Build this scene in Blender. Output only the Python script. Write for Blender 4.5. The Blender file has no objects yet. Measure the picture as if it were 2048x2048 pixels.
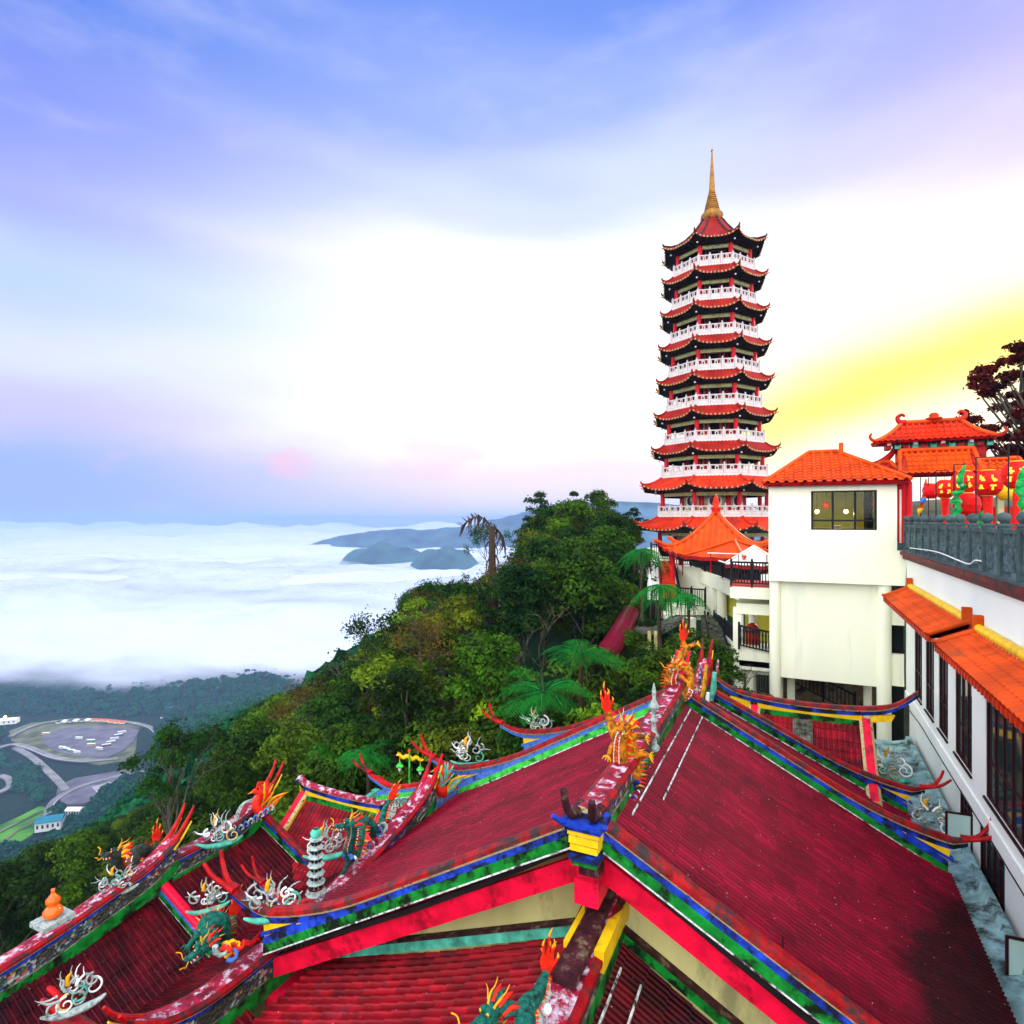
import bpy, bmesh, math, random
import numpy as np
from mathutils import Vector, Matrix
from math import sin, cos, pi, radians, sqrt, atan2
random.seed(11); np.random.seed(11)
C = bpy.context.scene.collection
sc = bpy.context.scene
# ------------------------------------------------------------------ camera (at the world origin, looking level)
TH = radians(25.3); S_, C_ = sin(TH), cos(TH)
F = 1200.0; CXP = 1024.0; HY = 1040.0
FWD = Vector((-S_, C_, 0)); RGT = Vector((C_, S_, 0))
cam = bpy.data.cameras.new("camera"); camo = bpy.data.objects.new("camera", cam); C.objects.link(camo)
cam.sensor_width = 36; cam.lens = F / 2048 * 36; cam.shift_y = 16 / 2048.0
cam.clip_start = 0.1; cam.clip_end = 40000
camo.rotation_euler = (pi / 2, 0, TH)
sc.camera = camo
# ------------------------------------------------------------------ sky, sun, exposure
SUN_EL = radians(14); SUN_ROT_DIR = (FWD * cos(radians(43)) + RGT * sin(radians(43))).normalized()
world = bpy.data.worlds.new("World"); sc.world = world; world.use_nodes = True
wn = world.node_tree.nodes; wl = world.node_tree.links; wn.clear()
def N(t, nodes=None, **kw):
    n = (nodes if nodes is not None else wn).new(t)
    for k, v in kw.items(): setattr(n, k, v)
    return n
def mth(nt, op, a, b=None, clamp=False):
    n = nt.nodes.new('ShaderNodeMath'); n.operation = op; n.use_clamp = clamp
    for i, x in enumerate((a, b)):
        if x is None: continue
        if isinstance(x, (int, float)): n.inputs[i].default_value = x
        else: nt.links.new(x, n.inputs[i])
    return n.outputs[0]
def ramp(nt, fac, stops, interp='EASE'):
    n = nt.nodes.new('ShaderNodeValToRGB'); n.color_ramp.interpolation = interp
    while len(n.color_ramp.elements) < len(stops): n.color_ramp.elements.new(0.5)
    for e, (p, c) in zip(n.color_ramp.elements, stops):
        e.position = p; e.color = (c[0], c[1], c[2], 1)
    nt.links.new(fac, n.inputs[0]); return n.outputs[0]
def mixc(nt, fac, a, b, mode='MIX'):
    n = nt.nodes.new('ShaderNodeMix'); n.data_type = 'RGBA'; n.blend_type = mode
    if isinstance(fac, (int, float)): n.inputs[0].default_value = fac
    else: nt.links.new(fac, n.inputs[0])
    for i, x in ((6, a), (7, b)):
        if isinstance(x, tuple): n.inputs[i].default_value = (x[0], x[1], x[2], 1)
        else: nt.links.new(x, n.inputs[i])
    return n.outputs[2]
def build_world():
    nt = world.node_tree
    tc = N('ShaderNodeTexCoord'); D = tc.outputs['Generated']
    def dot(v):
        n = N('ShaderNodeVectorMath', operation='DOT_PRODUCT'); wl.new(D, n.inputs[0]); n.inputs[1].default_value = v
        return n.outputs['Value']
    r = dot(RGT); f = dot(FWD); z = dot((0, 0, 1))
    # streaky high cloud: stretched noise warps the bands
    mp = N('ShaderNodeMapping'); wl.new(D, mp.inputs[0]); mp.inputs['Scale'].default_value = (1.5, 1.5, 5.5); mp.inputs['Rotation'].default_value = (0.12, 0.18, 0.3)
    nz = N('ShaderNodeTexNoise'); wl.new(mp.outputs[0], nz.inputs[0]); nz.inputs['Scale'].default_value = 1.3; nz.inputs['Detail'].default_value = 4; nz.inputs['Roughness'].default_value = 0.45
    w = mth(nt, 'MULTIPLY', mth(nt, 'SUBTRACT', nz.outputs[0], 0.5), 0.14)
    zz = mth(nt, 'ADD', z, w)
    left = ramp(nt, zz, [(0.0, (.36, .50, 1.0)), (.06, (.36, .50, 1.0)), (.14, (.62, .60, .97)), (.22, (.74, .80, 1.0)), (.29, (.54, .69, 1.0)), (.39, (.40, .46, 1.0)), (.485, (.23, .31, .92)), (.58, (.09, .23, .85))])
    rgt = ramp(nt, mth(nt, 'ADD', z, w), [(0.0, (.72, .76, 1.0)), (.08, (1.0, .84, .95)), (.17, (1.3, 1.3, 1.25)), (.40, (1.2, 1.22, 1.3)), (.48, (.70, .78, 1.02)), (.573, (.36, .48, .98)), (.66, (.17, .31, .90))])
    rr = mth(nt, 'ADD', r, mth(nt, 'MULTIPLY', w, 1.6))
    mr = N('ShaderNodeMapRange', interpolation_type='SMOOTHSTEP'); wl.new(rr, mr.inputs[0])
    mr.inputs[1].default_value = -.64; mr.inputs[2].default_value = -.02
    col = mixc(nt, mr.outputs[0], left, rgt)
    # lavender towards the right top
    lv = N('ShaderNodeMapRange', interpolation_type='SMOOTHSTEP'); wl.new(r, lv.inputs[0]); lv.inputs[1].default_value = .15; lv.inputs[2].default_value = .7
    lav = ramp(nt, z, [(.0, (1.3, 1.3, 1.2)), (.34, (1.15, 1.05, 1.15)), (.45, (.70, .60, .97)), (.58, (.44, .42, .88))])
    col = mixc(nt, lv.outputs[0], col, lav)
    n2 = N('ShaderNodeTexNoise'); mp2 = N('ShaderNodeMapping'); wl.new(D, mp2.inputs[0]); mp2.inputs['Scale'].default_value = (2.2, 2.2, 7); mp2.inputs['Rotation'].default_value = (.2, .1, .9); wl.new(mp2.outputs[0], n2.inputs[0]); n2.inputs['Scale'].default_value = 2.0; n2.inputs['Detail'].default_value = 7; n2.inputs['Roughness'].default_value = .55
    ws = N('ShaderNodeMapRange', interpolation_type='SMOOTHSTEP'); wl.new(n2.outputs[0], ws.inputs[0]); ws.inputs[1].default_value = .45; ws.inputs[2].default_value = .78
    col = mixc(nt, mth(nt, 'MULTIPLY', ws.outputs[0], .26), col, (.92, .88, 1.02))
    # sunrise glow
    g = (FWD + RGT * .76 + Vector((0, 0, .27))).normalized()
    gd = dot(g)
    gm = N('ShaderNodeMapRange', interpolation_type='SMOOTHSTEP'); wl.new(mth(nt, 'ADD', gd, mth(nt, 'MULTIPLY', w, .42)), gm.inputs[0])
    gm.inputs[1].default_value = .925; gm.inputs[2].default_value = 1.0
    b1 = mth(nt, 'ABSOLUTE', mth(nt, 'SUBTRACT', mth(nt, 'ADD', mth(nt, 'SUBTRACT', z, mth(nt, 'MULTIPLY', r, .26)), mth(nt, 'MULTIPLY', w, .8)), .065))
    for (w0, st, cc) in ((.21, .9, (1.3, 1.22, .58)), (.075, .9, (1.25, 1.04, .06))):
        b2 = N('ShaderNodeMapRange', interpolation_type='SMOOTHSTEP'); wl.new(b1, b2.inputs[0]); b2.inputs[1].default_value = w0; b2.inputs[2].default_value = .0
        gf = mth(nt, 'MULTIPLY', gm.outputs[0], mth(nt, 'MULTIPLY', b2.outputs[0], st), True)
        col = mixc(nt, gf, col, cc)
    # small pink cloud puffs low on the left
    for (px, py, rad, st) in ((588, 930, .00045, .45), (556, 934, .0003, .4), (206, 932, .0003, .3), (230, 916, .0002, .2), (860, 955, .004, .35)):
        v = (FWD + RGT * ((px - CXP) / F) + Vector((0, 0, (HY - py) / F))).normalized()
        pm = N('ShaderNodeMapRange', interpolation_type='SMOOTHSTEP'); wl.new(mth(nt, 'ADD', dot(v), mth(nt, 'MULTIPLY', mth(nt, 'SUBTRACT', n2.outputs[0], .52), rad * 5)), pm.inputs[0])
        pm.inputs[1].default_value = 1 - rad; pm.inputs[2].default_value = 1.0
        col = mixc(nt, mth(nt, 'MULTIPLY', pm.outputs[0], st), col, (1.0, .60, .78))
    # unseen sky behind the camera, brightened as added fill for the white walls
    bk = N('ShaderNodeMapRange', interpolation_type='SMOOTHSTEP'); wl.new(f, bk.inputs[0]); bk.inputs[1].default_value = .30; bk.inputs[2].default_value = -.25
    col = mixc(nt, bk.outputs[0], col, BACK)
    sl = N('ShaderNodeMapRange', interpolation_type='SMOOTHSTEP'); wl.new(r, sl.inputs[0]); sl.inputs[1].default_value = -.67; sl.inputs[2].default_value = -.92  # unseen sky past the left edge, whitened as added fill on the right wall
    col = mixc(nt, sl.outputs[0], col, (2.8, 3.0, 2.9))
    # below the horizon: dim ground
    gr = N('ShaderNodeMapRange', interpolation_type='SMOOTHSTEP'); wl.new(z, gr.inputs[0]); gr.inputs[1].default_value = -.02; gr.inputs[2].default_value = -.3
    col = mixc(nt, gr.outputs[0], col, (.25, .3, .4))
    b = N('ShaderNodeBackground'); wl.new(col, b.inputs[0]); b.inputs[1].default_value = 1.0
    sky = N('ShaderNodeTexSky', sky_type='NISHITA', sun_disc=False); sky.sun_elevation = SUN_EL
    sky.sun_rotation = atan2(SUN_ROT_DIR.x, SUN_ROT_DIR.y); sky.air_density = 1.0; sky.dust_density = .5
    b2_ = N('ShaderNodeBackground'); wl.new(sky.outputs[0], b2_.inputs[0]); b2_.inputs[1].default_value = .01
    ad = N('ShaderNodeAddShader'); wl.new(b.outputs[0], ad.inputs[0]); wl.new(b2_.outputs[0], ad.inputs[1])
    o = N('ShaderNodeOutputWorld'); wl.new(ad.outputs[0], o.inputs[0])
BACK = (3.3, 3.4, 3.5)
build_world()
world.cycles.sampling_method = 'MANUAL'; world.cycles.sample_map_resolution = 512
sun = bpy.data.lights.new("sun", 'SUN'); sun.energy = 2.2; sun.angle = radians(8); sun.color = (1, .86, .62)
suno = bpy.data.objects.new("sun", sun); C.objects.link(suno)
sd = (SUN_ROT_DIR * cos(SUN_EL) + Vector((0, 0, sin(SUN_EL)))).normalized()
suno.rotation_euler = sd.to_track_quat('Z', 'Y').to_euler(); suno.location = (0, 0, 60)
sc.view_settings.view_transform = 'Standard'; sc.view_settings.look = 'None'
sc.view_settings.exposure = 0.06; sc.view_settings.gamma = 1; sc.view_settings.use_curve_mapping = False
sc.cycles.max_bounces = 6; sc.cycles.volume_bounces = 1; sc.cycles.transparent_max_bounces = 24
sc.cycles.use_denoising = True; sc.cycles.sample_clamp_indirect = 6

# ------------------------------------------------------------------ pixel -> point in the place (for measuring)
def dirp(px, py): return FWD + RGT * ((px - CXP) / F) + Vector((0, 0, (HY - py) / F))
def pD(px, py, D): return dirp(px, py) * D
def pX(px, py, X): d = dirp(px, py); return d * (X / d.x)
def pY(px, py, Y): d = dirp(px, py); return d * (Y / d.y)
def pZ(px, py, Z): d = dirp(px, py); return d * (Z / d.z)
def ad(a, D, z=0): v = (FWD + RGT * a) * D; return Vector((v.x, v.y, z))

# ------------------------------------------------------------------ materials
def mat(name, col, rough=.6, var=.12, scale=3.0, bump=0.0, dirt=None, dirt_amt=.5, dirt_scale=1.5, spec=.14, obj_rand=0.0, metal=0.0, coord='Object', stretch=(1, 1, 1), coat=0, bscale=None, sss=0, hue=0.0):
    m = bpy.data.materials.new(name); m.use_nodes = True; nt = m.node_tree; p = nt.nodes['Principled BSDF']
    p.inputs['Roughness'].default_value = rough; p.inputs['Specular IOR Level'].default_value = spec; p.inputs['Metallic'].default_value = metal
    if coat: p.inputs['Coat Weight'].default_value = coat; p.inputs['Coat Roughness'].default_value = .15
    tc = nt.nodes.new('ShaderNodeTexCoord'); mp = nt.nodes.new('ShaderNodeMapping'); nt.links.new(tc.outputs[coord], mp.inputs[0]); mp.inputs['Scale'].default_value = stretch
    nz = nt.nodes.new('ShaderNodeTexNoise'); nt.links.new(mp.outputs[0], nz.inputs[0]); nz.inputs['Scale'].default_value = scale; nz.inputs['Detail'].default_value = 6
    lo = tuple(c * (1 - var * 1.6) for c in col); hi = tuple(min(1, c * (1 + var * 1.6)) for c in col)
    c = ramp(nt, nz.outputs[0], [(.28, lo), (.72, hi)], 'LINEAR')
    if dirt:
        n2 = nt.nodes.new('ShaderNodeTexNoise'); nt.links.new(mp.outputs[0], n2.inputs[0]); n2.inputs['Scale'].default_value = dirt_scale; n2.inputs['Detail'].default_value = 9; n2.inputs['Roughness'].default_value = .65
        t = 1 - dirt_amt
        mr = nt.nodes.new('ShaderNodeMapRange'); nt.links.new(n2.outputs[0], mr.inputs[0]); mr.inputs[1].default_value = .3 + .4 * t; mr.inputs[2].default_value = .42 + .4 * t
        c = mixc(nt, mr.outputs[0], c, dirt)
    if obj_rand:
        oi = nt.nodes.new('ShaderNodeObjectInfo'); hs = nt.nodes.new('ShaderNodeHueSaturation')
        nt.links.new(mth(nt, 'ADD', mth(nt, 'MULTIPLY', oi.outputs['Random'], obj_rand * 2), 1 - obj_rand), hs.inputs['Value'])
        if hue:
            r2 = mth(nt, 'FRACT', mth(nt, 'MULTIPLY', oi.outputs['Random'], 17.3))
            nt.links.new(mth(nt, 'ADD', mth(nt, 'MULTIPLY', r2, hue * 2), .5 - hue), hs.inputs['Hue'])
        nt.links.new(c, hs.inputs['Color']); c = hs.outputs[0]
    nt.links.new(c, p.inputs['Base Color'])
    if bump:
        b = nt.nodes.new('ShaderNodeBump'); b.inputs['Strength'].default_value = bump; b.inputs['Distance'].default_value = .05
        n3 = nt.nodes.new('ShaderNodeTexNoise'); nt.links.new(mp.outputs[0], n3.inputs[0]); n3.inputs['Scale'].default_value = bscale or scale * 6; n3.inputs['Detail'].default_value = 4
        nt.links.new(n3.outputs[0], b.inputs['Height']); nt.links.new(b.outputs[0], p.inputs['Normal'])
    return m
def leafmat(name, col, var=.5, rand=.35, hue=.02, trans=.3, tcol=None, scale=.5):
    m = mat(name, col, .55, var, scale, obj_rand=rand, hue=hue, spec=.08)
    nt = m.node_tree; p = nt.nodes['Principled BSDF']; o = nt.nodes['Material Output']
    tr = nt.nodes.new('ShaderNodeBsdfTranslucent'); mx = nt.nodes.new('ShaderNodeMixShader'); mx.inputs[0].default_value = trans
    src = p.inputs['Base Color'].links[0].from_socket
    nt.links.new(mixc(nt, 1.0, src, tcol or (1.0, .95, .25), 'MULTIPLY'), tr.inputs[0])
    nt.links.new(p.outputs[0], mx.inputs[1]); nt.links.new(tr.outputs[0], mx.inputs[2]); nt.links.new(mx.outputs[0], o.inputs[0])
    return m
def emis(name, col, st):
    m = bpy.data.materials.new(name); m.use_nodes = True; p = m.node_tree.nodes['Principled BSDF']
    p.inputs['Base Color'].default_value = (*col, 1); p.inputs['Emission Color'].default_value = (*col, 1); p.inputs['Emission Strength'].default_value = st
    return m
M = {}
M['tile'] = mat('crimson_tile', (.18, .0005, .014), .42, .22, 1.1, bump=.15, dirt=(.085, .001, .008), dirt_amt=.30, dirt_scale=.6, spec=.13)
M['tile2'] = mat('deep_red_tile', (.072, .0006, .003), .42, .45, 1.2, bump=.15, dirt=(.02, .002, .006), dirt_amt=.5, dirt_scale=.5, spec=.12)
M['tile_red'] = mat('bright_red_tile', (.22, .0012, .007), .45, .35, 2, dirt=(.12, .01, .02), dirt_amt=.35, dirt_scale=1.2)
M['orange'] = mat('orange_tile', (.60, .062, .0015), .45, .22, 1.2, bump=.1, dirt=(.38, .06, .01), dirt_amt=.35, dirt_scale=1.0)
M['orange2'] = mat('red_orange_tile', (.50, .022, .002), .45, .25, 1.0, bump=.1, dirt=(.3, .02, .01), dirt_amt=.4, dirt_scale=.8)
M['ored'] = mat('orange_red_tile', (.27, .008, .002), .42, .25, 1.0, dirt=(.22, .01, .005), dirt_amt=.4)  # upper pagoda tiers: backlit shade put into the base colour
M['tile_black'] = mat('near_black_tile', (.016, .002, .003), .6, .5, 1.2, spec=.15)
M['blk_tile'] = mat('dark_eave', (.012, .008, .008), .7, .3)
M['redp'] = mat('red_paint', (.40, .002, .004), .42, .25, 5, dirt=(.05, .01, .01), dirt_amt=.45, dirt_scale=3)
M['redcap'] = mat('weathered_red_cap', (.27, .002, .004), .45, .4, 4, bump=.3, dirt=(.035, .02, .02), dirt_amt=.56, dirt_scale=3.2)
M['pinkred'] = mat('rose_red_paint', (.74, .004, .035), .4, .18, 3, dirt=(.28, .004, .015), dirt_amt=.42, dirt_scale=2.2)
M['blue'] = mat('blue_paint', (.012, .045, .42), .45, .35, 4, dirt=(.008, .008, .014), dirt_amt=.60, dirt_scale=2.5)
M['lblue'] = mat('light_blue_paint', (.06, .16, .55), .45, .3, 4, dirt=(.03, .05, .12), dirt_amt=.45, dirt_scale=4)
M['green'] = mat('green_paint', (.006, .20, .022), .45, .35, 4, dirt=(.006, .012, .005), dirt_amt=.58, dirt_scale=2.6)
M['lgreen'] = mat('light_green_paint', (.05, .50, .05), .45, .3, 4, dirt=(.02, .10, .02), dirt_amt=.4, dirt_scale=5)
M['teal'] = mat('verdigris_trim', (.08, .42, .30), .5, .3, 4, dirt=(.03, .12, .09), dirt_amt=.4)
M['yellow'] = mat('yellow_paint', (.86, .50, .008), .45, .12, 4, dirt=(.4, .2, .02), dirt_amt=.3)
M['cream'] = mat('cream_line', (.62, .48, .22), .6, .3, 6, dirt=(.06, .05, .04), dirt_amt=.45, dirt_scale=6)
M['white_edge'] = mat('white_edge', (.62, .64, .62), .6, .3, 8, dirt=(.04, .03, .03), dirt_amt=.55, dirt_scale=5)
M['plinth'] = mat('mossy_plinth', (.13, .12, .09), .8, .5, 4, bump=.6, dirt=(.02, .03, .012), dirt_amt=.55, dirt_scale=3)
M['grime'] = mat('grimy_cap', (.05, .012, .016), .55, .5, 5, bump=.4, dirt=(.16, .14, .07), dirt_amt=.38, dirt_scale=5)
M['peel'] = mat('peeling_pink_cap', (.26, .008, .03), .5, .45, 3, bump=.4, dirt=(.60, .50, .58), dirt_amt=.48, dirt_scale=4.5)
M['gable'] = mat('cream_plaster', (.58, .51, .20), .7, .16, .9, dirt=(.30, .27, .12), dirt_amt=.42, dirt_scale=1.1, stretch=(1, 1, .35))
M['plaster'] = mat('ivory_plaster', (.84, .83, .64), .7, .04, .5, dirt=(.72, .73, .58), dirt_amt=.34, dirt_scale=1.1, stretch=(1, 1, .12))
M['plasterw'] = mat('white_plaster', (.86, .88, .82), .7, .04, .5, dirt=(.70, .73, .66), dirt_amt=.34, dirt_scale=1.2, stretch=(1, 1, .14))
M['white'] = mat('white_paint', (.85, .85, .82), .5, .05)
M['black'] = mat('black_metal', (.010, .011, .014), .45, .3)
M['maroon'] = mat('maroon_metal', (.030, .003, .005), .4, .2)
M['concrete'] = mat('mossy_concrete', (.22, .36, .36), .85, .35, 2.2, bump=.5, dirt=(.045, .06, .05), dirt_amt=.5, dirt_scale=1.6)
M['stone'] = mat('grey_carved_stone', (.055, .085, .09), .7, .3, 4, bump=.3)
M['stone2'] = mat('grey_stone_panel', (.09, .14, .15), .75, .45, 9, bump=1.0, bscale=22)
M['ledge'] = mat('maroon_ledge', (.15, .010, .016), .6, .4, 3, dirt=(.03, .01, .012), dirt_amt=.5)
M['gold'] = mat('gold_paint', (.80, .30, .010), .4, .3, 6, dirt=(.30, .08, .006), dirt_amt=.4, dirt_scale=8)
M['goldspire'] = mat('spire_gold', (.30, .13, .02), .4, .25, 3, metal=.3)
M['silver'] = mat('silver_grey_ceramic', (.34, .40, .38), .4, .5, 9, dirt=(.05, .06, .05), dirt_amt=.42, dirt_scale=9)
M['dgreen'] = mat('dragon_green_scales', (.006, .12, .085), .35, .5, 12, bump=.9, bscale=40, dirt=(.01, .02, .02), dirt_amt=.45, dirt_scale=7)
M['dgold'] = mat('dragon_gold_scales', (.52, .165, .004), .38, .5, 10, bump=.9, bscale=38, dirt=(.12, .05, .008), dirt_amt=.5, dirt_scale=7)
M['ddark'] = mat('dragon_dark_scales', (.03, .035, .02), .4, .6, 10, bump=.9, bscale=40, dirt=(.01, .05, .08), dirt_amt=.45, dirt_scale=6)
M['flame'] = mat('flame_red', (.75, .02, .006), .45, .3, 6)
M['flamey'] = mat('flame_yellow', (.66, .30, .008), .45, .2, 6)
M['belly'] = mat('belly_yellow', (.82, .40, .02), .45, .15)
M['colred'] = mat('column_red', (.62, .006, .014), .45, .12, 2)
M['pwall'] = mat('pagoda_wall', (.45, .40, .22), .7, .2, 2)
M['beam'] = mat('painted_beam', (.42, .38, .14), .6, .35, 3, dirt=(.03, .16, .14), dirt_amt=.4, dirt_scale=3)
M['marble'] = mat('white_balustrade', (.62, .55, .55), .6, .06, 2)
M['dark'] = mat('dark_interior', (.006, .008, .007), .8, .2)
M['yinterior'] = mat('ochre_interior', (.40, .36, .04), .8, .2, .8)
M['wood'] = mat('bark_brown', (.055, .035, .02), .85, .4, 4, bump=.8, stretch=(1, 1, .25))
M['bark'] = mat('grey_bark', (.10, .085, .06), .85, .4, 4, bump=.8, stretch=(1, 1, .25))
M['ogourd'] = mat('orange_glaze', (.85, .12, .004), .25, .08, 3, coat=.5)
M['lantern'] = mat('red_lantern_silk', (.80, .006, .004), .5, .12, 6)
M['lgold'] = emis('lantern_gold_glow', (1.0, .45, .02), .9)
M['tube'] = mat('maroon_slide', (.15, .003, .015), .35, .2, 1)
M['rock'] = mat('brown_rock_face', (.20, .14, .08), .9, .5, 1.2, bump=1.0, bscale=5, dirt=(.03, .025, .02), dirt_amt=.5, dirt_scale=1.2)
def per_tile(m, pitch, course, amt, darken=False):
    nt = m.node_tree; p = nt.nodes['Principled BSDF']; src = p.inputs['Base Color'].links[0].from_socket; tc = nt.nodes.new('ShaderNodeTexCoord'); sx = nt.nodes.new('ShaderNodeSeparateXYZ'); nt.links.new(tc.outputs['Object'], sx.inputs[0])
    cx = nt.nodes.new('ShaderNodeCombineXYZ'); nt.links.new(mth(nt, 'FLOOR', mth(nt, 'DIVIDE', sx.outputs[1], pitch)), cx.inputs[0]); nt.links.new(mth(nt, 'FLOOR', mth(nt, 'DIVIDE', sx.outputs[0], course)), cx.inputs[1])
    wn_ = nt.nodes.new('ShaderNodeTexWhiteNoise'); wn_.noise_dimensions = '2D'; nt.links.new(cx.outputs[0], wn_.inputs['Vector']); hs = nt.nodes.new('ShaderNodeHueSaturation'); nt.links.new(src, hs.inputs['Color'])
    nt.links.new(mth(nt, 'ADD', mth(nt, 'MULTIPLY', mth(nt, 'POWER', wn_.outputs['Value'], 2.2), amt * 2.4), 1 - amt), hs.inputs['Value']); c = hs.outputs[0]
    if darken:  # darkens a soft-edged wedge of tiles towards the eave
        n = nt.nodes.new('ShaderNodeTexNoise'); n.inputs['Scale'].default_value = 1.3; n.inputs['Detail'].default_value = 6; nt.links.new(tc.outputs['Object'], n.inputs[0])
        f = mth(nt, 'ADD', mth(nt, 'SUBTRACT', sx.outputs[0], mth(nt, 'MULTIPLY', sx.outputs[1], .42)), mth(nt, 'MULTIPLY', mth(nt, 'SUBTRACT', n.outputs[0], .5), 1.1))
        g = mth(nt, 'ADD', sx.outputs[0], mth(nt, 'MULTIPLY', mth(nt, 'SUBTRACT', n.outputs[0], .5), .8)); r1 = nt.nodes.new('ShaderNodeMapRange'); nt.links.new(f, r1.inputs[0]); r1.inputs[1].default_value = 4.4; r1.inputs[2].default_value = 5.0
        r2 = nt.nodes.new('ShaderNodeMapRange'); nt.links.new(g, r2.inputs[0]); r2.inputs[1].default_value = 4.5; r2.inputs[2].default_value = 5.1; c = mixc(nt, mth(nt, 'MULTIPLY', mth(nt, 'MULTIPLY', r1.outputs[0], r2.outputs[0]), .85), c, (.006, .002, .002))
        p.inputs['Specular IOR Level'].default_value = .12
    n5 = nt.nodes.new('ShaderNodeTexNoise'); n5.inputs['Scale'].default_value = 26; n5.inputs['Detail'].default_value = 2; nt.links.new(tc.outputs['Object'], n5.inputs[0])
    r5 = nt.nodes.new('ShaderNodeMapRange'); nt.links.new(n5.outputs[0], r5.inputs[0]); r5.inputs[1].default_value = .745; r5.inputs[2].default_value = .765; c = mixc(nt, r5.outputs[0], c, (.6, .5, .5))
    nt.links.new(c, p.inputs['Base Color'])
M['tile_s'] = M['tile'].copy(); M['tile_s'].name = 'crimson_tile_dark_eave'
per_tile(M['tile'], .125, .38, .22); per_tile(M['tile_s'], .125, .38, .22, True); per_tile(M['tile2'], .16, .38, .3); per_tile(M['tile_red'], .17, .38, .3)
def mosaic_mat():
    m = bpy.data.materials.new('mosaic_relief'); m.use_nodes = True; nt = m.node_tree; p = nt.nodes['Principled BSDF']; p.inputs['Roughness'].default_value = .5
    tc = nt.nodes.new('ShaderNodeTexCoord')
    v = nt.nodes.new('ShaderNodeTexVoronoi'); nt.links.new(tc.outputs['Object'], v.inputs[0]); v.inputs['Scale'].default_value = 13
    sx = nt.nodes.new('ShaderNodeSeparateColor'); nt.links.new(v.outputs['Color'], sx.inputs[0])
    c = ramp(nt, sx.outputs[0], [(0, (.03, .04, .05)), (.30, (.30, .36, .40)), (.44, (.02, .05, .16)), (.56, (.42, .36, .36)), (.66, (.03, .06, .04)), (.78, (.42, .06, .03)), (.86, (.06, .22, .12)), (.93, (.50, .34, .06))], 'CONSTANT')
    n2 = nt.nodes.new('ShaderNodeTexNoise'); nt.links.new(tc.outputs['Object'], n2.inputs[0]); n2.inputs['Scale'].default_value = 2.2; n2.inputs['Detail'].default_value = 6
    c = mixc(nt, ramp(nt, n2.outputs[0], [(.42, (0, 0, 0)), (.58, (1, 1, 1))], 'LINEAR'), c, (.03, .035, .025))
    nt.links.new(c, p.inputs['Base Color'])
    b = nt.nodes.new('ShaderNodeBump'); b.inputs['Strength'].default_value = 1; b.inputs['Distance'].default_value = .05
    nt.links.new(v.outputs['Distance'], b.inputs['Height']); nt.links.new(b.outputs[0], p.inputs['Normal'])
    return m
M['mosaic'] = mosaic_mat()
def glass_mat(name, col, rough=.05):
    m = bpy.data.materials.new(name); m.use_nodes = True; p = m.node_tree.nodes['Principled BSDF']
    p.inputs['Base Color'].default_value = (*col, 1); p.inputs['Roughness'].default_value = rough; p.inputs['Specular IOR Level'].default_value = .8
    return m
M['glass'] = glass_mat('dark_window_glass', (.02, .035, .035))
M['glassg'] = glass_mat('greenish_open_glass', (.45, .62, .58), .1)

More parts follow.
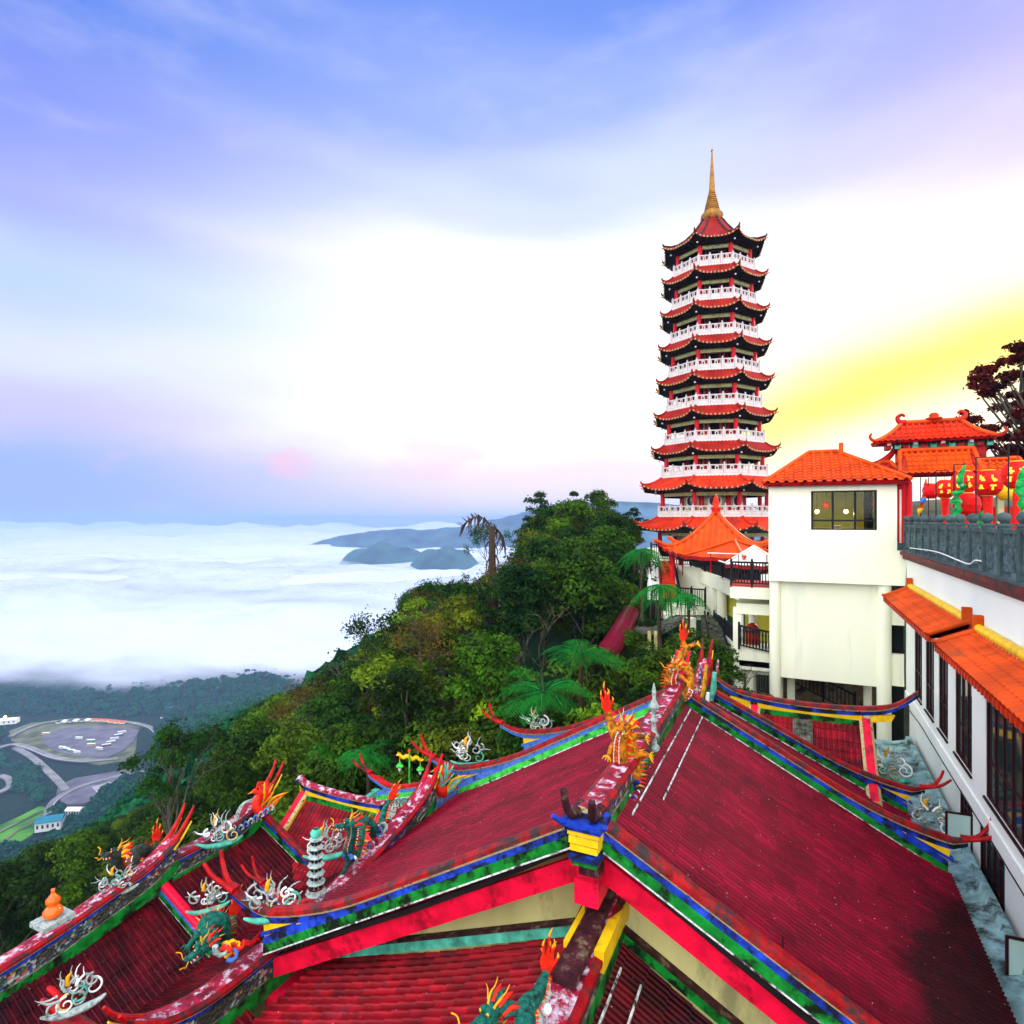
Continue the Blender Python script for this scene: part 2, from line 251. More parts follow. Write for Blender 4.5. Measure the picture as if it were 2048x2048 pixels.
# ------------------------------------------------------------------ mesh builder
def tag(o, label=None, cat=None, group=None, kind=None):
    if label: o['label'] = label
    if cat: o['category'] = cat
    if group: o['group'] = group
    if kind: o['kind'] = kind
    return o
def empty(name, loc=(0, 0, 0), rz=0):
    o = bpy.data.objects.new(name, None); C.objects.link(o); o.location = loc; o.rotation_euler = (0, 0, rz); o.empty_display_size = .2
    return o
class MB:
    def __init__(s): s.v = []; s.f = []; s.m = []; s.mats = []; s.sm = []
    def mi(s, m):
        if isinstance(m, str): m = M[m]
        if m not in s.mats: s.mats.append(m)
        return s.mats.index(m)
    def add(s, vs, fs, m, smooth=False):
        b = len(s.v); s.v.extend([tuple(v) for v in vs]); k = s.mi(m) if not isinstance(m, list) else None
        for i, f in enumerate(fs):
            s.f.append(tuple(b + j for j in f)); s.m.append(k if k is not None else s.mi(m[i])); s.sm.append(smooth)
    def box(s, a, b, m, T=None):
        x0, y0, z0 = a; x1, y1, z1 = b
        if x0 > x1: x0, x1 = x1, x0
        if y0 > y1: y0, y1 = y1, y0
        if z0 > z1: z0, z1 = z1, z0
        vs = [Vector(p) for p in ((x0, y0, z0), (x1, y0, z0), (x1, y1, z0), (x0, y1, z0), (x0, y0, z1), (x1, y0, z1), (x1, y1, z1), (x0, y1, z1))]
        if T is not None: vs = [T @ v for v in vs]
        s.add(vs, [(3, 2, 1, 0), (4, 5, 6, 7), (0, 1, 5, 4), (1, 2, 6, 5), (2, 3, 7, 6), (3, 0, 4, 7)], m); return s
    def tube(s, path, rad, m, seg=8, caps=True, flat=1.0):
        path = [Vector(p) for p in path]; n = len(path)
        if isinstance(rad, (int, float)): rad = [rad] * n
        vs = []; up = Vector((0, 0, 1)); prev = None
        for i, p in enumerate(path):
            t = (path[min(i + 1, n - 1)] - path[max(i - 1, 0)])
            t = t.normalized() if t.length > 1e-9 else Vector((0, 0, 1))
            if prev is None:
                a = up if abs(t.z) < .9 else Vector((1, 0, 0))
                x = t.cross(a).normalized()
            else:
                x = (prev - t * prev.dot(t)); x = x.normalized() if x.length > 1e-6 else t.orthogonal().normalized()
            prev = x; y = t.cross(x)
            for k in range(seg):
                an = 2 * pi * k / seg; vs.append(p + x * (cos(an) * rad[i]) + y * (sin(an) * rad[i] * flat))
        fs = [(i * seg + k, i * seg + (k + 1) % seg, (i + 1) * seg + (k + 1) % seg, (i + 1) * seg + k) for i in range(n - 1) for k in range(seg)]
        s.add(vs, fs, m, True)
        if caps:
            s.add([v for v in vs[:seg]], [tuple(reversed(range(seg)))], m); s.add(vs[-seg:], [tuple(range(seg))], m)
        return s
    def lathe(s, prof, m, seg=16, o=(0, 0, 0), T=None, smooth=True):
        o = Vector(o); vs = []
        for (r, z) in prof:
            for k in range(seg):
                an = 2 * pi * k / seg; v = Vector((cos(an) * r, sin(an) * r, z))
                vs.append((T @ v if T is not None else v) + o)
        fs = [(i * seg + k, i * seg + (k + 1) % seg, (i + 1) * seg + (k + 1) % seg, (i + 1) * seg + k) for i in range(len(prof) - 1) for k in range(seg)]
        s.add(vs, fs, m, smooth); return s
    def sweep(s, path, prof, mats, lat, up=Vector((0, 0, 1)), scale=None, endm=None):
        """prof: closed list of (lateral, up); face k uses mats[k]"""
        path = [Vector(p) for p in path]; n = len(path); k = len(prof); vs = []
        for i, p in enumerate(path):
            q = scale(i / (n - 1)) if scale else 1
            for (l, u) in prof: vs.append(p + lat * (l * q) + up * (u * q))
        fs = []; ms = []
        for i in range(n - 1):
            for j in range(k):
                fs.append((i * k + j, i * k + (j + 1) % k, (i + 1) * k + (j + 1) % k, (i + 1) * k + j)); ms.append(mats[j])
        fs.append(tuple(reversed(range(k)))); ms.append(endm or mats[0]); fs.append(tuple((n - 1) * k + j for j in range(k))); ms.append(endm or mats[0])
        s.add(vs, fs, ms); return s
    def prism(s, pts, d, m):
        """planar polygon pts extruded by d"""
        pts = [Vector(p) for p in pts]; d = Vector(d); n = len(pts)
        s.add(pts + [p + d for p in pts], [tuple(reversed(range(n))), tuple(range(n, 2 * n))] + [(i, (i + 1) % n, n + (i + 1) % n, n + i) for i in range(n)], m); return s
    def build(s, name, parent=None, fix=True, local=False):
        """vertices are given in world coordinates; they are stored relative to the parent (or the thing's own base)"""
        me = bpy.data.meshes.new(name); o = bpy.data.objects.new(name, me); C.objects.link(o)
        V = np.array(s.v, dtype=float)
        if not local:
            if parent is not None:
                W = np.array(wmat(parent).inverted()); V = V @ W[:3, :3].T + W[:3, 3]
            else:
                org = np.array([(V[:, 0].min() + V[:, 0].max()) / 2, (V[:, 1].min() + V[:, 1].max()) / 2, V[:, 2].min()])
                V = V - org; o.location = org
        me.from_pydata(V.tolist(), [], s.f)
        for m in s.mats: me.materials.append(m)
        me.polygons.foreach_set('material_index', s.m); me.polygons.foreach_set('use_smooth', s.sm)
        if fix:
            bm = bmesh.new(); bm.from_mesh(me); bmesh.ops.recalc_face_normals(bm, faces=bm.faces); bm.to_mesh(me); bm.free()
        me.update()
        if parent is not None: o.parent = parent
        return o
def wmat(o):
    m = Matrix.Identity(4)
    while o is not None:
        m = (Matrix.Translation(o.location) @ o.rotation_euler.to_matrix().to_4x4()) @ m; o = o.parent
    return m
def copy_tree(o, parent=None):
    c = o.copy(); C.objects.link(c); c.parent = parent
    for ch in list(o.children): copy_tree(ch, c)
    return c
def bez(p, n):
    """Catmull-Rom through points p"""
    p = [Vector(q) for q in p]; out = []
    for i in range(len(p) - 1):
        a = p[max(i - 1, 0)]; b = p[i]; c = p[i + 1]; d = p[min(i + 2, len(p) - 1)]
        for k in range(n):
            t = k / n
            out.append(.5 * ((2 * b) + (c - a) * t + (2 * a - 5 * b + 4 * c - d) * t * t + (3 * b - a - 3 * c + d) * t ** 3))
    out.append(p[-1]); return out
# ------------------------------------------------------------------ the land: hillside falling to the valley
KN = {  # direction a = sideways/forward ; (forward distance, ground height)
 -3.0: [(4, -24), (40, -60), (90, -110), (200, -200), (600, -340), (1000, -350), (1500, -350), (2600, -345), (6000, -340)],
 -1.2: [(6, -22), (40, -38), (90, -66), (200, -135), (600, -330), (1000, -350), (1500, -350), (2600, -345), (6000, -340)],
 -.853: [(8, -19), (30, -24), (60, -46), (110, -76), (200, -128), (350, -208), (560, -325), (640, -350), (1500, -350), (6000, -340)],
 -.72: [(8, -18), (30, -22), (60, -36), (110, -66), (200, -114), (350, -192), (560, -318), (660, -350), (1500, -350), (6000, -340)],
 -.6: [(8, -17), (30, -20), (60, -33), (110, -58), (200, -98), (350, -160), (560, -246), (800, -345), (1500, -348), (6000, -340)],
 -.5: [(8, -16.5), (30, -19), (60, -28), (110, -49), (200, -84), (400, -148), (700, -236), (1000, -322), (1400, -350), (6000, -340)],
 -.42: [(8, -16), (30, -18.5), (60, -25.5), (110, -43), (200, -72), (400, -134), (700, -222), (1100, -322), (1500, -345), (6000, -340)],
 -.35: [(8, -15.5), (30, -17), (50, -22), (70, -25), (120, -46), (300, -128), (700, -262), (1200, -345), (6000, -340)],
 -.27: [(8, -15), (30, -15.5), (50, -18.5), (75, -20), (110, -36), (300, -120), (700, -275), (1200, -348), (6000, -340)],
 -.2: [(8, -15), (30, -14), (50, -15), (75, -14), (110, -30), (200, -80), (400, -180), (800, -345), (6000, -340)],
 -.1: [(8, -14.5), (30, -13), (50, -12.5), (78, -10), (110, -24), (200, -80), (400, -180), (800, -345), (6000, -340)],
 0.0: [(8, -14), (28, -12.5), (45, -11), (80, -5.5), (110, -16), (200, -76), (400, -170), (800, -340), (6000, -340)],
 .15: [(8, -14), (26, -11.5), (40, -11), (58, -7), (85, -4), (120, -12), (260, -80), (800, -300), (6000, -330)],
 .3: [(8, -13.5), (25, -11), (42, -10), (52, -6.5), (62, -3.6), (90, -4), (200, -30), (800, -260), (6000, -300)],
 .6: [(8, -13), (30, -10), (50, -6), (60, -3.6), (100, 2), (200, 0), (800, -120), (6000, -200)],
 1.2: [(8, -13), (30, -10), (60, -3), (100, 6), (200, 12), (800, -20), (6000, -100)],
 3.0: [(8, -13), (30, -8), (60, -3), (100, 6), (200, 12), (800, -20), (6000, -100)],
}
KA = sorted(KN)
def _one(a, D):
    k = KN[a]; x = [p[0] for p in k]; y = [p[1] for p in k]
    return np.interp(D, x, y)
def ground(a, D):
    a = max(KA[0], min(KA[-1], a))
    i = max(0, min(len(KA) - 2, int(np.searchsorted(KA, a)) - 1)); a0, a1 = KA[i], KA[i + 1]; t = (a - a0) / (a1 - a0)
    t = t * t * (3 - 2 * t) * .5 + t * .5
    return float(_one(a0, D) * (1 - t) + _one(a1, D) * t)
def hsh(x, y, s=0):
    v = sin(x * 12.9898 + y * 78.233 + s * 37.7) * 43758.5453; return v - math.floor(v)
def vnoise(x, y, s=0):
    xi, yi = math.floor(x), math.floor(y); fx, fy = x - xi, y - yi; fx = fx * fx * (3 - 2 * fx); fy = fy * fy * (3 - 2 * fy)
    return (hsh(xi, yi, s) * (1 - fx) + hsh(xi + 1, yi, s) * fx) * (1 - fy) + (hsh(xi, yi + 1, s) * (1 - fx) + hsh(xi + 1, yi + 1, s) * fx) * fy
def fbm(x, y, o=4, s=0): return sum(vnoise(x * 2 ** k, y * 2 ** k, s + k) / 2 ** (k + 1) for k in range(o))
M['soil'] = mat('undergrowth', (.006, .026, .009), .9, .6, .35, bump=.6, dirt=(.03, .028, .010), dirt_amt=.4, dirt_scale=.2, coord='Object')
def build_ground():
    As = np.concatenate([np.linspace(-3, -1.25, 8), np.linspace(-1.2, .7, 70), np.linspace(.8, 3, 10)])
    Ds = np.concatenate([[0.5, 4], np.geomspace(8, 6500, 110)])
    vs = []; W = len(Ds)
    for a in As:
        for D in Ds:
            g = ground(a, D); p = ad(a, D)
            n = (fbm(p.x / 40, p.y / 40, 4, 3) - .47) * min(16, D * .05) if D > 60 else 0
            if g < -342: n *= .12
            vs.append((p.x, p.y, g + n))
    fs = [(i * W + j, (i + 1) * W + j, (i + 1) * W + j + 1, i * W + j + 1) for i in range(len(As) - 1) for j in range(W - 1)]
    mb = MB(); mb.add(vs, fs, 'soil', True); o = mb.build('ground'); tag(o, kind='structure')
    # flat sheet to the horizon, behind and around
    mb = MB(); mb.box((-9000, -9000, -362), (9000, 9000, -358), 'soil'); tag(mb.build('terrain'), kind='structure')
build_ground()
# ------------------------------------------------------------------ far hills standing out of the cloud
M['farhill'] = mat('far_hill_forest', (.03, .08, .07), .95, .5, .01, bump=.4)
def hill(name, pts, D, width, lab=None):
    """pts: silhouette (px, py) seen from the terrace, built as a real ridge with slopes in front and behind"""
    P = bez([(p[0], p[1], 0) for p in pts], 10); mb = MB(); vs = []; R = 9
    for k, p in enumerate(P):
        top = pD(p.x, p.y, D); z = top.z
        for j in range(R):
            t = (j / (R - 1)) * 2 - 1
            q = top + FWD * (t * width) ; h = (1 - abs(t)) ** .85
            q.z = -420 + (z + 420) * h + (fbm(q.x / 160, q.y / 160, 4, 5) - .47) * 70 * abs(t) ** .6 + (fbm(q.x / 60, q.y / 60, 3, 8) - .47) * 26
            vs.append(q)
    n = len(P); mb.add(vs, [(i * R + j, (i + 1) * R + j, (i + 1) * R + j + 1, i * R + j + 1) for i in range(n - 1) for j in range(R - 1)], 'farhill', True)
    tag(mb.build(name), kind='structure')
hill('hills', [(600, 1092), (700, 1068), (760, 1060), (850, 1058), (920, 1054), (990, 1038), (1060, 1023), (1180, 1005), (1400, 1010), (1700, 1040)], 3500, 800)
hill('hills', [(640, 1170), (700, 1104), (735, 1092), (758, 1085), (778, 1084), (795, 1092), (820, 1096), (850, 1112), (900, 1160)], 2500, 420)
hill('hills', [(780, 1190), (828, 1118), (850, 1100), (872, 1097), (895, 1089), (912, 1095), (935, 1102), (955, 1122), (985, 1140), (1040, 1200)], 2300, 420)
hill('hills', [(-200, 1330), (40, 1372), (200, 1385), (330, 1378), (430, 1350), (520, 1340), (620, 1350), (760, 1330)], 1560, 260)
hill('hills', [(-220, 1390), (-60, 1405), (60, 1418), (150, 1425), (300, 1420), (420, 1406), (520, 1418), (640, 1390)], 1270, 150)
# ------------------------------------------------------------------ sea of cloud
def cloud_mat():
    m = bpy.data.materials.new('cloud_fleece'); m.use_nodes = True; nt = m.node_tree; p = nt.nodes['Principled BSDF']; o = nt.nodes['Material Output']
    p.inputs['Base Color'].default_value = (.60, .635, .735, 1); p.inputs['Roughness'].default_value = 1; p.inputs['Specular IOR Level'].default_value = 0
    at = nt.nodes.new('ShaderNodeAttribute'); at.attribute_name = 'thin'
    tc = nt.nodes.new('ShaderNodeTexCoord'); nz = nt.nodes.new('ShaderNodeTexNoise'); mp = nt.nodes.new('ShaderNodeMapping')
    nt.links.new(tc.outputs['Object'], mp.inputs[0]); mp.inputs['Scale'].default_value = (.0032, .0050, .006); mp.inputs['Rotation'].default_value = (0, 0, TH + .3)
    nt.links.new(mp.outputs[0], nz.inputs[0]); nz.inputs['Scale'].default_value = 1; nz.inputs['Detail'].default_value = 5
    f = mth(nt, 'ADD', at.outputs['Fac'], mth(nt, 'MULTIPLY', mth(nt, 'SUBTRACT', nz.outputs[0], .5), .9))
    mr = nt.nodes.new('ShaderNodeMapRange'); mr.interpolation_type = 'SMOOTHSTEP'; nt.links.new(f, mr.inputs[0]); mr.inputs[1].default_value = .1; mr.inputs[2].default_value = .75
    tr = nt.nodes.new('ShaderNodeBsdfTransparent'); mx = nt.nodes.new('ShaderNodeMixShader'); nt.links.new(mr.outputs[0], mx.inputs[0])
    nt.links.new(tr.outputs[0], mx.inputs[1]); nt.links.new(p.outputs[0], mx.inputs[2]); nt.links.new(mx.outputs[0], o.inputs[0])
    b = nt.nodes.new('ShaderNodeBump'); b.inputs['Strength'].default_value = .9; b.inputs['Distance'].default_value = 90
    n2 = nt.nodes.new('ShaderNodeTexNoise'); nt.links.new(mp.outputs[0], n2.inputs[0]); n2.inputs['Scale'].default_value = .8; n2.inputs['Detail'].default_value = 2.2
    nt.links.new(n2.outputs[0], b.inputs['Height']); nt.links.new(b.outputs[0], p.inputs['Normal'])
    return m
M['cloud'] = cloud_mat()
def cloud_layer(name, prof, thin, amp, seed, thick=18):
    As = np.linspace(-1.9, .5, 150); Ds = np.geomspace(prof[0][0], prof[-1][0], 120); vs = []; th = []; W = len(Ds)
    x = [p[0] for p in prof]; y = [p[1] for p in prof]; tx = [p[0] for p in thin]; ty = [p[1] for p in thin]
    for a in As:
        for D in Ds:
            p = ad(a, D); u = (p.x * .8 + p.y * .6); v = (-p.x * .6 + p.y * .8)
            n = fbm(u / 620 + 3, v / 330, 4, seed) - .47
            n2 = fbm(u / 200 + 3, v / 120, 3, seed + 9) - .44
            k = min(1, (D - x[0]) / 500 + .15)
            z = float(np.interp(D, x, y)) + (n * 2 * amp + n2 * amp * .5) * k * (1 + max(0, D - 2600) / 2000)
            z += (fbm(a * 9 + seed, D / 2600, 3, 21) - .42) * 120 * min(1, max(0, (D - 4600) / 1600))
            vs.append((p.x, p.y, z)); th.append(float(np.interp(D, tx, ty)))
    n = len(As)
    fs = [(i * W + j, (i + 1) * W + j, (i + 1) * W + j + 1, i * W + j + 1) for i in range(n - 1) for j in range(W - 1)]
    mb = MB(); mb.add(vs, fs, 'cloud', True); o = mb.build(name, fix=False)
    at = o.data.attributes.new('thin', 'FLOAT', 'POINT'); at.data.foreach_set('value', th)
    tag(o, kind='stuff'); return o
o = cloud_layer('cloud_sea', [(1180, -352), (1400, -318), (1700, -262), (2100, -200), (2500, -172), (3200, -152), (4500, -132), (6400, -104), (8200, -92), (9000, -250)],
                [(1180, .0), (1260, .42), (1420, .8), (1800, 1.2), (7000, 1.4), (8400, .6), (9000, -.3)], 36, 2)
tag(o, 'sea of white morning cloud filling the valley up to the far hills', 'cloud')
o = cloud_layer('low_mist', [(1120, -335), (1350, -300), (1700, -236), (2300, -168), (3000, -150), (3400, -190)],
                [(1120, -.45), (1500, .12), (2000, .42), (2600, .35), (3400, -.5)], 30, 7)
tag(o, 'thin torn mist drifting over the near edge of the cloud sea', 'mist')
# ------------------------------------------------------------------ valley floor: coach park, roads, fields
M['asphalt'] = mat('pale_asphalt', (.14, .125, .155), .9, .25, .05)
M['road'] = mat('valley_road', (.22, .21, .21), .9, .2, .05)
M['earth'] = mat('bare_earth', (.12, .13, .06), .9, .5, .03)
M['grassf'] = mat('terrace_grass', (.07, .22, .015), .9, .45, .03)
M['mark'] = mat('road_paint', (.75, .75, .72), .8, .05)
VZ = -350.0
def gz(p): return VZ
def sheet(name, pts, z, m, mark=None, kind='structure', smooth=8):
    P = [pZ(x, y, z) for x, y in pts]
    mb = MB(); c = sum(P, Vector()) / len(P); n = len(P)
    mb.add(P + [p - Vector((0, 0, 2.5)) for p in P], [tuple(range(n))] + [(i, n + i, n + (i + 1) % n, (i + 1) % n) for i in range(n)], m, False)
    o = mb.build(name); tag(o, kind=kind); return o
def strip(name, pts, w, z, m, line=False):
    P = bez([pZ(x, y, z) for x, y in pts], 6); mb = MB(); vs = []; lv = []
    for i, p in enumerate(P):
        t = (P[min(i + 1, len(P) - 1)] - P[max(0, i - 1)]).normalized(); s = Vector((t.y, -t.x, 0))
        vs += [p + s * w / 2, p - s * w / 2]; lv += [p + s * (w / 2 - .6) + Vector((0, 0, .15)), p + s * (w / 2 - 1.2) + Vector((0, 0, .15))]
    n = len(P); f = [(2 * i, 2 * i + 1, 2 * i + 3, 2 * i + 2) for i in range(n - 1)]
    mb.add(vs, f, m); mb.add([v - Vector((0, 0, 1.5)) for v in vs], f, m)
    if line: mb.add(lv, f, 'mark')
    o = mb.build(name, fix=False); tag(o, kind='structure'); return o
sheet('earth_bank', [(18, 1462), (60, 1446), (140, 1437), (220, 1438), (290, 1448), (318, 1462), (300, 1478), (292, 1500), (262, 1520), (200, 1528), (120, 1514), (60, 1494), (22, 1480)], VZ + 3.6, 'earth')
sheet('parking_lot', [(84, 1470), (120, 1456), (180, 1451), (250, 1453), (278, 1460), (270, 1478), (250, 1500), (214, 1514), (160, 1513), (112, 1502), (88, 1488)], VZ + 4.4, 'asphalt')
sheet('parking_lot', [(116, 1572), (150, 1556), (200, 1548), (250, 1538), (272, 1540), (252, 1556), (218, 1572), (206, 1590), (170, 1606), (130, 1608), (112, 1592)], VZ + 4.4, 'asphalt')
strip('road', [(-20, 1500), (25, 1488), (60, 1495), (110, 1514), (170, 1521), (235, 1516)], 9, VZ + 5.2, 'road', True)
strip('road', [(30, 1494), (62, 1512), (95, 1540), (120, 1565), (132, 1580)], 9, VZ + 5.6, 'road')
strip('road', [(20, 1472), (70, 1450), (140, 1439), (220, 1440), (290, 1450), (316, 1468)], 8, VZ + 5.4, 'road', True)
strip('road', [(90, 1650), (100, 1612), (120, 1592), (160, 1572), (220, 1555), (262, 1546), (300, 1540)], 8, VZ + 5.0, 'road', True)
strip('road', [(-20, 1590), (6, 1580), (20, 1570), (16, 1556), (0, 1550)], 8, VZ + 6, 'road')
sheet('field', [(-30, 1690), (0, 1650), (40, 1632), (80, 1612), (96, 1616), (82, 1650), (60, 1672), (30, 1690)], VZ + 3.2, 'grassf')
strip('terrace_path', [(-10, 1668), (25, 1650), (55, 1636), (85, 1620)], 4, VZ + 4.2, 'earth')
strip('terrace_path', [(5, 1684), (32, 1662), (60, 1650), (84, 1632)], 4, VZ + 4.2, 'earth')
# bay lines on the nearer lot
mb = MB()
for i in range(11):
    a = pZ(184 + i * 3.4, 1573 - i * .9, VZ + 4.6); b = pZ(203 + i * 2.2, 1592 - i * 2.4, VZ + 4.6); d = (b - a).normalized() * .35; d = Vector((d.y, -d.x, 0))
    mb.add([a + d, a - d, b - d, b + d], [(0, 1, 2, 3)], 'mark')
tag(mb.build('bay_markings'), kind='structure')
# ------------------------------------------------------------------ haze
def haze():
    m = bpy.data.materials.new('haze_air'); m.use_nodes = True; nt = m.node_tree; nt.nodes.clear()
    o = nt.nodes.new('ShaderNodeOutputMaterial'); v = nt.nodes.new('ShaderNodeVolumePrincipled')
    v.inputs['Color'].default_value = (.25, .37, .68, 1); v.inputs['Density'].default_value = HAZE; v.inputs['Anisotropy'].default_value = 0
    nt.links.new(v.outputs[0], o.inputs['Volume'])
    mb = MB(); mb.box((-9300, -9300, -366), (9300, 9300, 60), m); o = mb.build('haze'); tag(o, kind='stuff')
HAZE = .00020
haze()
# ------------------------------------------------------------------ roofs
XV, YV, ZV = Vector((1, 0, 0)), Vector((0, 1, 0)), Vector((0, 0, 1))
def tiles(mb, O, U, Lu, S, Ls, m, pitch=.125, h=.032, course=.42, step=.022, sag=0, taper=(0, 0), under='blk_tile', rows=None, thick=.10, jit=.004, darken=None):
    """O ridge corner, U along the ridge, S down the slope: ribbed tile courses as real relief"""
    O = Vector(O); U = Vector(U).normalized(); S = Vector(S).normalized(); Nn = U.cross(S).normalized()
    if Nn.z < 0: Nn = -Nn
    n = int(round(Lu / pitch)); K = 6; us = []; hs = []
    pro = [(0, 0), (.30, 0), (.38, .62), (.5, 1), (.62, 1), (.74, .62), (.82, 0)]
    for i in range(n):
        for (a, b) in pro: us.append((i + a) * Lu / n); hs.append(b * h)
    us.append(Lu); hs.append(0)
    us = np.array(us); hs = np.array(hs)
    nc = max(1, int(round(Ls / course))); sv = []; dz = []
    for j in range(nc):
        s0 = j * Ls / nc; s1 = (j + 1) * Ls / nc
        sv += [s0, s1]; dz += [0, step]
    vs = []; n2 = len(us)
    for j, (s_, d) in enumerate(zip(sv, dz)):
        t = s_ / Ls; l0 = taper[0] * (1 - t); r0 = Lu - taper[1] * (1 - t)
        uc = np.clip(us, l0, r0); off = -sag * sin(pi * min(1, t)) * 1.0
        jj = hsh(j // 2, Ls) * jit
        sk = (np.floor(us / (Lu / n)) % 2) * 0
        P = np.outer(uc, np.array(U)) + np.array(O) + np.outer(np.full(n2, s_), np.array(S)) + np.outer(hs + d + off + jj, np.array(Nn))
        vs.extend(P.tolist())
    fs = [(j * n2 + i, j * n2 + i + 1, (j + 1) * n2 + i + 1, (j + 1) * n2 + i) for j in range(len(sv) - 1) for i in range(n2 - 1)]
    mm = m
    if darken:
        mm = [('tile_black' if darken(us[i], sv[j]) else m) for j in range(len(sv) - 1) for i in range(n2 - 1)]
    mb.add(vs, fs, mm, False)
    # boarding under the tiles
    rws = 7; b = []
    for j in range(rws):
        t = j / (rws - 1); l0 = taper[0] * (1 - t); r0 = Lu - taper[1] * (1 - t); off = -sag * sin(pi * t) - .012
        for u in (l0, r0):
            b.append(O + U * u + S * (Ls * t - .02) + Nn * off)
            b.append(O + U * u + S * (Ls * t - .02) + Nn * (off - thick))
    fs = []
    for j in range(rws - 1):
        k = j * 4; fs += [(k, k + 2, k + 6, k + 4), (k + 1, k + 5, k + 7, k + 3), (k, k + 4, k + 5, k + 1), (k + 2, k + 3, k + 7, k + 6)]
    k = (rws - 1) * 4; fs += [(k, k + 1, k + 3, k + 2), (0, 1, 3, 2)]
    mb.add(b, fs, under)
    return mb
def slope_dir(dx, dy, fall): return Vector((dx, dy, -fall)).normalized()

CAP = [(-.13, 0), (.13, 0), (.17, .06), (.15, .15), (.07, .20), (-.07, .20), (-.15, .15), (-.17, .06)]
def capm(m, line='cream'): return [line, line, m, m, m, m, m, line]
def rake(parent, A, B, tip, lat=YV, q=1.0, reach=1.25, rise=.55, cm='redcap', lower=('green', 'blue'), edge='white_edge', yel=True, tipside=1, droop=0.0):
    """banded verge from ridge A down to eave B; the red cap sweeps out past the eave into a forked tip"""
    A, B = Vector(A), Vector(B); d = B - A; L = d.length; dn = d.normalized(); h = Vector((d.x, d.y, 0)).normalized()
    # lower band: green over a white line, blue above it
    lo = [A + d * t for t in np.linspace(0, 1.0, 14)]
    w = .15 * q
    pr = [(-w, -.10 * q), (w, -.10 * q), (w, -.06 * q), (w * .95, .16 * q), (w * .8, .34 * q), (-w * .8, .34 * q), (-w * .95, .16 * q), (-w, -.06 * q)]
    ms = [edge, edge, lower[0], lower[1], lower[1], lower[1], lower[0], edge]
    mb = MB(); mb.sweep(lo, pr, ms, lat); mb.build('verge_band', parent)
    # upper band follows the slope, lifts off near the eave and reaches out
    pts = []
    for t in np.linspace(0, 1, 10):
        lift = .30 * q + .55 * q * max(0, (t - .62) / .38) ** 2
        pts.append(A + d * t + ZV * lift)
    e = pts[-1]; P = pts + [e + h * (reach * q * .5) + ZV * (rise * q * .10), e + h * (reach * q) + ZV * (rise * q * .42)]
    P = bez(P, 3)
    mb = MB(); pr = [(-.10 * q, -.16 * q), (.10 * q, -.16 * q), (.12 * q, 0), (-.12 * q, 0)]
    mb.sweep(P, pr, [lower[1]] * 4, lat, scale=lambda t: 1 - .35 * max(0, t - .8) / .2); mb.build('blue_band', parent)
    mb = MB(); mb.sweep([p + ZV * .004 for p in P], [(l * q, u * q) for l, u in CAP], capm(cm), lat, scale=lambda t: 1 - .45 * max(0, t - .8) / .2)
    mb.build('verge_cap', parent)
    e = P[-1]
    for sgn in (-1, 1):
        o = lat * (.07 * q * sgn)
        pt = bez([e + o + ZV * .08 * q - h * .12, e + o + h * .25 * q + ZV * .17 * q, e + o * 2.2 + h * .55 * q + ZV * (.34 + .18 * (sgn * tipside > 0)) * q, e + o * 2.6 + h * (.85 - .2 * (sgn > 0)) * q + ZV * (.62 + .2 * (sgn * tipside > 0)) * q], 4)
        mb = MB(); mb.tube(pt, [.085 * q * (1 - .45 * k / (len(pt) - 1)) for k in range(len(pt))], 'redp', 8); mb.build('forked_tip', parent)
    if yel:
        a = A + d * .80 + ZV * .34 * q; b = B + ZV * .34 * q + dn * .02; c = B + ZV * (.30 + .55 - .17) * q + h * .05 - ZV * .0
        mb = MB(); mb.prism([a - lat * .07, b - lat * .07, c - lat * .07], lat * .14, 'yellow'); mb.build('yellow_panel', parent)
        bb = B + h * (.25 * q); mb = MB(); mb.sweep([B - dn * 1.2 * q + ZV * .30 * q, B + ZV * .30 * q + h * .12], [(-.09, 0), (.09, 0), (.09, .10 * q), (-.09, .10 * q)], [lower[1]] * 4, lat); mb.build('blue_bracket', parent)

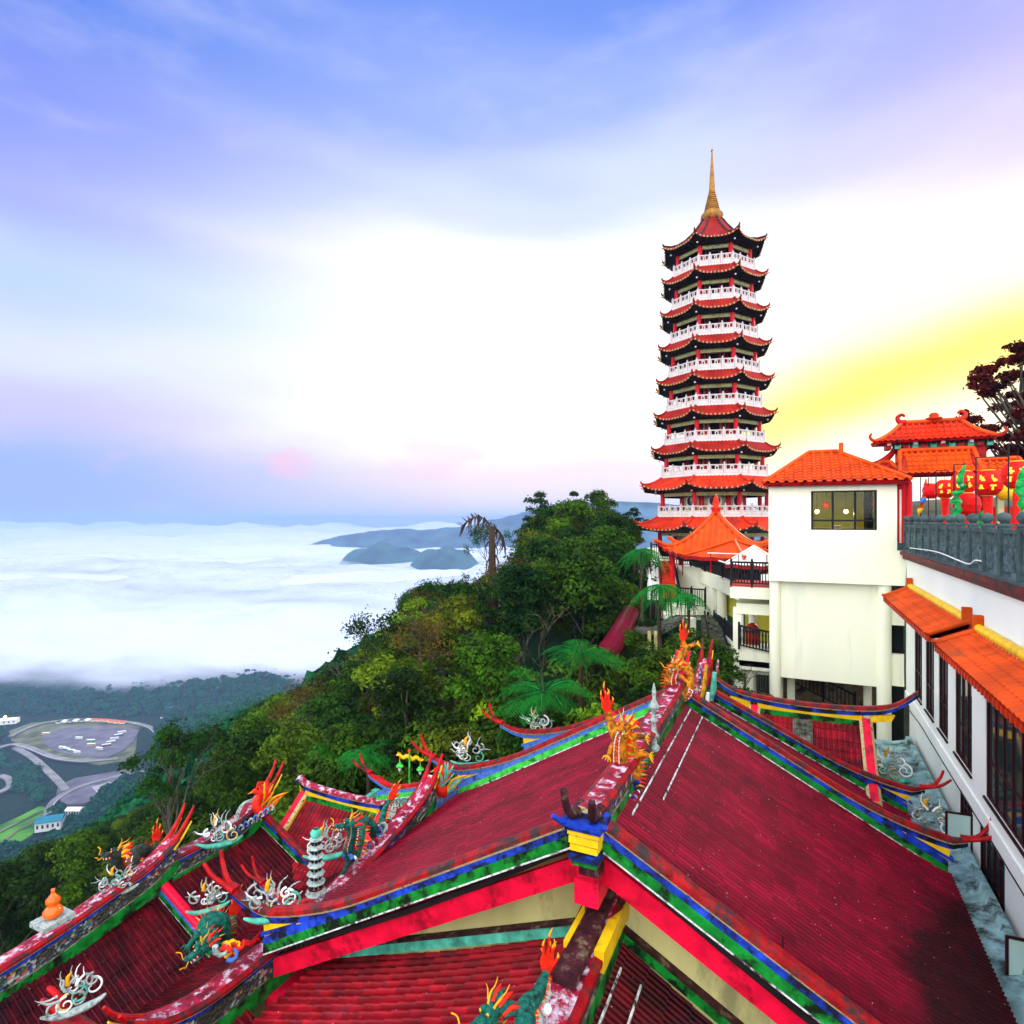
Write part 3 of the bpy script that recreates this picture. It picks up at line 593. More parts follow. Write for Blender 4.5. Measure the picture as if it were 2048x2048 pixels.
def ridge(parent, pts, w=.24, hgt=.75, cap='peel', side='mosaic', lat=XV, horns=(True, True), hm='redp', line='cream', q=1.0, plinth='plinth', name='ridge', hornrise=1.0, band='blue', foot='green'):
    """raised main ridge: plinth, relief panel, dark band and a broad painted cap that curves up at the ends"""
    P = bez(pts, 6); mb = MB()
    pr = [(-w * 1.15, -.25), (w * 1.15, -.25), (w * 1.15, .10), (w, .12), (w, hgt * .70), (w * 1.12, hgt * .72), (w * 1.12, hgt * .86), (-w * 1.12, hgt * .86), (-w * 1.12, hgt * .72), (-w, hgt * .70), (-w, .12), (-w * 1.15, .10)]
    ms = [plinth, foot, plinth, side, band, band, band, band, band, side, plinth, foot]
    mb.sweep(P, pr, ms, lat, endm='blue'); mb.build(name, parent)
    mb = MB(); c = [(-w * 1.3, hgt * .86), (w * 1.3, hgt * .86), (w * 1.45, hgt * .92), (w * 1.4, hgt * 1.0), (w * .9, hgt * 1.07), (-w * .9, hgt * 1.07), (-w * 1.4, hgt * 1.0), (-w * 1.45, hgt * .92)]
    mb.sweep([p + ZV * .003 for p in P], c, [line, line, 'redcap', 'redcap', cap, 'redcap', 'redcap', line], lat); mb.build('ridge_cap', parent)
    for end, on in ((0, horns[0]), (1, horns[1])):
        if not on: continue
        e = P[0] if end == 0 else P[-1]; e2 = P[3] if end == 0 else P[-4]
        d = (e - e2).normalized(); d = Vector((d.x, d.y, max(d.z, .1))).normalized()
        for sgn in (-1, 1):
            o = lat * (w * .8 * sgn); b = e + ZV * hgt * .97 - d * .25
            pt = bez([b + o, b + o * 1.05 + d * .35 * q + ZV * .10 * q, b + o * 1.15 + d * .68 * q + ZV * .42 * q * hornrise, b + o * 1.35 + d * .85 * q + ZV * .70 * q * hornrise], 4)
            m2 = MB(); m2.tube(pt, [w * .5 * (1 - .62 * k / (len(pt) - 1)) for k in range(len(pt))], hm, 8, flat=.8); m2.build('horn', parent)
            pt = [p - ZV * .17 * q + d * .05 for p in pt[:-4]]
            m2 = MB(); m2.tube([p + o * .35 for p in pt], [w * .30 * (1 - .5 * k / (len(pt) - 1)) for k in range(len(pt))], 'yellow', 6, flat=.6); m2.build('horn_trim', parent)

# ================================================================== main hall
HX, HZ = -3.03, -5.16; EX, EZ = 3.27, -8.5; WX, WZ = -10.3, -9.25
Y0, Y1, Y2 = 9.5, 17.6, 21.5
hall = empty('main_hall', (HX, 13, -14)); tag(hall, 'main temple hall, largest crimson roof, golden dragons on its ridge', 'temple hall')
sR = (Vector((EX, 0, EZ)) - Vector((HX, 0, HZ))); sL = (Vector((WX, 0, WZ)) - Vector((HX, 0, HZ)))
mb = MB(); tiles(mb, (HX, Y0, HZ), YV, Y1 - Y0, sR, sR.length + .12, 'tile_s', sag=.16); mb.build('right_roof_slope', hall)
mb = MB(); tiles(mb, (HX, Y0, HZ), YV, Y1 - Y0, sL, sL.length + .1, 'tile', sag=.16); mb.build('left_roof_slope', hall)
def sg(A, d, L, sag): # point list following the sagged slope
    return None
rake(hall, (HX, Y0 - .05, HZ + .02), (EX + .05, Y0 - .05, EZ + .05), 1, q=.86, cm='redcap', reach=.6)
rake(hall, (HX, Y0 - .05, HZ + .02), (WX, Y0 - .05, WZ + .02), 1, q=.86, cm='redcap')
rake(hall, (HX, Y1 + .05, HZ + .05), (EX + .05, Y1 + .05, EZ + .02), 1, q=.80, reach=.5, rise=.25)
rake(hall, (HX, Y1 + .05, HZ + .05), (WX, Y1 + .05, WZ + .02), 1, q=.88, lower=('lgreen', 'lblue'), cm='redcap')
# flashing strips beside the ridge
for dx in (.42, .78):
    s = sR.normalized(); a = Vector((HX, 0, HZ)) + s * dx
    mb = MB(); mb.sweep([(a.x, y, a.z + .055) for y in (Y0 + (2.4 if dx > .5 else 1.2), Y1 - .25)], [(-.011, -.02), (.011, -.02), (.011, .012), (-.011, .012)], ['white_edge'] * 4, s); mb.build('flashing_strip', hall)
ridge(hall, [(HX, 9.2, HZ + .06), (HX, 10, HZ + .0), (HX, 11.2, HZ - .03), (HX, 13.5, HZ + .0), (HX, 15.6, HZ + .03), (HX, 17.0, HZ + .14), (HX, 17.9, HZ + .36)], w=.17, hgt=.46, horns=(False, True), hm='pinkred', hornrise=.55, q=.85)
# the near ridge end: stepped painted block with a dark upturned fork
mb = MB()
for i, (z0, z1, w, m) in enumerate([(-.62, -.48, .27, 'green'), (-.48, -.30, .31, 'blue'), (-.30, -.24, .25, 'blue'), (-.24, -.08, .29, 'yellow'), (-.08, -.04, .26, 'cream'), (-.04, .14, .31, 'yellow'), (.14, .19, .28, 'cream'), (.19, .32, .33, 'yellow'), (.32, .44, .38, 'blue'), (.44, .60, .44, 'blue')]):
    mb.box((HX - w * .78, 9.08 - (w - .25) * .8, HZ + .05 + z0 * .62), (HX + w * .78, 9.42, HZ + .05 + z1 * .62), m)
mb.build('ridge_end_block', hall)
for sgn, oy in ((-1, 0), (1, 0)):
    b = Vector((HX + .16 * sgn, 9.1, HZ + .48))
    pt = bez([b + Vector((0, .35, -.02)), b, b + Vector((.02 * sgn, -.16, .07)), b + Vector((.05 * sgn, -.27, .23)), b + Vector((.07 * sgn, -.33, .40 + .09 * (sgn < 0)))], 4)
    mb = MB(); mb.tube(pt, [.095 - .04 * k / (len(pt) - 1) for k in range(len(pt))], 'grime', 8); mb.build('forked_tip', hall)
    b = Vector((HX + .26 * sgn, 9.05, HZ + .38))
    pt = bez([b + Vector((0, .35, 0)), b, b + Vector((.08 * sgn, -.16, .04)), b + Vector((.17 * sgn, -.24, .13))], 4)
    mb = MB(); mb.tube(pt, [.10 - .05 * k / (len(pt) - 1) for k in range(len(pt))], 'blue', 8, flat=.7); mb.build('blue_horn', hall)
# gable wall, bargeboards, purlin end
GY = Y0 + .95
mb = MB(); zb = -13.9
pts = [(WX + .8, GY, zb), (EX - .7, GY, zb), (EX - .7, GY, EZ + .12), (HX, GY, HZ - .22), (WX + .8, GY, WZ + .17)]
mb.prism(pts, (0, .3, 0), 'gable'); mb.box((-.2, GY - .012, -9), (-.17, GY, -6.6), 'grime'); mb.build('gable_wall', hall)
pts = [(x, Y1 - .9, z) for x, y, z in pts]
mb = MB(); mb.prism(pts, (0, .3, 0), 'gable'); mb.build('rear_gable_wall', hall)
for side, (ex, ez) in ((1, (EX, EZ)), (-1, (WX, WZ))):
    A = Vector((HX, Y0 + .16, HZ - .34)); B = Vector((ex, Y0 + .16, ez - .32))
    mb = MB(); mb.sweep([A, A.lerp(B, .5), B], [(-.05, -.42), (.05, -.42), (.05, 0), (-.05, 0)], ['pinkred'] * 4, YV); mb.build('bargeboard', hall)
    mb = MB(); mb.sweep([A + ZV * .22, A.lerp(B, .5) + ZV * .22, B + ZV * .22], [(-.10, -.10), (.75, -.22), (.75, -.12), (-.10, .05)], ['tile_red', 'grime', 'tile_red', 'tile_red'], YV); mb.build('verge_tiles', hall)
mb = MB(); mb.box((HX - .2, Y0 - .32, HZ - 1.02), (HX + .2, GY, HZ - .62), 'pinkred'); mb.box((HX - .17, Y0 - .18, HZ - .62), (HX + .17, Y0 + .12, HZ - .36), 'grime'); mb.build('purlin_end', hall)
mb = MB(); mb.box((WX + .6, Y0 + 1.2, -14), (EX - .9, Y1 - .9, WZ - .1), 'gable'); mb.build('wall', hall)
# ------------------------------------------------------------------ rear hall (behind the far verge)
rear = empty('rear_hall', (-3, 19.6, -14)); tag(rear, 'temple hall right behind the main one, narrow crimson strip between banded verges', 'temple hall')
RX, RZ, REX, REZ, RWX, RWZ = -2.9, -6.0, 3.05, -8.85, -9.6, -9.2
r1 = Vector((REX - RX, 0, REZ - RZ)); r2 = Vector((RWX - RX, 0, RWZ - RZ))
mb = MB(); tiles(mb, (RX, Y1 + .35, RZ), YV, Y2 - Y1 - .35, r1, r1.length, 'tile', sag=.12); mb.build('right_roof_slope', rear)
mb = MB(); tiles(mb, (RX, Y1 + .35, RZ), YV, Y2 - Y1 - .35, r2, r2.length, 'tile', sag=.12); mb.build('left_roof_slope', rear)
rake(rear, (RX, Y2, RZ + .05), (REX, Y2, REZ + .05), 1, q=.74, reach=.6, rise=.35)
rake(rear, (RX, Y2, RZ + .05), (RWX, Y2, RWZ + .05), 1, q=.9, lower=('lgreen', 'lblue'), reach=1.2)
ridge(rear, [(RX, Y1 + .5, RZ + .1), (RX, 19.6, RZ + .05), (RX, 21.2, RZ + .25), (RX, 22.2, RZ + .60)], w=.17, hgt=.45, horns=(False, True), hm='redcap', cap='peel', hornrise=.6)
mb = MB(); mb.box((RWX + .9, Y1 + .2, -14), (REX - .8, Y2 - .6, -9.5), 'gable'); mb.prism([(RWX + .9, Y2 - .62, -9.5), (REX - .8, Y2 - .62, -9.5), (REX - .8, Y2 - .62, -8.9), (RX, Y2 - .62, RZ - .25), (RWX + .9, Y2 - .62, -9.3)], (0, .3, 0), 'gable'); mb.build('wall', rear)
# ------------------------------------------------------------------ cross hall with the yellow ridge (right, behind)
def cross_hall(lab, xl, xr, y, z, run, fall, tm, group=None, patch=False, q=1.0, wing=1.0, yb=1.4, capm_='redcap', bz=-13):
    t = empty('gate_hall', ((xl + xr) / 2, y, bz)); tag(t, lab, 'temple hall')
    S = Vector((0, -run, -fall)); S2 = Vector((0, run, -fall))
    mb = MB(); tiles(mb, (xl, y, z), XV, xr - xl, S, S.length, tm, pitch=.17, h=.04, sag=.08)
    mb.build('front_roof_slope', t)
    mb = MB(); tiles(mb, (xl, y, z), XV, xr - xl, S2, S2.length, tm, pitch=.17, h=.04, sag=.08); mb.build('rear_roof_slope', t)
    P = bez([(xl - 1.5 * wing, y, z + .75 * wing), (xl - .8 * wing, y, z + .28), (xl + .1, y, z + .08), ((xl + xr) / 2, y, z), (xr - .1, y, z + .08), (xr + .8 * wing, y, z + .30), (xr + 1.5 * wing, y, z + .85 * wing)], 5)
    mb = MB(); mb.sweep([(xl + .1, y, z), (xr - .1, y, z)], [(-.12, -.08), (.12, -.08), (.12, .10), (.10, .13), (.10, .34), (-.10, .34), (-.10, .13), (-.12, .10)], ['lgreen', 'green', 'green', 'yellow', 'yellow', 'yellow', 'green', 'green'], YV); mb.build('yellow_ridge_band', t)
    mb = MB(); mb.sweep([p + ZV * .36 for p in P], [(-.12, -.14), (.12, -.14), (.12, 0), (-.12, 0)], ['blue'] * 4, YV, scale=lambda t: 1 - .6 * abs(t - .5)); mb.build('blue_band', t)
    mb = MB(); mb.sweep([p + ZV * .364 for p in P], [(l * .9, u * .8) for l, u in CAP], capm(capm_), YV, scale=lambda t: 1 - .7 * max(0, abs(t - .5) - .25) * 2); mb.build('ridge_cap', t)
    for sgn, xx in ((-1, xl), (1, xr)):
        mb = MB(); mb.prism([(xx + sgn * .15, y - .08, z + .10), (xx + sgn * .75 * wing, y - .08, z + .22), (xx + sgn * .85 * wing, y - .08, z + .42), (xx + sgn * .15, y - .08, z + .36)], (0, .16, 0), 'yellow'); mb.build('yellow_panel', t)
        A = Vector((xx, y - .1, z + .02)); B = Vector((xx, y - run, z - fall + .05))
        mb = MB(); mb.sweep([A, A.lerp(B, .5) - ZV * .06, B], [(-.17, -.08), (.17, -.08), (.20, .1), (.12, .22), (-.12, .22), (-.20, .1)], ['gable', 'yellow', 'cream', 'pinkred', 'cream', 'yellow'], XV); mb.build('hip_band', t)
    if patch:
        mb = MB(); a = Vector((xl + (xr - xl) * .36, y, z)); tiles(mb, a + S.normalized() * .2 + Vector((0, -.03, .055)), XV, .62, S, S.length * .7, 'plinth', pitch=.17, h=.03); mb.build('grey_tile_patch', t)
    mb = MB(); mb.box((xl + .4, y - run * .8, bz), (xr - .4, y + run * .8, z - fall * .82), 'gable'); mb.build('wall', t)
    return t
cross_hall('small yellow ridged hall beside the white lookout, with a grey tile patch', -1.35, 2.15, 23.6, -6.95, 2.7, 1.75, 'tile_red', patch=True)
# ================================================================== left halls
side = empty('side_hall', (-10.5, 12, -15)); tag(side, 'low side hall left of the main roof, ridge bearing green dragons', 'temple hall')
SX = -10.6
ridge(side, [(SX, 6.8, -9.6), (SX, 7.9, -10.0), (SX, 9.4, -10.1), (SX, 11.4, -10.1), (SX, 13.2, -9.80), (SX, 14.9, -9.45), (SX, 15.8, -9.15), (SX, 16.3, -8.85)], w=.20, hgt=.62, horns=(True, True), hornrise=.65, cap='peel', q=.85, foot='green')
s1 = Vector((1.6, 0, -.8)); s2 = Vector((-4.2, 0, -2.1))
mb = MB(); tiles(mb, (SX, 7.0, -10.15), YV, 2.0, s1, s1.length, 'tile_red', pitch=.18, h=.05); mb.build('right_roof_slope', side)
mb = MB(); tiles(mb, (SX, 7.4, -10.15), YV, 8.4, s2, s2.length, 'tile2', sag=.1); mb.build('left_roof_slope', side)
mb = MB(); mb.box((SX - 3.2, 8.2, -16), (SX - .2, 15.4, -12.4), 'gable'); mb.build('wall', side)
# small verge coming off the side ridge behind the miniature tower, and the light verge beyond it
rake(side, (SX - .2, 11.9, -9.9), (SX - 2.0, 11.9, -10.7), 1, q=.7, lower=('yellow', 'lblue'), cm='redp', yel=False, reach=.9)
rake(side, (SX + .1, 16.6, -8.8), (SX - 2.3, 16.6, -9.5), 1, q=.7, lower=('lgreen', 'lblue'), cm='redp', yel=False, reach=.6)
mb = MB(); A = Vector((WX + .1, 17.75, WZ - .05)); B = Vector((-11.9, 16.4, -9.9))
mb.sweep([A, A.lerp(B, .5) - ZV * .06, B], [(-.14, -.22), (.14, -.22), (.14, -.02), (.14, .12), (.1, .30), (-.1, .30), (-.14, .12), (-.14, -.02)], ['redp', 'lgreen', 'lblue', 'lblue', 'redp', 'lblue', 'lblue', 'lgreen'], XV); mb.build('light_verge', side)
west = empty('west_hall', (-17, 10, -16)); tag(west, 'far left temple hall with dark red tiles and the dark dragon', 'temple hall')
LX = -17.5
ridge(west, [(LX, 3.0, -11.5), (LX, 6, -11.55), (LX, 8.5, -11.45), (LX, 10.3, -11.2), (LX, 11.6, -10.95), (LX, 12.4, -10.55)], w=.20, hgt=.70, horns=(False, True), hornrise=.7, cap='peel', foot='green')
s3 = Vector((4.0, 0, -2.0)); s4 = Vector((-4.0, 0, -2.0))
mb = MB(); tiles(mb, (LX, 2.5, -11.45), YV, 9.4, s3, s3.length * 1.35, 'tile2', sag=.14, pitch=.16, h=.045); mb.build('right_roof_slope', west)
mb = MB(); tiles(mb, (LX, 2.5, -11.45), YV, 9.4, s4, s4.length, 'tile2', sag=.14, pitch=.16, h=.045); mb.build('left_roof_slope', west)
rake(west, (LX + .1, 11.95, -11.35), (LX + 2.9, 11.95, -12.75), 1, q=.8, lower=('green', 'lblue'), reach=.9, cm='pinkred')
mb = MB(); mb.box((LX - 3, 3, -17), (LX + 4, 11.2, -13.3), 'gable'); mb.build('wall', west)
west2 = empty('upper_west_hall', (-17, 14, -16)); tag(west2, 'dark roofed temple hall stepping up behind the far left one, crowned by the red phoenix', 'temple hall')
ridge(west2, [(LX, 12.2, -11.05), (LX, 13.4, -11.1), (LX, 14.6, -11.0), (LX, 15.4, -10.75), (LX, 16.1, -10.4)], w=.19, hgt=.62, horns=(False, True), hornrise=.7, cap='peel', foot='green')
mb = MB(); tiles(mb, (LX, 12.1, -11.0), YV, 3.6, s3, s3.length * 1.3, 'tile2', sag=.12, pitch=.16, h=.045); mb.build('right_roof_slope', west2)
mb = MB(); tiles(mb, (LX, 12.1, -11.0), YV, 3.6, s4, s4.length, 'tile2', sag=.12, pitch=.16, h=.045); mb.build('left_roof_slope', west2)
rake(west2, (LX + .1, 15.75, -10.9), (LX + 3.9, 15.75, -12.85), 1, q=.8, lower=('green', 'blue'), reach=.7, yel=True, cm='redcap')
mb = MB(); mb.box((LX - 3, 12.3, -17), (LX + 3.6, 15.4, -12.9), 'gable'); mb.build('wall', west2)
t = cross_hall('small left hall with a yellow banded ridge and red tiles behind the miniature tower', -17.0, -13.3, 17.4, -10.6, 2.4, 1.7, 'tile_red', q=.9, wing=.25, capm_='peel', bz=-16)
# ================================================================== lower front hall under the near gable
front = empty('front_hall', (HX, 5, -14)); tag(front, 'lower front hall with dark weathered ridge meeting the cream gable', 'temple hall')
LRX = HX + .02; LRZ = -7.35
f1 = Vector((6.2, 0, -3.3)); f2 = Vector((-6.6, 0, -2.55))
mb = MB(); tiles(mb, (LRX, 2.0, LRZ), YV, GY - 2.02, f1, f1.length, 'tile2', sag=.1); mb.build('right_roof_slope', front)
mb = MB(); tiles(mb, (LRX, 2.0, LRZ), YV, GY - 2.02, f2, f2.length, 'tile_red', sag=.1, pitch=.2, h=.06); mb.build('left_roof_slope', front)
ridge(front, [(LRX, 1.5, LRZ + .12), (LRX, 4.0, LRZ), (LRX, 7, LRZ), (LRX, 8.6, LRZ + .05), (LRX, GY + .05, LRZ + .25)], w=.24, hgt=.52, horns=(False, False), cap='peel', side='grime', band='grime', line='plinth')
mb = MB(); mb.box((LRX - .17, 8.1, LRZ + .66), (LRX + .17, GY, LRZ + .80), 'grime'); mb.box((LRX - .30, 8.9, LRZ + .40), (LRX - .2, GY, LRZ + .72), 'yellow'); mb.box((LRX + .2, 8.9, LRZ + .40), (LRX + .36, GY, LRZ + .72), 'yellow'); mb.build('ridge_saddle', front)
for side_, fv, m in ((1, f1, 'green'), (-1, f2, 'teal')):
    A = Vector((LRX + .3 * side_, GY - .07, LRZ - .05)); B = A + fv * .97
    mb = MB(); mb.sweep([A, B], [(-.06, -.02), (.06, -.02), (.06, .20), (-.06, .20)], [m] * 4, YV)
    mb.sweep([A + ZV * .2, B + ZV * .2], [(-.10, 0), (.06, 0), (.06, .05), (-.10, .05)], ['grime'] * 4, YV); mb.build('wall_flashing', front)
for dx in (.42, .80):
    s = f1.normalized(); a = Vector((LRX, 0, LRZ)) + s * dx
    mb = MB(); mb.sweep([(a.x, 2, a.z + .05), (a.x, GY - .6, a.z + .05)], [(-.015, -.02), (.015, -.02), (.015, .02), (-.015, .02)], ['white_edge'] * 4, s); mb.build('flashing_strip', front)
mb = MB(); b = pY(600, 1958, GY - .1); mb.box((b.x - .22, GY - .9, b.z - .2), (b.x + .2, GY, b.z + .15), 'pinkred'); mb.build('purlin_end', front)
mb = MB(); mb.box((LRX - 5, 2.6, -15), (LRX + 5, GY - .1, -10.2), 'gable'); mb.build('wall', front)
# concrete gutter path at the foot of the white wall
mb = MB(); vs = []; n = 60
for i in range(n + 1):
    y = 6 + 22.5 * i / n
    for x, z in ((2.9, -8.95), (3.55, -8.93), (3.95, -8.80), (4.0, -8.65), (4.15, -8.65)): vs.append((x, y, z + (fbm(y * 2, x * 3, 3) - .5) * .06))
mb.add(vs, [(i * 5 + j, i * 5 + j + 1, (i + 1) * 5 + j + 1, (i + 1) * 5 + j) for i in range(n) for j in range(4)], 'concrete', True)
tag(mb.build('gutter_path'), kind='structure')
# ================================================================== pagoda
PC = pD(1424, 1040, 60); PC.z = 0
PA0 = atan2((-PC).y, (-PC).x)      # towards the camera
def pang(k): return PA0 + radians(-22.5 + 5.0 + 45 * k)
def oct_pts(R, z, k0=0): return [PC + Vector((cos(pang(k)) * R, sin(pang(k)) * R, z)) for k in range(8)]
def zat(py, D): return -(py - HY) / F * D
def build_pagoda():
    t = empty('pagoda', (PC.x, PC.y, -4.5)); tag(t, 'tall eight sided pagoda of nine red roof tiers with a gold spire', 'pagoda')
    ey = [469, 541, 611, 682, 754, 826, 899, 974, 1060]       # front eave heights seen from the terrace
    eR = [4.9, 5.0, 5.15, 5.35, 5.55, 5.8, 6.05, 7.1, 7.7]   # eave radius
    bR = [3.72, 3.86, 4.02, 4.2, 4.4, 4.62, 4.9, 5.3, 5.6]      # gallery radius of the storey below each roof
    ez = [zat(y, 60 - r * .93) for y, r in zip(ey, eR)]
    n = 9
    rl = MB()
    for i in range(n):
        R, b, z = eR[i], bR[i], ez[i]
        top_in = .8 if i == 0 else bR[i - 1] + .42
        rise = 3.75 if i == 0 else (.92 if i < 7 else 1.15)
        drop = 0
        m = 'ored' if i < 7 else 'orange2'
        if i == 8: m = 'orange2'
        # roof: eight curved panels with ribs, corners swept up
        mb = MB(); NR = 12; ns = 8
        for k in range(8):
            a0, a1 = pang(k), pang(k + 1); vs = []; cols = NR * 2 + 1
            for j in range(ns + 1):
                s = j / ns; rad = top_in + (R - top_in) * s
                for c in range(cols):
                    u = c / (cols - 1); e = abs(u - .5) * 2
                    p0 = Vector((cos(a0), sin(a0), 0)) * rad; p1 = Vector((cos(a1), sin(a1), 0)) * rad
                    p = p0.lerp(p1, u) * (1 + .035 * e ** 4 * s)
                    if i == 0: zz = z + rise * (1 - s) ** 1.8
                    else: zz = z + rise * (1 - s) ** 1.25
                    zz += .52 * (e ** 3.2) * s ** 2 + (.055 if c % 2 else 0)
                    vs.append(PC + p + ZV * zz)
            fs = [(j * cols + c, j * cols + c + 1, (j + 1) * cols + c + 1, (j + 1) * cols + c) for j in range(ns) for c in range(cols - 1)]
            mb.add(vs, fs, m)
            low = [v - ZV * .14 for v in vs[-cols:]]; mb.add(vs[-cols:] + low, [(c, c + 1, cols + c + 1, cols + c) for c in range(cols - 1)], 'redp')
            # soffit with rafters back to the beams
            inn = []
            for c in range(cols):
                u = c / (cols - 1); p0 = Vector((cos(a0), sin(a0), 0)) * (b + .1); p1 = Vector((cos(a1), sin(a1), 0)) * (b + .1)
                inn.append(PC + p0.lerp(p1, u) + ZV * (z - .34))
            mb.add(low + inn, [(c, c + 1, cols + c + 1, cols + c) for c in range(cols - 1)], 'blk_tile')
            # tooth row of round eave tiles
            for c in range(1, cols, 2):
                p = vs[-cols + c]; d = (p - PC); d.z = 0; d.normalize()
                mb.box((-.055, -.05, -.13), (.055, .05, .02), 'beam', Matrix.Translation(p - ZV * .05 + d * .03) @ Matrix.Rotation(atan2(d.y, d.x) + pi / 2, 4, 'Z'))
        mb.build('tier_roof', t)
        # hip ridges with upturned tip
        for k in range(8):
            a = pang(k); dd = Vector((cos(a), sin(a), 0)); pts = []
            for j in range(7):
                s = j / 6; rad = (top_in + (R - top_in) * s) * (1 + .035 * s)
                zz = z + rise * (1 - s) ** (1.8 if i == 0 else 1.25) + .52 * s ** 2 + .07
                pts.append(PC + dd * rad + ZV * zz)
            pts += [pts[-1] + dd * .10 + ZV * .12, pts[-1] + dd * .12 + ZV * .30]
            mb = MB(); mb.tube(pts, [.11] * 7 + [.09, .03], m if i else 'grime', 6); mb.tube([pts[-3] - ZV * .24 - dd * .1, pts[-3] - ZV * .16 + dd * .26], [.07, .03], 'redp', 5)
            mb.build('hip_ridge', t)
            lp = PC + dd * (b + .62) + ZV * (z - .22)
            mb = MB(); mb.lathe([(0, -.09), (.07, -.06), (.09, 0), (.07, .06), (0, .09)], 'white', 8, lp); mb.build('lamp_globe', t)
        # storey under this roof
        zf = (ez[i + 1] + (1.15 if i + 1 >= 7 else .92) + .10) if i + 1 < n else -3.6
        ztop = z - .30
        cr = b - .12; mb = MB()
        for k in range(8):
            p = PC + Vector((cos(pang(k)) * cr, sin(pang(k)) * cr, 0))
            mb = MB(); mb.lathe([(.20, zf - .1), (.20, ztop + .1)], 'colred', 10, p); mb.build('column', t)
        # beams between the columns, wall, doors
        mb = MB(); q = [PC + Vector((cos(pang(k)) * (b - .1), sin(pang(k)) * (b - .1), 0)) for k in range(8)]
        for k in range(8):
            A, B = q[k], q[(k + 1) % 8]; dd = (B - A).normalized(); nn = Vector((dd.y, -dd.x, 0))
            if nn.dot(A - PC) < 0: nn = -nn
            bh = .36
            mb.add([A + dd * .16 + ZV * (ztop), B - dd * .16 + ZV * ztop, B - dd * .16 + ZV * (ztop - bh), A + dd * .16 + ZV * (ztop - bh), A + dd * .16 + ZV * ztop - nn * .16, B - dd * .16 + ZV * ztop - nn * .16, B - dd * .16 + ZV * (ztop - bh) - nn * .16, A + dd * .16 + ZV * (ztop - bh) - nn * .16],
                   [(0, 1, 2, 3), (3, 2, 6, 7), (4, 7, 6, 5)], ['beam', 'white', 'dark'])
        mb.build('beam', t)
        wr = b * .60 if i != n - 1 else b * .7; wq = [PC + Vector((cos(pang(k)) * wr, sin(pang(k)) * wr, 0)) for k in range(8)]
        mb = MB()
        for k in range(8):
            A, B = wq[k], wq[(k + 1) % 8]
            mb.add([A + ZV * zf, B + ZV * zf, B + ZV * (ztop + .3), A + ZV * (ztop + .3)], [(0, 1, 2, 3)], 'pwall' if (k % 2 == 0 or i >= 7) else 'dark')
        fl = [p + ZV * zf for p in oct_pts(b + .3, 0)]; mb.add([PC + Vector((cos(pang(k)) * (b + .34), sin(pang(k)) * (b + .34), zf)) for k in range(8)], [tuple(range(8))], 'beam')
        mb.add([PC + Vector((cos(pang(k)) * (b - .1), sin(pang(k)) * (b - .1), ztop - .02)) for k in range(8)], [tuple(range(8))], 'dark')
        mb.build('wall', t)
        for k in range(8):
            A, B = wq[k], wq[(k + 1) % 8]; mid = (A + B) / 2; dd = (B - A).normalized(); nn = (mid - PC); nn.z = 0; nn.normalize()
            T = Matrix(((dd.x, nn.x, 0, mid.x), (dd.y, nn.y, 0, mid.y), (0, 0, 1, 0), (0, 0, 0, 1)))
            mb = MB(); w = (B - A).length / 2
            if i < 7:
                mb.box((-w * .38, -.02, zf), (w * .38, .04, zf + 1.9), 'dark', T); mb.box((-w * .46, .0, zf), (-w * .38, .08, zf + 2.0), 'colred', T); mb.box((w * .38, .0, zf), (w * .46, .08, zf + 2.0), 'colred', T)
                mb.box((-w * .85, .0, zf), (-w * .62, .06, zf + 2.0), 'colred', T); mb.box((w * .62, .0, zf), (w * .85, .06, zf + 2.0), 'colred', T)
                mb.build('door', t)
            else:
                vs = [T @ Vector((cos(2 * pi * j / 8 + pi / 8) * .68, .05, zf + 1.45 + sin(2 * pi * j / 8 + pi / 8) * .68)) for j in range(8)]; vs2 = [T @ Vector((cos(2 * pi * j / 8 + pi / 8) * .52, .07, zf + 1.45 + sin(2 * pi * j / 8 + pi / 8) * .52)) for j in range(8)]
                mb.add(vs, [tuple(range(8))], 'white'); mb.add(vs2, [tuple(range(8))], 'glass'); mb.box((-w * .98, 0, zf), (-w * .8, .12, ztop), 'colred', T); mb.box((w * .8, 0, zf), (w * .98, .12, ztop), 'colred', T); mb.build('octagonal_window', t)
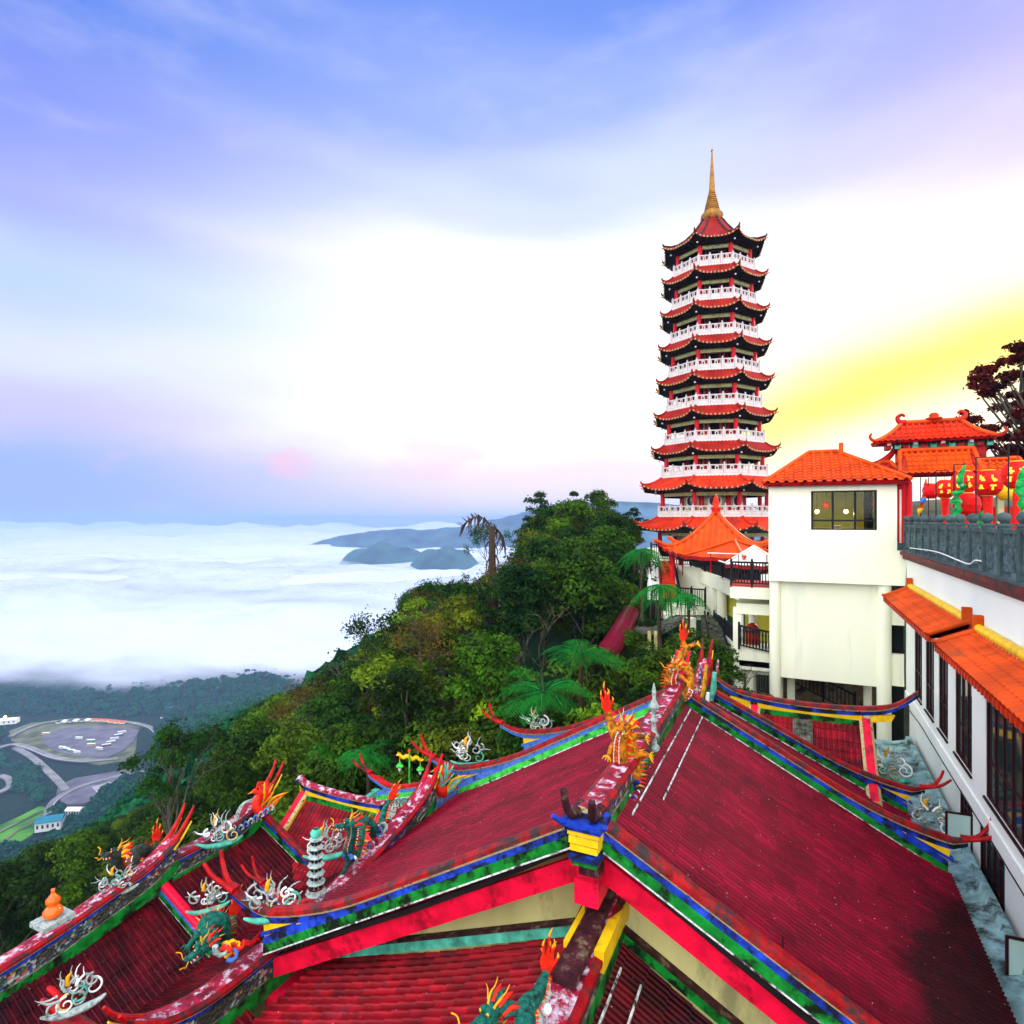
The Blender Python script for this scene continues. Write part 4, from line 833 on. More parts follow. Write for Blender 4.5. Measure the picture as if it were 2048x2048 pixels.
        # white carved balustrade
        if i < n:
            br = b + .30
            for k in range(8):
                A = PC + Vector((cos(pang(k)) * br, sin(pang(k)) * br, 0)); B = PC + Vector((cos(pang(k + 1)) * br, sin(pang(k + 1)) * br, 0))
                dd = (B - A); L = dd.length; dd.normalize(); mid = A; nn = Vector((dd.y, -dd.x, 0))
                if nn.dot(A - PC) < 0: nn = -nn
                T = Matrix(((dd.x, nn.x, 0, A.x), (dd.y, nn.y, 0, A.y), (0, 0, 1, zf), (0, 0, 0, 1)))
                mb = MB(); npn = 3
                mb.box((0, -.10, -.14), (L, .10, .06), 'marble', T); mb.box((0, -.06, .86), (L, .06, .96), 'marble', T)
                for j in range(npn + 1):
                    x = L * j / npn; mb.box((x - .07, -.08, 0), (x + .07, .08, 1.05), 'marble', T); mb.lathe([(.0, 1.22), (.06, 1.16), (.07, 1.1), (.04, 1.05)], 'marble', 6, T @ Vector((x, 0, 0)) - ZV * zf * 0, None)
                for j in range(npn):
                    x0 = L * j / npn + .1; x1 = L * (j + 1) / npn - .1; xm = (x0 + x1) / 2
                    mb.box((x0, -.035, .06), (x1, .035, .52), 'marble', T); mb.box((x0 + .08, .036, .14), (x1 - .08, .042, .17), 'pwall', T); mb.box((x0 + .08, .036, .42), (x1 - .08, .042, .45), 'pwall', T)
                    for xx in (x0, x0 + (x1 - x0) * .36, x0 + (x1 - x0) * .64 - .06, x1 - .08): mb.box((xx, -.03, .52), (xx + .08, .03, .86), 'marble', T)
                    mb.box((xm - .16, -.03, .74), (xm + .16, .03, .86), 'marble', T)
                mb.build('balustrade', t)
    # spire
    z0 = zat(436, 60); prof = [(.8, z0 - .5), (1.12, z0), (1.05, z0 + .3), (.84, z0 + .5)]
    zz = z0 + .5; r = .78; top_r = zat(384, 60)
    m = 9
    for j in range(m):
        r2 = .76 - (.76 - .27) * (j + 1) / m; h = (top_r - zz) / (m - j) if m - j else .2
        prof += [(r2 + .10, zz + .02), (r2 + .10, zz + h * .45), (r2, zz + h * .6), (r2, zz + h)]; zz += h
    mb = MB(); mb.lathe(prof, 'goldspire', 16, PC); mb.build('spire_base', t)
    tp = zat(302, 60); mb = MB(); mb.lathe([(.30, zz - .01), (.28, zz + .3), (.07, tp - .3), (.05, tp - .05), (.14, tp), (.05, tp + .18), (0, tp + .3)], 'goldspire', 10, PC); mb.build('spire_needle', t)
    mb = MB(); pts = oct_pts(8.2, 0); mb.prism([Vector((p.x, p.y, -3.6)) for p in oct_pts(8.0, 0)], (0, 0, -2.2), 'plasterw'); mb.build('podium', t)
build_pagoda()
# ================================================================== long white wall building on the right
WXX = 4.2; YC = 29.9; YN = 6.0
wb = empty('white_building', (WXX + 2, 18, -12)); tag(wb, 'long white building running away on the right with tall maroon framed windows', 'building')
WINX = WXX
def wy(px): # where a view column meets the wall plane
    return pX(px, 1040, WXX).y
# upper wall with real openings: windows given by their edges (px left, px right, z top, z bottom)
zl = -7.5
def zwall(px, py): return pX(px, py, WXX).z
wins = []
for (x0, x1, yb0, yb1) in ((1829, 1844, 1366, 1382), (1851, 1868, 1397, 1414), (1877, 1896, 1427, 1452), (1910, 1944, 1471, 1514), (1971, 2060, 1553, 1664)):
    ya, yb = wy(x0), wy(x1)
    wins.append((ya, yb))
ZT, ZB = -3.35, -6.75
segs = []; prev = YC
mb = MB()
mb.box((WXX, YN, -1.45), (WXX + .3, YC + .0, ZT), 'plasterw'); mb.box((WXX, YN, ZB), (WXX + .3, YC, zl), 'plasterw')
for ya, yb in wins + [(YN, YN)]:
    mb.box((WXX, ya, ZT), (WXX + .3, prev, ZB), 'plasterw'); prev = yb
mb.box((WXX + .003, YN, zl + .35), (WXX - .05, YC, zl), 'plasterw');  mb.box((WXX + 2.2, YN, -1.7), (WXX + 2.4, YC, -13), 'plasterw')
mb.box((WXX + .28, YN, zl + .1), (WXX + 2.2, YC, zl), 'plasterw')
mb.build('wall', wb)
lw = WXX + .12; lws = [(wy(1917) , wy(1945)), (wy(1967) - .2, wy(1990) ), (wy(1990) - 1.7, wy(1990) - .0)]
# lower wall, recessed; openings for three windows
low_w = [(21.4, 20.0), (19.3, 17.2), (15.6, 12.4)]
mb = MB(); zb = -13.0; lt = zl - .05; wt, wbm = lt - .05, -9.9; prev = YC
wbm = -8.62 - 1.0
for ya, yb in low_w + [(YN, YN)]:
    mb.box((lw, ya, lt), (lw + .25, prev, -9.55), 'plasterw'); prev = yb
mb.box((lw, YN, -9.55), (lw + .25, YC, zb), 'plasterw'); mb.build('lower_wall', wb)
def window(parent, X, ya, yb, zt, zb_, ncol, rows, fm='maroon', m='glass', fr=.06, depth=.12, name='window'):
    y0, y1 = min(ya, yb), max(ya, yb); mb = MB()
    for (a, b, c, d) in ((y0, y0 + fr, zb_, zt), (y1 - fr, y1, zb_, zt)): mb.box((X + .02, a, c), (X + depth, b, d), fm)
    for z in (zb_, zt - fr): mb.box((X + .02, y0 + fr, z), (X + depth, y1 - fr, z + fr), fm)
    for i in range(1, ncol):
        y = y0 + (y1 - y0) * i / ncol; mb.box((X + .04, y - fr * .45, zb_ + fr), (X + depth - .02, y + fr * .45, zt - fr), fm)
    for r in rows:
        z = zb_ + (zt - zb_) * r; mb.box((X + .045, y0 + fr, z - fr * .35), (X + depth - .025, y1 - fr, z + fr * .35), fm)
    w = mb.build(name, parent); g = MB(); g.box((X + .075, y0 + fr, zb_ + fr), (X + .085, y1 - fr, zt - fr), m); g.build('pane', w)
    s = MB(); s.box((X - .05, y0 - .04, zb_ - .06), (X + .02, y1 + .04, zb_ - .003), fm); s.build('sill', w); return w
for (ya, yb) in wins:
    window(wb, WXX, ya, yb, ZT - .002, ZB + .002, 3 if abs(ya - yb) < 3 else 5, (.27, .75))
for (ya, yb) in low_w:
    window(wb, lw, ya, yb, lt, -9.55, 4, (.3, .7))
# open casements swinging out over the gutter
for (yh, w, z0, z1) in ((19.95, .62, -9.35, -7.95), (14.75, .62, -9.3, -8.1)):
    T = Matrix.Translation((lw, yh, 0)) @ Matrix.Rotation(radians(4), 4, 'Z')
    mb = MB()
    for b in (((-w, -.02, z0), (-w + .05, .02, z1)), ((-.05, -.02, z0), (0, .02, z1)), ((-w + .05, -.02, z0), (-.05, .02, z0 + .05)), ((-w + .05, -.02, z1 - .05), (-.05, .02, z1))): mb.box(b[0], b[1], 'maroon', T)
    c = mb.build('open_casement', wb); g = MB(); g.box((-w + .05, -.005, z0 + .05), (-.05, .005, z1 - .05), 'glassg', T); g.build('pane', c)
# maroon ledge below the balustrade
mb = MB(); mb.box((WXX - .22, YN, -1.32), (WXX + .3, YC, -1.45), 'ledge'); mb.box((WXX - .17, YN, -1.25), (WXX + .3, YC, -1.32), 'stone'); mb.box((WXX - .12, YN, -1.45), (WXX + .3, YC, -1.62), 'ledge'); mb.build('ledge', wb)
mb = MB(); mb.box((WXX + .3, YN, -1.28), (WXX + 20, YC + 10, -1.45), 'stone'); mb.build('roof_terrace', wb)
mb = MB(); p = bez([(WXX + .02, YC - .1, -1.6), (WXX - .06, YC - .15, -4), (WXX - .04, YC - .2, -7.4), (WXX - .06, 26, zl - .02), (WXX - .06, 20, zl - .03), (WXX - .06, 10, zl - .02)], 6); mb.tube(p, .016, 'black', 5); mb.build('cable', wb)
mb = MB(); p = bez([pX(1820, 1096, WXX - .24), pX(1870, 1103, WXX - .24), pX(1915, 1120, WXX - .24), pX(1938, 1128, WXX - .24), pX(1950, 1121, WXX - .2), pX(1962, 1122, WXX - .16)], 5); mb.tube(p, .018, 'white', 6); mb.build('white_hose', wb)
# two orange tiled awnings over the tall windows
def awning(lab, ya, yb, ztop, group=None, tm='orange'):
    t = empty('window_awning', (WXX, (ya + yb) / 2, ztop - .8)); tag(t, lab, 'awning', 'orange tiled awnings over the tall windows')
    S = Vector((-.95, 0, -.42)); L = ya - yb
    mb = MB(); tiles(mb, (WXX - .02, yb, ztop), YV, L, S, S.length, tm, pitch=.24, h=.05, course=.26, step=.03, under='orange2'); mb.build('tiled_roof', t)
    n = int(L / .24)
    mb = MB()
    for i in range(n + 1): mb.box((WXX - 1.0, yb + i * L / n - .05, ztop - .56), (WXX - .93, yb + i * L / n + .05, ztop - .42), 'orange2')
    mb.build('drip_tiles', t)['kind'] = 'stuff'
    mb = MB(); mb.tube([(WXX - .1, yb, ztop + .10), (WXX - .1, ya, ztop + .10)], .11, 'yellow', 8); mb.sweep([(WXX - .1, yb, ztop), (WXX - .1, ya, ztop)], [(-.06, -.03), (.06, -.03), (.06, .06), (-.06, .06)], ['cream'] * 4, XV); mb.build('ridge_roll', t)
    for y in (ya, yb):
        mb = MB(); mb.box((WXX - .22, y - .07, ztop - .02), (WXX - .02, y + .07, ztop + .42), 'orange'); mb.build('end_post', t)
        mb = MB(); A = Vector((WXX - .06, y, ztop + .07)); mb.tube([A, A + S * .5, A + S * .93, A + S * 1.05 + ZV * .08], [.085, .085, .08, .05], 'orange', 7)
        mb.prism([A, A + S, A + S - ZV * .12, A + Vector((0, 0, -.5))], (0, .04, 0), 'orange2'); mb.build('hip_roll', t)
awning('farther orange awning with a yellow ridge roll over the narrow windows by the corner', wy(1826) , wy(1944), -2.72)
awning('nearer orange awning with weathered yellow ridge, cut by the right edge of the photo', wy(1967), 10.0, -2.78)
# ------------------------------------------------------------------ carved grey balustrade on top of the wall
bal = empty('stone_balustrade', (WXX, 18, -1.25)); tag(bal, 'carved grey stone balustrade with round finials along the roof terrace edge', 'balustrade')
np_ = 16; sp = 1.30
for i in range(np_ + 1):
    y = YC - .12 - i * sp
    if y < YN: break
    mb = MB(); mb.box((WXX - .10, y - .09, -1.25), (WXX + .10, y + .09, -.14), 'stone'); mb.box((WXX - .13, y - .12, -.14), (WXX + .13, y + .12, -.08), 'stone')
    mb.lathe([(.06, -.08), (.08, -.05), (.13, 0), (.135, .07), (.10, .14), (.0, .18)], 'stone', 10, (WXX, y, 0)); mb.build('post', bal)
    y2 = y - sp
    mb = MB(); mb.box((WXX - .06, y2 + .09, -.30), (WXX + .06, y - .09, -.20), 'stone'); mb.box((WXX - .05, y2 + .09, -.60), (WXX + .05, y - .09, -.52), 'stone'); mb.box((WXX - .04, y2 + .09, -1.13), (WXX + .04, y - .09, -.60), 'stone2')
    for k in range(4):
        yy = y2 + .12 + (sp - .24) * k / 3; mb.box((WXX - .045, yy - .05, -.52), (WXX + .045, yy + .05, -.30), 'stone')
    mb.box((WXX - .05, y2 + .09, -1.25), (WXX + .05, y2 + .30, -1.13), 'stone'); mb.box((WXX - .05, y - .30, -1.25), (WXX + .05, y - .09, -1.13), 'stone')
    # carved relief of leaves on each panel
    rnd = random.Random(i)
    for k in range(7):
        cy = y2 + .2 + rnd.random() * (sp - .4); cz = -.66 - rnd.random() * .4; r = .06 + rnd.random() * .07
        mb.lathe([(r, 0), (r * .6, .02), (0, .03)], 'stone', 7, (WXX - .04, cy, cz), Matrix.Rotation(-pi / 2, 3, 'Y'))
    mb.build('panel', bal)
# ================================================================== white lookout with an orange roof
lk = empty('white_lookout', (1.4, YC + 2, -12)); tag(lk, 'white boxy lookout with an orange hipped roof, a wide black window and columns below', 'building')
XL, XR = -1.12, 3.88; zt = 1.62; zb = -2.78; D = 5.0
wx0, wx1 = pY(1622, 1000, YC).x, pY(1754, 1000, YC).x; wz0, wz1 = pY(1690, 1060, YC).z, pY(1690, 981, YC).z
mb = MB()
mb.box((XL, YC, zb), (wx0, YC + .25, zt), 'plaster'); mb.box((wx1, YC, zb), (XR, YC + .25, zt), 'plaster'); mb.box((wx0, YC, zb), (wx1, YC + .25, wz0), 'plaster'); mb.box((wx0, YC, wz1), (wx1, YC + .25, zt), 'plaster')
mb.box((XL, YC + .25, zb), (XL + .2, YC + D, zt), 'plaster'); mb.box((XL + .2, YC + D - .2, zb), (XR, YC + D, zt), 'yinterior'); mb.box((XL + .2, YC + .25, zb), (XR, YC + D - .2, zb + .2), 'plaster'); mb.box((XL + .2, YC + .25, zt - .1), (XR, YC + D - .2, zt), 'yinterior')
mb.box((XR, YC - .01, zb), (WXX + .2, YC + .3, -1.30), 'plaster'); mb.box((XR - .2, YC + .25, zb + .2), (XR, YC + D - .2, zt - .1), 'yinterior')
mb.build('wall', lk)
mb = MB(); fr = .09
for (a, b, c, d) in ((wx0, wx0 + fr, wz0, wz1), (wx1 - fr, wx1, wz0, wz1), (wx0 + (wx1 - wx0) * .32, wx0 + (wx1 - wx0) * .32 + fr, wz0, wz1), (wx0 + (wx1 - wx0) * .66, wx0 + (wx1 - wx0) * .66 + fr, wz0, wz1)): mb.box((a, YC + .02, c), (b, YC + .12, d), 'black')
for (c, d) in ((wz0, wz0 + fr * .8), (wz1 - fr * .8, wz1), (wz0 + (wz1 - wz0) * .22, wz0 + (wz1 - wz0) * .22 + fr * .8)): mb.box((wx0 + fr, YC + .025, c), (wx1 - fr, YC + .115, d), 'black')
w = mb.build('window', lk)
M['roomglass'] = bpy.data.materials.new('room_glass'); m_ = M['roomglass']; m_.use_nodes = True; nt_ = m_.node_tree; p_ = nt_.nodes['Principled BSDF']
tr_ = nt_.nodes.new('ShaderNodeBsdfTransparent'); tr_.inputs[0].default_value = (.62, .66, .50, 1); gl_ = nt_.nodes.new('ShaderNodeBsdfGlossy'); gl_.inputs['Roughness'].default_value = .03; mx_ = nt_.nodes.new('ShaderNodeMixShader'); mx_.inputs[0].default_value = .025
nt_.links.new(tr_.outputs[0], mx_.inputs[1]); nt_.links.new(gl_.outputs[0], mx_.inputs[2]); nt_.links.new(mx_.outputs[0], nt_.nodes['Material Output'].inputs[0])
g = MB(); g.box((wx0 + fr, YC + .065, wz0 + fr), (wx1 - fr, YC + .075, wz1 - fr), 'roomglass'); g.build('pane', w)
mb = MB(); mb.box((wx1 - .45, YC + .4, wz0), (wx1 - .12, YC + .5, wz1), 'wood'); mb.box((wx1 - .3, YC + .3, wz0 - .3), (wx1 - .1, YC + .39, wz0 + .5), 'dark'); mb.build('curtain', lk)
M['lampglow'] = emis('lamp_glow', (1, .86, .55), 26)
for px in (1634, 1692):
    c = pY(px, 1023, YC + .9); mb = MB(); mb.lathe([(0, -.09), (.07, -.06), (.09, 0), (.07, .06), (0, .09)], 'lampglow', 10, c); o = mb.build('ceiling_lamp', lk)
    mb = MB(); mb.tube([c + ZV * .06, Vector((c.x, c.y, zt - .1))], .012, 'black', 5); mb.build('lamp_cord', lk)
for c in (pY(1652, 1010, YC + 2.5), pY(1752, 1005, YC + 2.5)):
    mb = MB(); mb.lathe([(0, -.22), (.14, -.15), (.2, 0), (.14, .15), (0, .22)], 'orange', 10, c); mb.tube([c, Vector((c.x, c.y, zt))], .01, 'black', 4); mb.build('paper_lantern', lk)
mb = MB(); c = pY(1672, 1056, YC + .6); mb.box((c.x - .2, c.y, c.z - .1), (c.x + .22, c.y + .2, c.z), 'white'); mb.box((c.x - .15, c.y, c.z + .002), (c.x + .2, c.y + .2, c.z + .07), 'redp'); mb.box((c.x - .18, c.y, c.z + .072), (c.x + .18, c.y + .2, c.z + .13), 'white'); tag(mb.build('book_stack'), 'small stack of books on the sill inside the lookout window', 'books')
def room_light(px, py):
    l = bpy.data.lights.new('lookout_lamp', 'POINT'); l.energy = 160; l.color = (1, .85, .5); l.shadow_soft_size = .06; o = bpy.data.objects.new('lookout_lamp', l); C.objects.link(o); o.location = pY(px, py, YC + .9) - ZV * .12; o.parent = lk; o.location = o.location - lk.location
room_light(1634, 1023); room_light(1692, 1023)
# hipped roof
def hip_roof(parent, x0, x1, y0, y1, z, rise, inset, m='orange', pitch=.30, h=.07, ov=.0, rm='orange', course=.3, sag=0, peak=None, rr=.09, under='redp'):
    """four tiled slopes, ridge roll and hip rolls"""
    il, ir = inset if isinstance(inset, tuple) else (inset, inset)
    ry = (y0 + y1) / 2; A = Vector((x0 + il, ry, z + rise)); B = Vector((x1 - ir, ry, z + rise)); dy = (y1 - y0) / 2
    S = Vector((0, -dy, -rise)); 
    mb = MB(); tiles(mb, (x0, ry, z + rise), XV, x1 - x0, S, S.length, m, pitch=pitch, h=h, course=course, step=.035, taper=(il, ir), under=under, sag=sag); mb.build('front_slope', parent)
    S = Vector((0, dy, -rise)); mb = MB(); tiles(mb, (x0, ry, z + rise), XV, x1 - x0, S, S.length, m, pitch=pitch, h=h, course=course, step=.035, taper=(il, ir), under=under, sag=sag); mb.build('rear_slope', parent)
    for s, X, ins in ((-1, x0, il), (1, x1, ir)):
        S = Vector((s * ins, 0, -rise)); o = Vector((X - s * ins, y0, z + rise)); mb = MB(); tiles(mb, o, YV, y1 - y0, S, S.length, m, pitch=pitch, h=h, course=course, step=.035, taper=(dy, dy), under=under, sag=sag); mb.build('end_slope', parent)
        for yy in (y0, y1):
            e = A if s < 0 else B; c = Vector((X, yy, z)); n_ = 6; pts = []
            for k in range(n_ + 1):
                q = e.lerp(c, k / n_); q.z += .06 - sag * sin(pi * k / n_); pts.append(q)
            mb = MB(); mb.tube(pts, rr, rm, 7); mb.build('hip_roll', parent)
    mb = MB(); mb.tube([A + ZV * .07, B + ZV * .07], rr * 1.1, rm, 7); mb.build('ridge_roll', parent)
    return A, B
hip_roof(lk, XL - .22, WXX + .12, YC - .45, YC + D + .2, zt + .03, 1.55, (1.9, 2.55), m='orange', pitch=.37, h=.10)
pk = pY(1682, 902, YC + 2.2)
mb = MB(); mb.box((pk.x - .09, YC + 2.05, zt + 1.5), (pk.x + .09, YC + 2.3, zt + 2.0), 'orange'); mb.build('roof_finial', lk)
mb = MB(); mb.box((XL + .0, YC - .30, zt - .10), (WXX, YC + D, zt + .02), 'redp'); mb.build('fascia', lk)
# red side door recess and lower panel, columns
mb = MB(); mb.box((XR + .0, YC + .9, -1.3), (WXX + .1, YC + 1.0, zt), 'colred'); mb.box((XR + .2, YC + .86, -1.2), (XR + .27, YC + .9, zt - .3), 'white'); mb.box((XR, YC + .4, -1.3), (WXX + .1, YC + .9, -1.0), 'stone'); mb.build('red_door', lk)
for x in (WXX + .05,):
    mb = MB(); mb.lathe([(.11, -1.3), (.11, zt)], 'colred', 10, (x + .1, YC + .25, 0)); mb.build('red_column', lk)
lzb = pY(1600, 1358, YC + .35).z
mb = MB(); mb.box((XL + .35, YC + .35, lzb), (XR - .55, YC + .6, zb - .0), 'plaster'); mb.build('lower_panel', lk)
for px, r in ((1550, .24), (1768, .28)):
    c = pY(px, 1300, YC + .35); mb = MB(); mb.lathe([(r, -13), (r, zb)], 'plaster', 18, (c.x, c.y, 0)); mb.build('column', lk)
mb = MB(); a0 = pY(1785, 1200, YC + .3).x
for (z1, z0, m) in ((-2.78, -3.6, 'wood'), (-3.6, -4.5, 'plaster'), (-4.5, -5.75, 'dark'), (-5.75, -7.1, 'plaster'), (-7.1, -13, 'dark')):
    mb.box((XR - .35, YC + (.3 if m != 'dark' else .6), z0), (WXX, YC + .8, z1), m)
mb.build('side_bay', lk)
for px in (1582, 1735): 
    c = pY(px, 1400, YC + 1.6); mb = MB(); mb.lathe([(.17, -13), (.17, lzb + .5)], 'plaster', 12, (c.x, c.y, 0)); mb.build('inner_column', lk)
mb = MB(); mb.box((XL + .3, YC + 1.0, lzb), (XR, YC + 4.5, lzb + .25), 'plaster'); mb.box((XL - .1, YC + 4.5, -12), (WXX + .3, YC + 4.8, zb), 'rock'); mb.build('undercroft', lk)
# ================================================================== ceremonial gate on the roof terrace
GYY = 36.0
def gp(px, py, y=GYY): return pY(px, py, y)
gate = empty('ceremonial_gate', (gp(1870, 1000).x, GYY, -1.2)); tag(gate, 'red ceremonial gate with tiered orange tiled roofs behind the hanging lanterns', 'gate')
def swept_roof(parent, pl, pr, py_e, py_r, depth, y, m='orange', fin=True, ins=.9, under='redp', pitch=.26):
    a = gp(pl, py_e, y - depth); b = gp(pr, py_e, y - depth); r = gp(pl, py_r, y).z; z = a.z
    hip_roof(parent, a.x, b.x, y - depth, y + depth, z, r - z, ins, m=m, pitch=pitch, h=.06, sag=.12, rr=.10, under=under)
    if fin:
        for X, s in ((a.x + ins, -1), (b.x - ins, 1)):
            o = Vector((X, y, r + .05)); mb = MB(); pts = bez([o + Vector((-.15 * s, 0, 0)), o + Vector((.12 * s, 0, .05)), o + Vector((.22 * s, 0, .28)), o + Vector((.02 * s, 0, .42)), o + Vector((-.10 * s, 0, .30))], 4)
            mb.tube(pts, [.15, .15, .14, .14, .13, .12, .11, .1, .1, .09, .09, .08, .08, .07, .07, .06, .05][:len(pts)], 'redp' if s < 0 else 'orange2', 7); mb.build('ridge_beast', parent)
        for X, s in ((a.x, -1), (b.x, 1)):
            for yy in (y - depth,):
                o = Vector((X, yy, z + .05)); mb = MB(); pts = bez([o + Vector((-.25 * s, .2, .10)), o, o + Vector((.18 * s, -.1, .05)), o + Vector((.28 * s, -.14, .22)), o + Vector((.2 * s, -.1, .36))], 3)
                mb.tube(pts, [.10 - .05 * k / (len(pts) - 1) for k in range(len(pts))], 'orange2', 6); mb.build('corner_curl', parent)
    return a, b, r
a, b, r = swept_roof(gate, 1752, 1996, 884, 851, .95, GYY, 'orange2', ins=1.25)
c = gp(1868, 848); mb = MB(); mb.lathe([(.16, -.1), (.2, 0), (.36, .05), (.36, .12), (.2, .16), (.22, .26), (.12, .36), (0, .38)], 'orange2', 10, (c.x, GYY, r + .1)); mb.build('ridge_jewel', gate)
mb = MB(); z = gp(1800, 887).z
for i in range(12):
    x = gp(1775, 887).x + (gp(1975, 887).x - gp(1775, 887).x) * i / 11
    mb.box((x - .12, GYY - .5, z - .32), (x + .12, GYY + .4, z), 'teal' if i % 2 else 'redp'); mb.box((x - .08, GYY - .62, z - .14), (x + .08, GYY - .5, z - .02), 'white' if i % 3 == 0 else 'blk_tile')
mb.build('bracket_set', gate)
mb = MB(); x0, x1 = gp(1792, 900).x, gp(1968, 900).x; mb.box((x0, GYY - .3, gp(1800, 935).z), (x1, GYY + .3, z - .3), 'redp'); mb.build('lintel', gate)
for px0, px1 in ((1792, 1812), (1952, 1970)):
    mb = MB(); mb.box((gp(px0, 900).x, GYY - .28, -1.3), (gp(px1, 900).x, GYY + .28, z - .2), 'redp'); mb.build('pillar', gate)
swept_roof(gate, 1800, 1968, 948, 904, 1.1, GYY - .6, 'orange', fin=False, ins=.15)
swept_roof(gate, 1728, 1825, 955, 928, .9, GYY - .2, 'orange2', fin=False, ins=.8)
o = gp(1775, 915); mb = MB(); pts = bez([gp(1738, 928), gp(1755, 926), gp(1772, 918), gp(1785, 905), gp(1790, 892)], 4); mb.tube(pts, [.06 + .12 * sin(pi * k / (len(pts) - 1)) for k in range(len(pts))], 'redp', 6); mb.build('ridge_beast', gate)
swept_roof(gate, 1945, 2075, 965, 922, 1.3, GYY - .8, 'orange', fin=False, ins=.3)
mb = MB(); mb.box((gp(1985, 960).x, GYY - .8, -1.2), (gp(1998, 960).x, GYY - .5, gp(1990, 960).z), 'pwall'); mb.build('pillar', gate)
mb = MB(); mb.box((gp(2035, 960).x, GYY - .8, -1.2), (gp(2050, 960).x, GYY - .5, gp(1990, 960).z), 'pwall'); mb.build('pillar', gate)
mb = MB(); mb.box((gp(1960, 960).x, GYY + 1.5, -1.2), (gp(2090, 960).x, GYY + 1.7, gp(1990, 1012).z), 'orange2'); mb.build('orange_screen', gate)
# ------------------------------------------------------------------ lanterns
def lantern(lab, px, py, y, r, glow, tassel, i):
    r *= .86; c = pY(px, py, y); t = empty('lantern', (c.x, c.y, c.z)); tag(t, lab, 'lantern', 'red lanterns hung behind the stone balustrade')
    mb = MB(); prof = [(r * .45, r * .95), (r * .62, r * .86), (r * .9, r * .5), (r, 0), (r * .9, -r * .5), (r * .62, -r * .86), (r * .45, -r * .95)]
    mb.lathe(prof, 'lantern', 16, c, smooth=False); mb.lathe([(0, r * 1.0), (r * .45, r * 1.0), (r * .45, r * .9)], 'yellow', 12, c); mb.lathe([(0, -r * 1.0), (r * .45, -r * 1.0), (r * .45, -r * .9)], 'yellow', 12, c)
    mb.build('shade', t)
    if glow:
        n = (-c); n.z = 0; n.normalize(); s = Vector((n.y, -n.x, 0)); rnd = random.Random(i)
        mb = MB()
        for cx, cz in ((-.35, .3), (.35, .3), (-.35, -.3), (.35, -.3)):
            for k in range(3):
                px_ = (cx + rnd.uniform(-.1, .1)) * r; pz = (cz + rnd.uniform(-.14, .14)) * r; l = r * rnd.uniform(.10, .2)
                q = sqrt(max(.01, (r * 1.0) ** 2 - px_ ** 2 - pz ** 2 * 1.1)) * .96
                p = c + n * q + s * px_ + ZV * pz; T = Matrix(((s.x, n.x, 0, p.x), (s.y, n.y, 0, p.y), (0, 0, 1, p.z), (0, 0, 0, 1)))
                if k % 2: mb.box((-l, -.02, -.03), (l, .03, .03), 'lgold', T)
                else: mb.box((-.03, -.02, -l), (.03, .03, l), 'lgold', T)
        mb.build('gold_motif', t)
    if tassel:
        mb = MB(); mb.tube([c - ZV * r, c - ZV * (r + tassel * .2), c - ZV * (r + tassel)], [.05 * (1 + tassel), .16 * r / .5, .12 * r / .5], 'lantern', 8); mb.build('tassel', t)
    mb = MB(); mb.tube([c + ZV * r, c + ZV * (r + .4)], .012, 'black', 5); mb.build('cord', t)
LN = [('small plain red lantern nearest the lookout, beside the striped flag', 1862, 982, 29, .36, 0, 0),
      ('red lantern with gold motif left of the green streamer, long tassel reaching the rail', 1890, 978, 28, .42, 1, 2.0),
      ('big red lantern half hidden by the green streamer', 1928, 965, 27, .5, 1, 0),
      ('long bulging red lantern hanging low behind the green streamer', 1933, 1010, 26.5, .52, 0, .5),
      ('brightly lit red lantern with four gold characters right of the tall black frame', 1976, 966, 25.5, .52, 1, 1.8),
      ('large red lantern cut by the right edge of the photo', 2036, 950, 24, .52, 1, 1.2)]
for i, (lab, px, py, y, r, g, tl) in enumerate(LN): lantern(lab, px, py, y, r, g, tl, i)
mb = MB(); c = pY(2012, 984, 27); mb.lathe([(.1, .3), (.25, .2), (.28, 0), (.22, -.25), (.1, -.3)], 'yellow', 12, c); tag(mb.build('lantern'), 'small golden yellow lantern between the last two red ones', 'lantern', 'red lanterns hung behind the stone balustrade')
# ------------------------------------------------------------------ flag frames and flags
def frame(lab, px0, px1, py, y, i):
    a = pY(px0, py, y); b = pY(px1, py, y); mb = MB(); mb.tube([(a.x, y, -1.2), (a.x, y, a.z)], .022, 'black', 6); mb.tube([(a.x, y, a.z), (b.x, y, a.z)], .018, 'black', 6)
    tag(mb.build('flag_pole'), lab, 'pole', 'thin black flag poles along the terrace')
frame('thin black pole beside the striped flag, lowest of the row', 1872, 1898, 941, 27.5, 0)
frame('black pole with a short arm carrying the green streamer', 1908, 1932, 929, 26, 1)
frame('tall black pole whose arm spans past the lit lantern', 1952, 2016, 915, 24.2, 2)
frame('tallest black pole just left of the frame edge lantern', 2017, 2030, 890, 22.5, 3)
for px, y in ((1841, 29.3), (1857, 28.8)):
    a = pY(px, 955, y); mb = MB(); mb.tube([(a.x, y, -1.2), (a.x, y, a.z)], .018, 'maroon', 5); tag(mb.build('flag_pole'), 'slim maroon pole at the lookout end of the terrace, ' + ('left' if px < 1850 else 'right') + ' of the pair', 'pole', 'slim maroon poles beside the lookout')
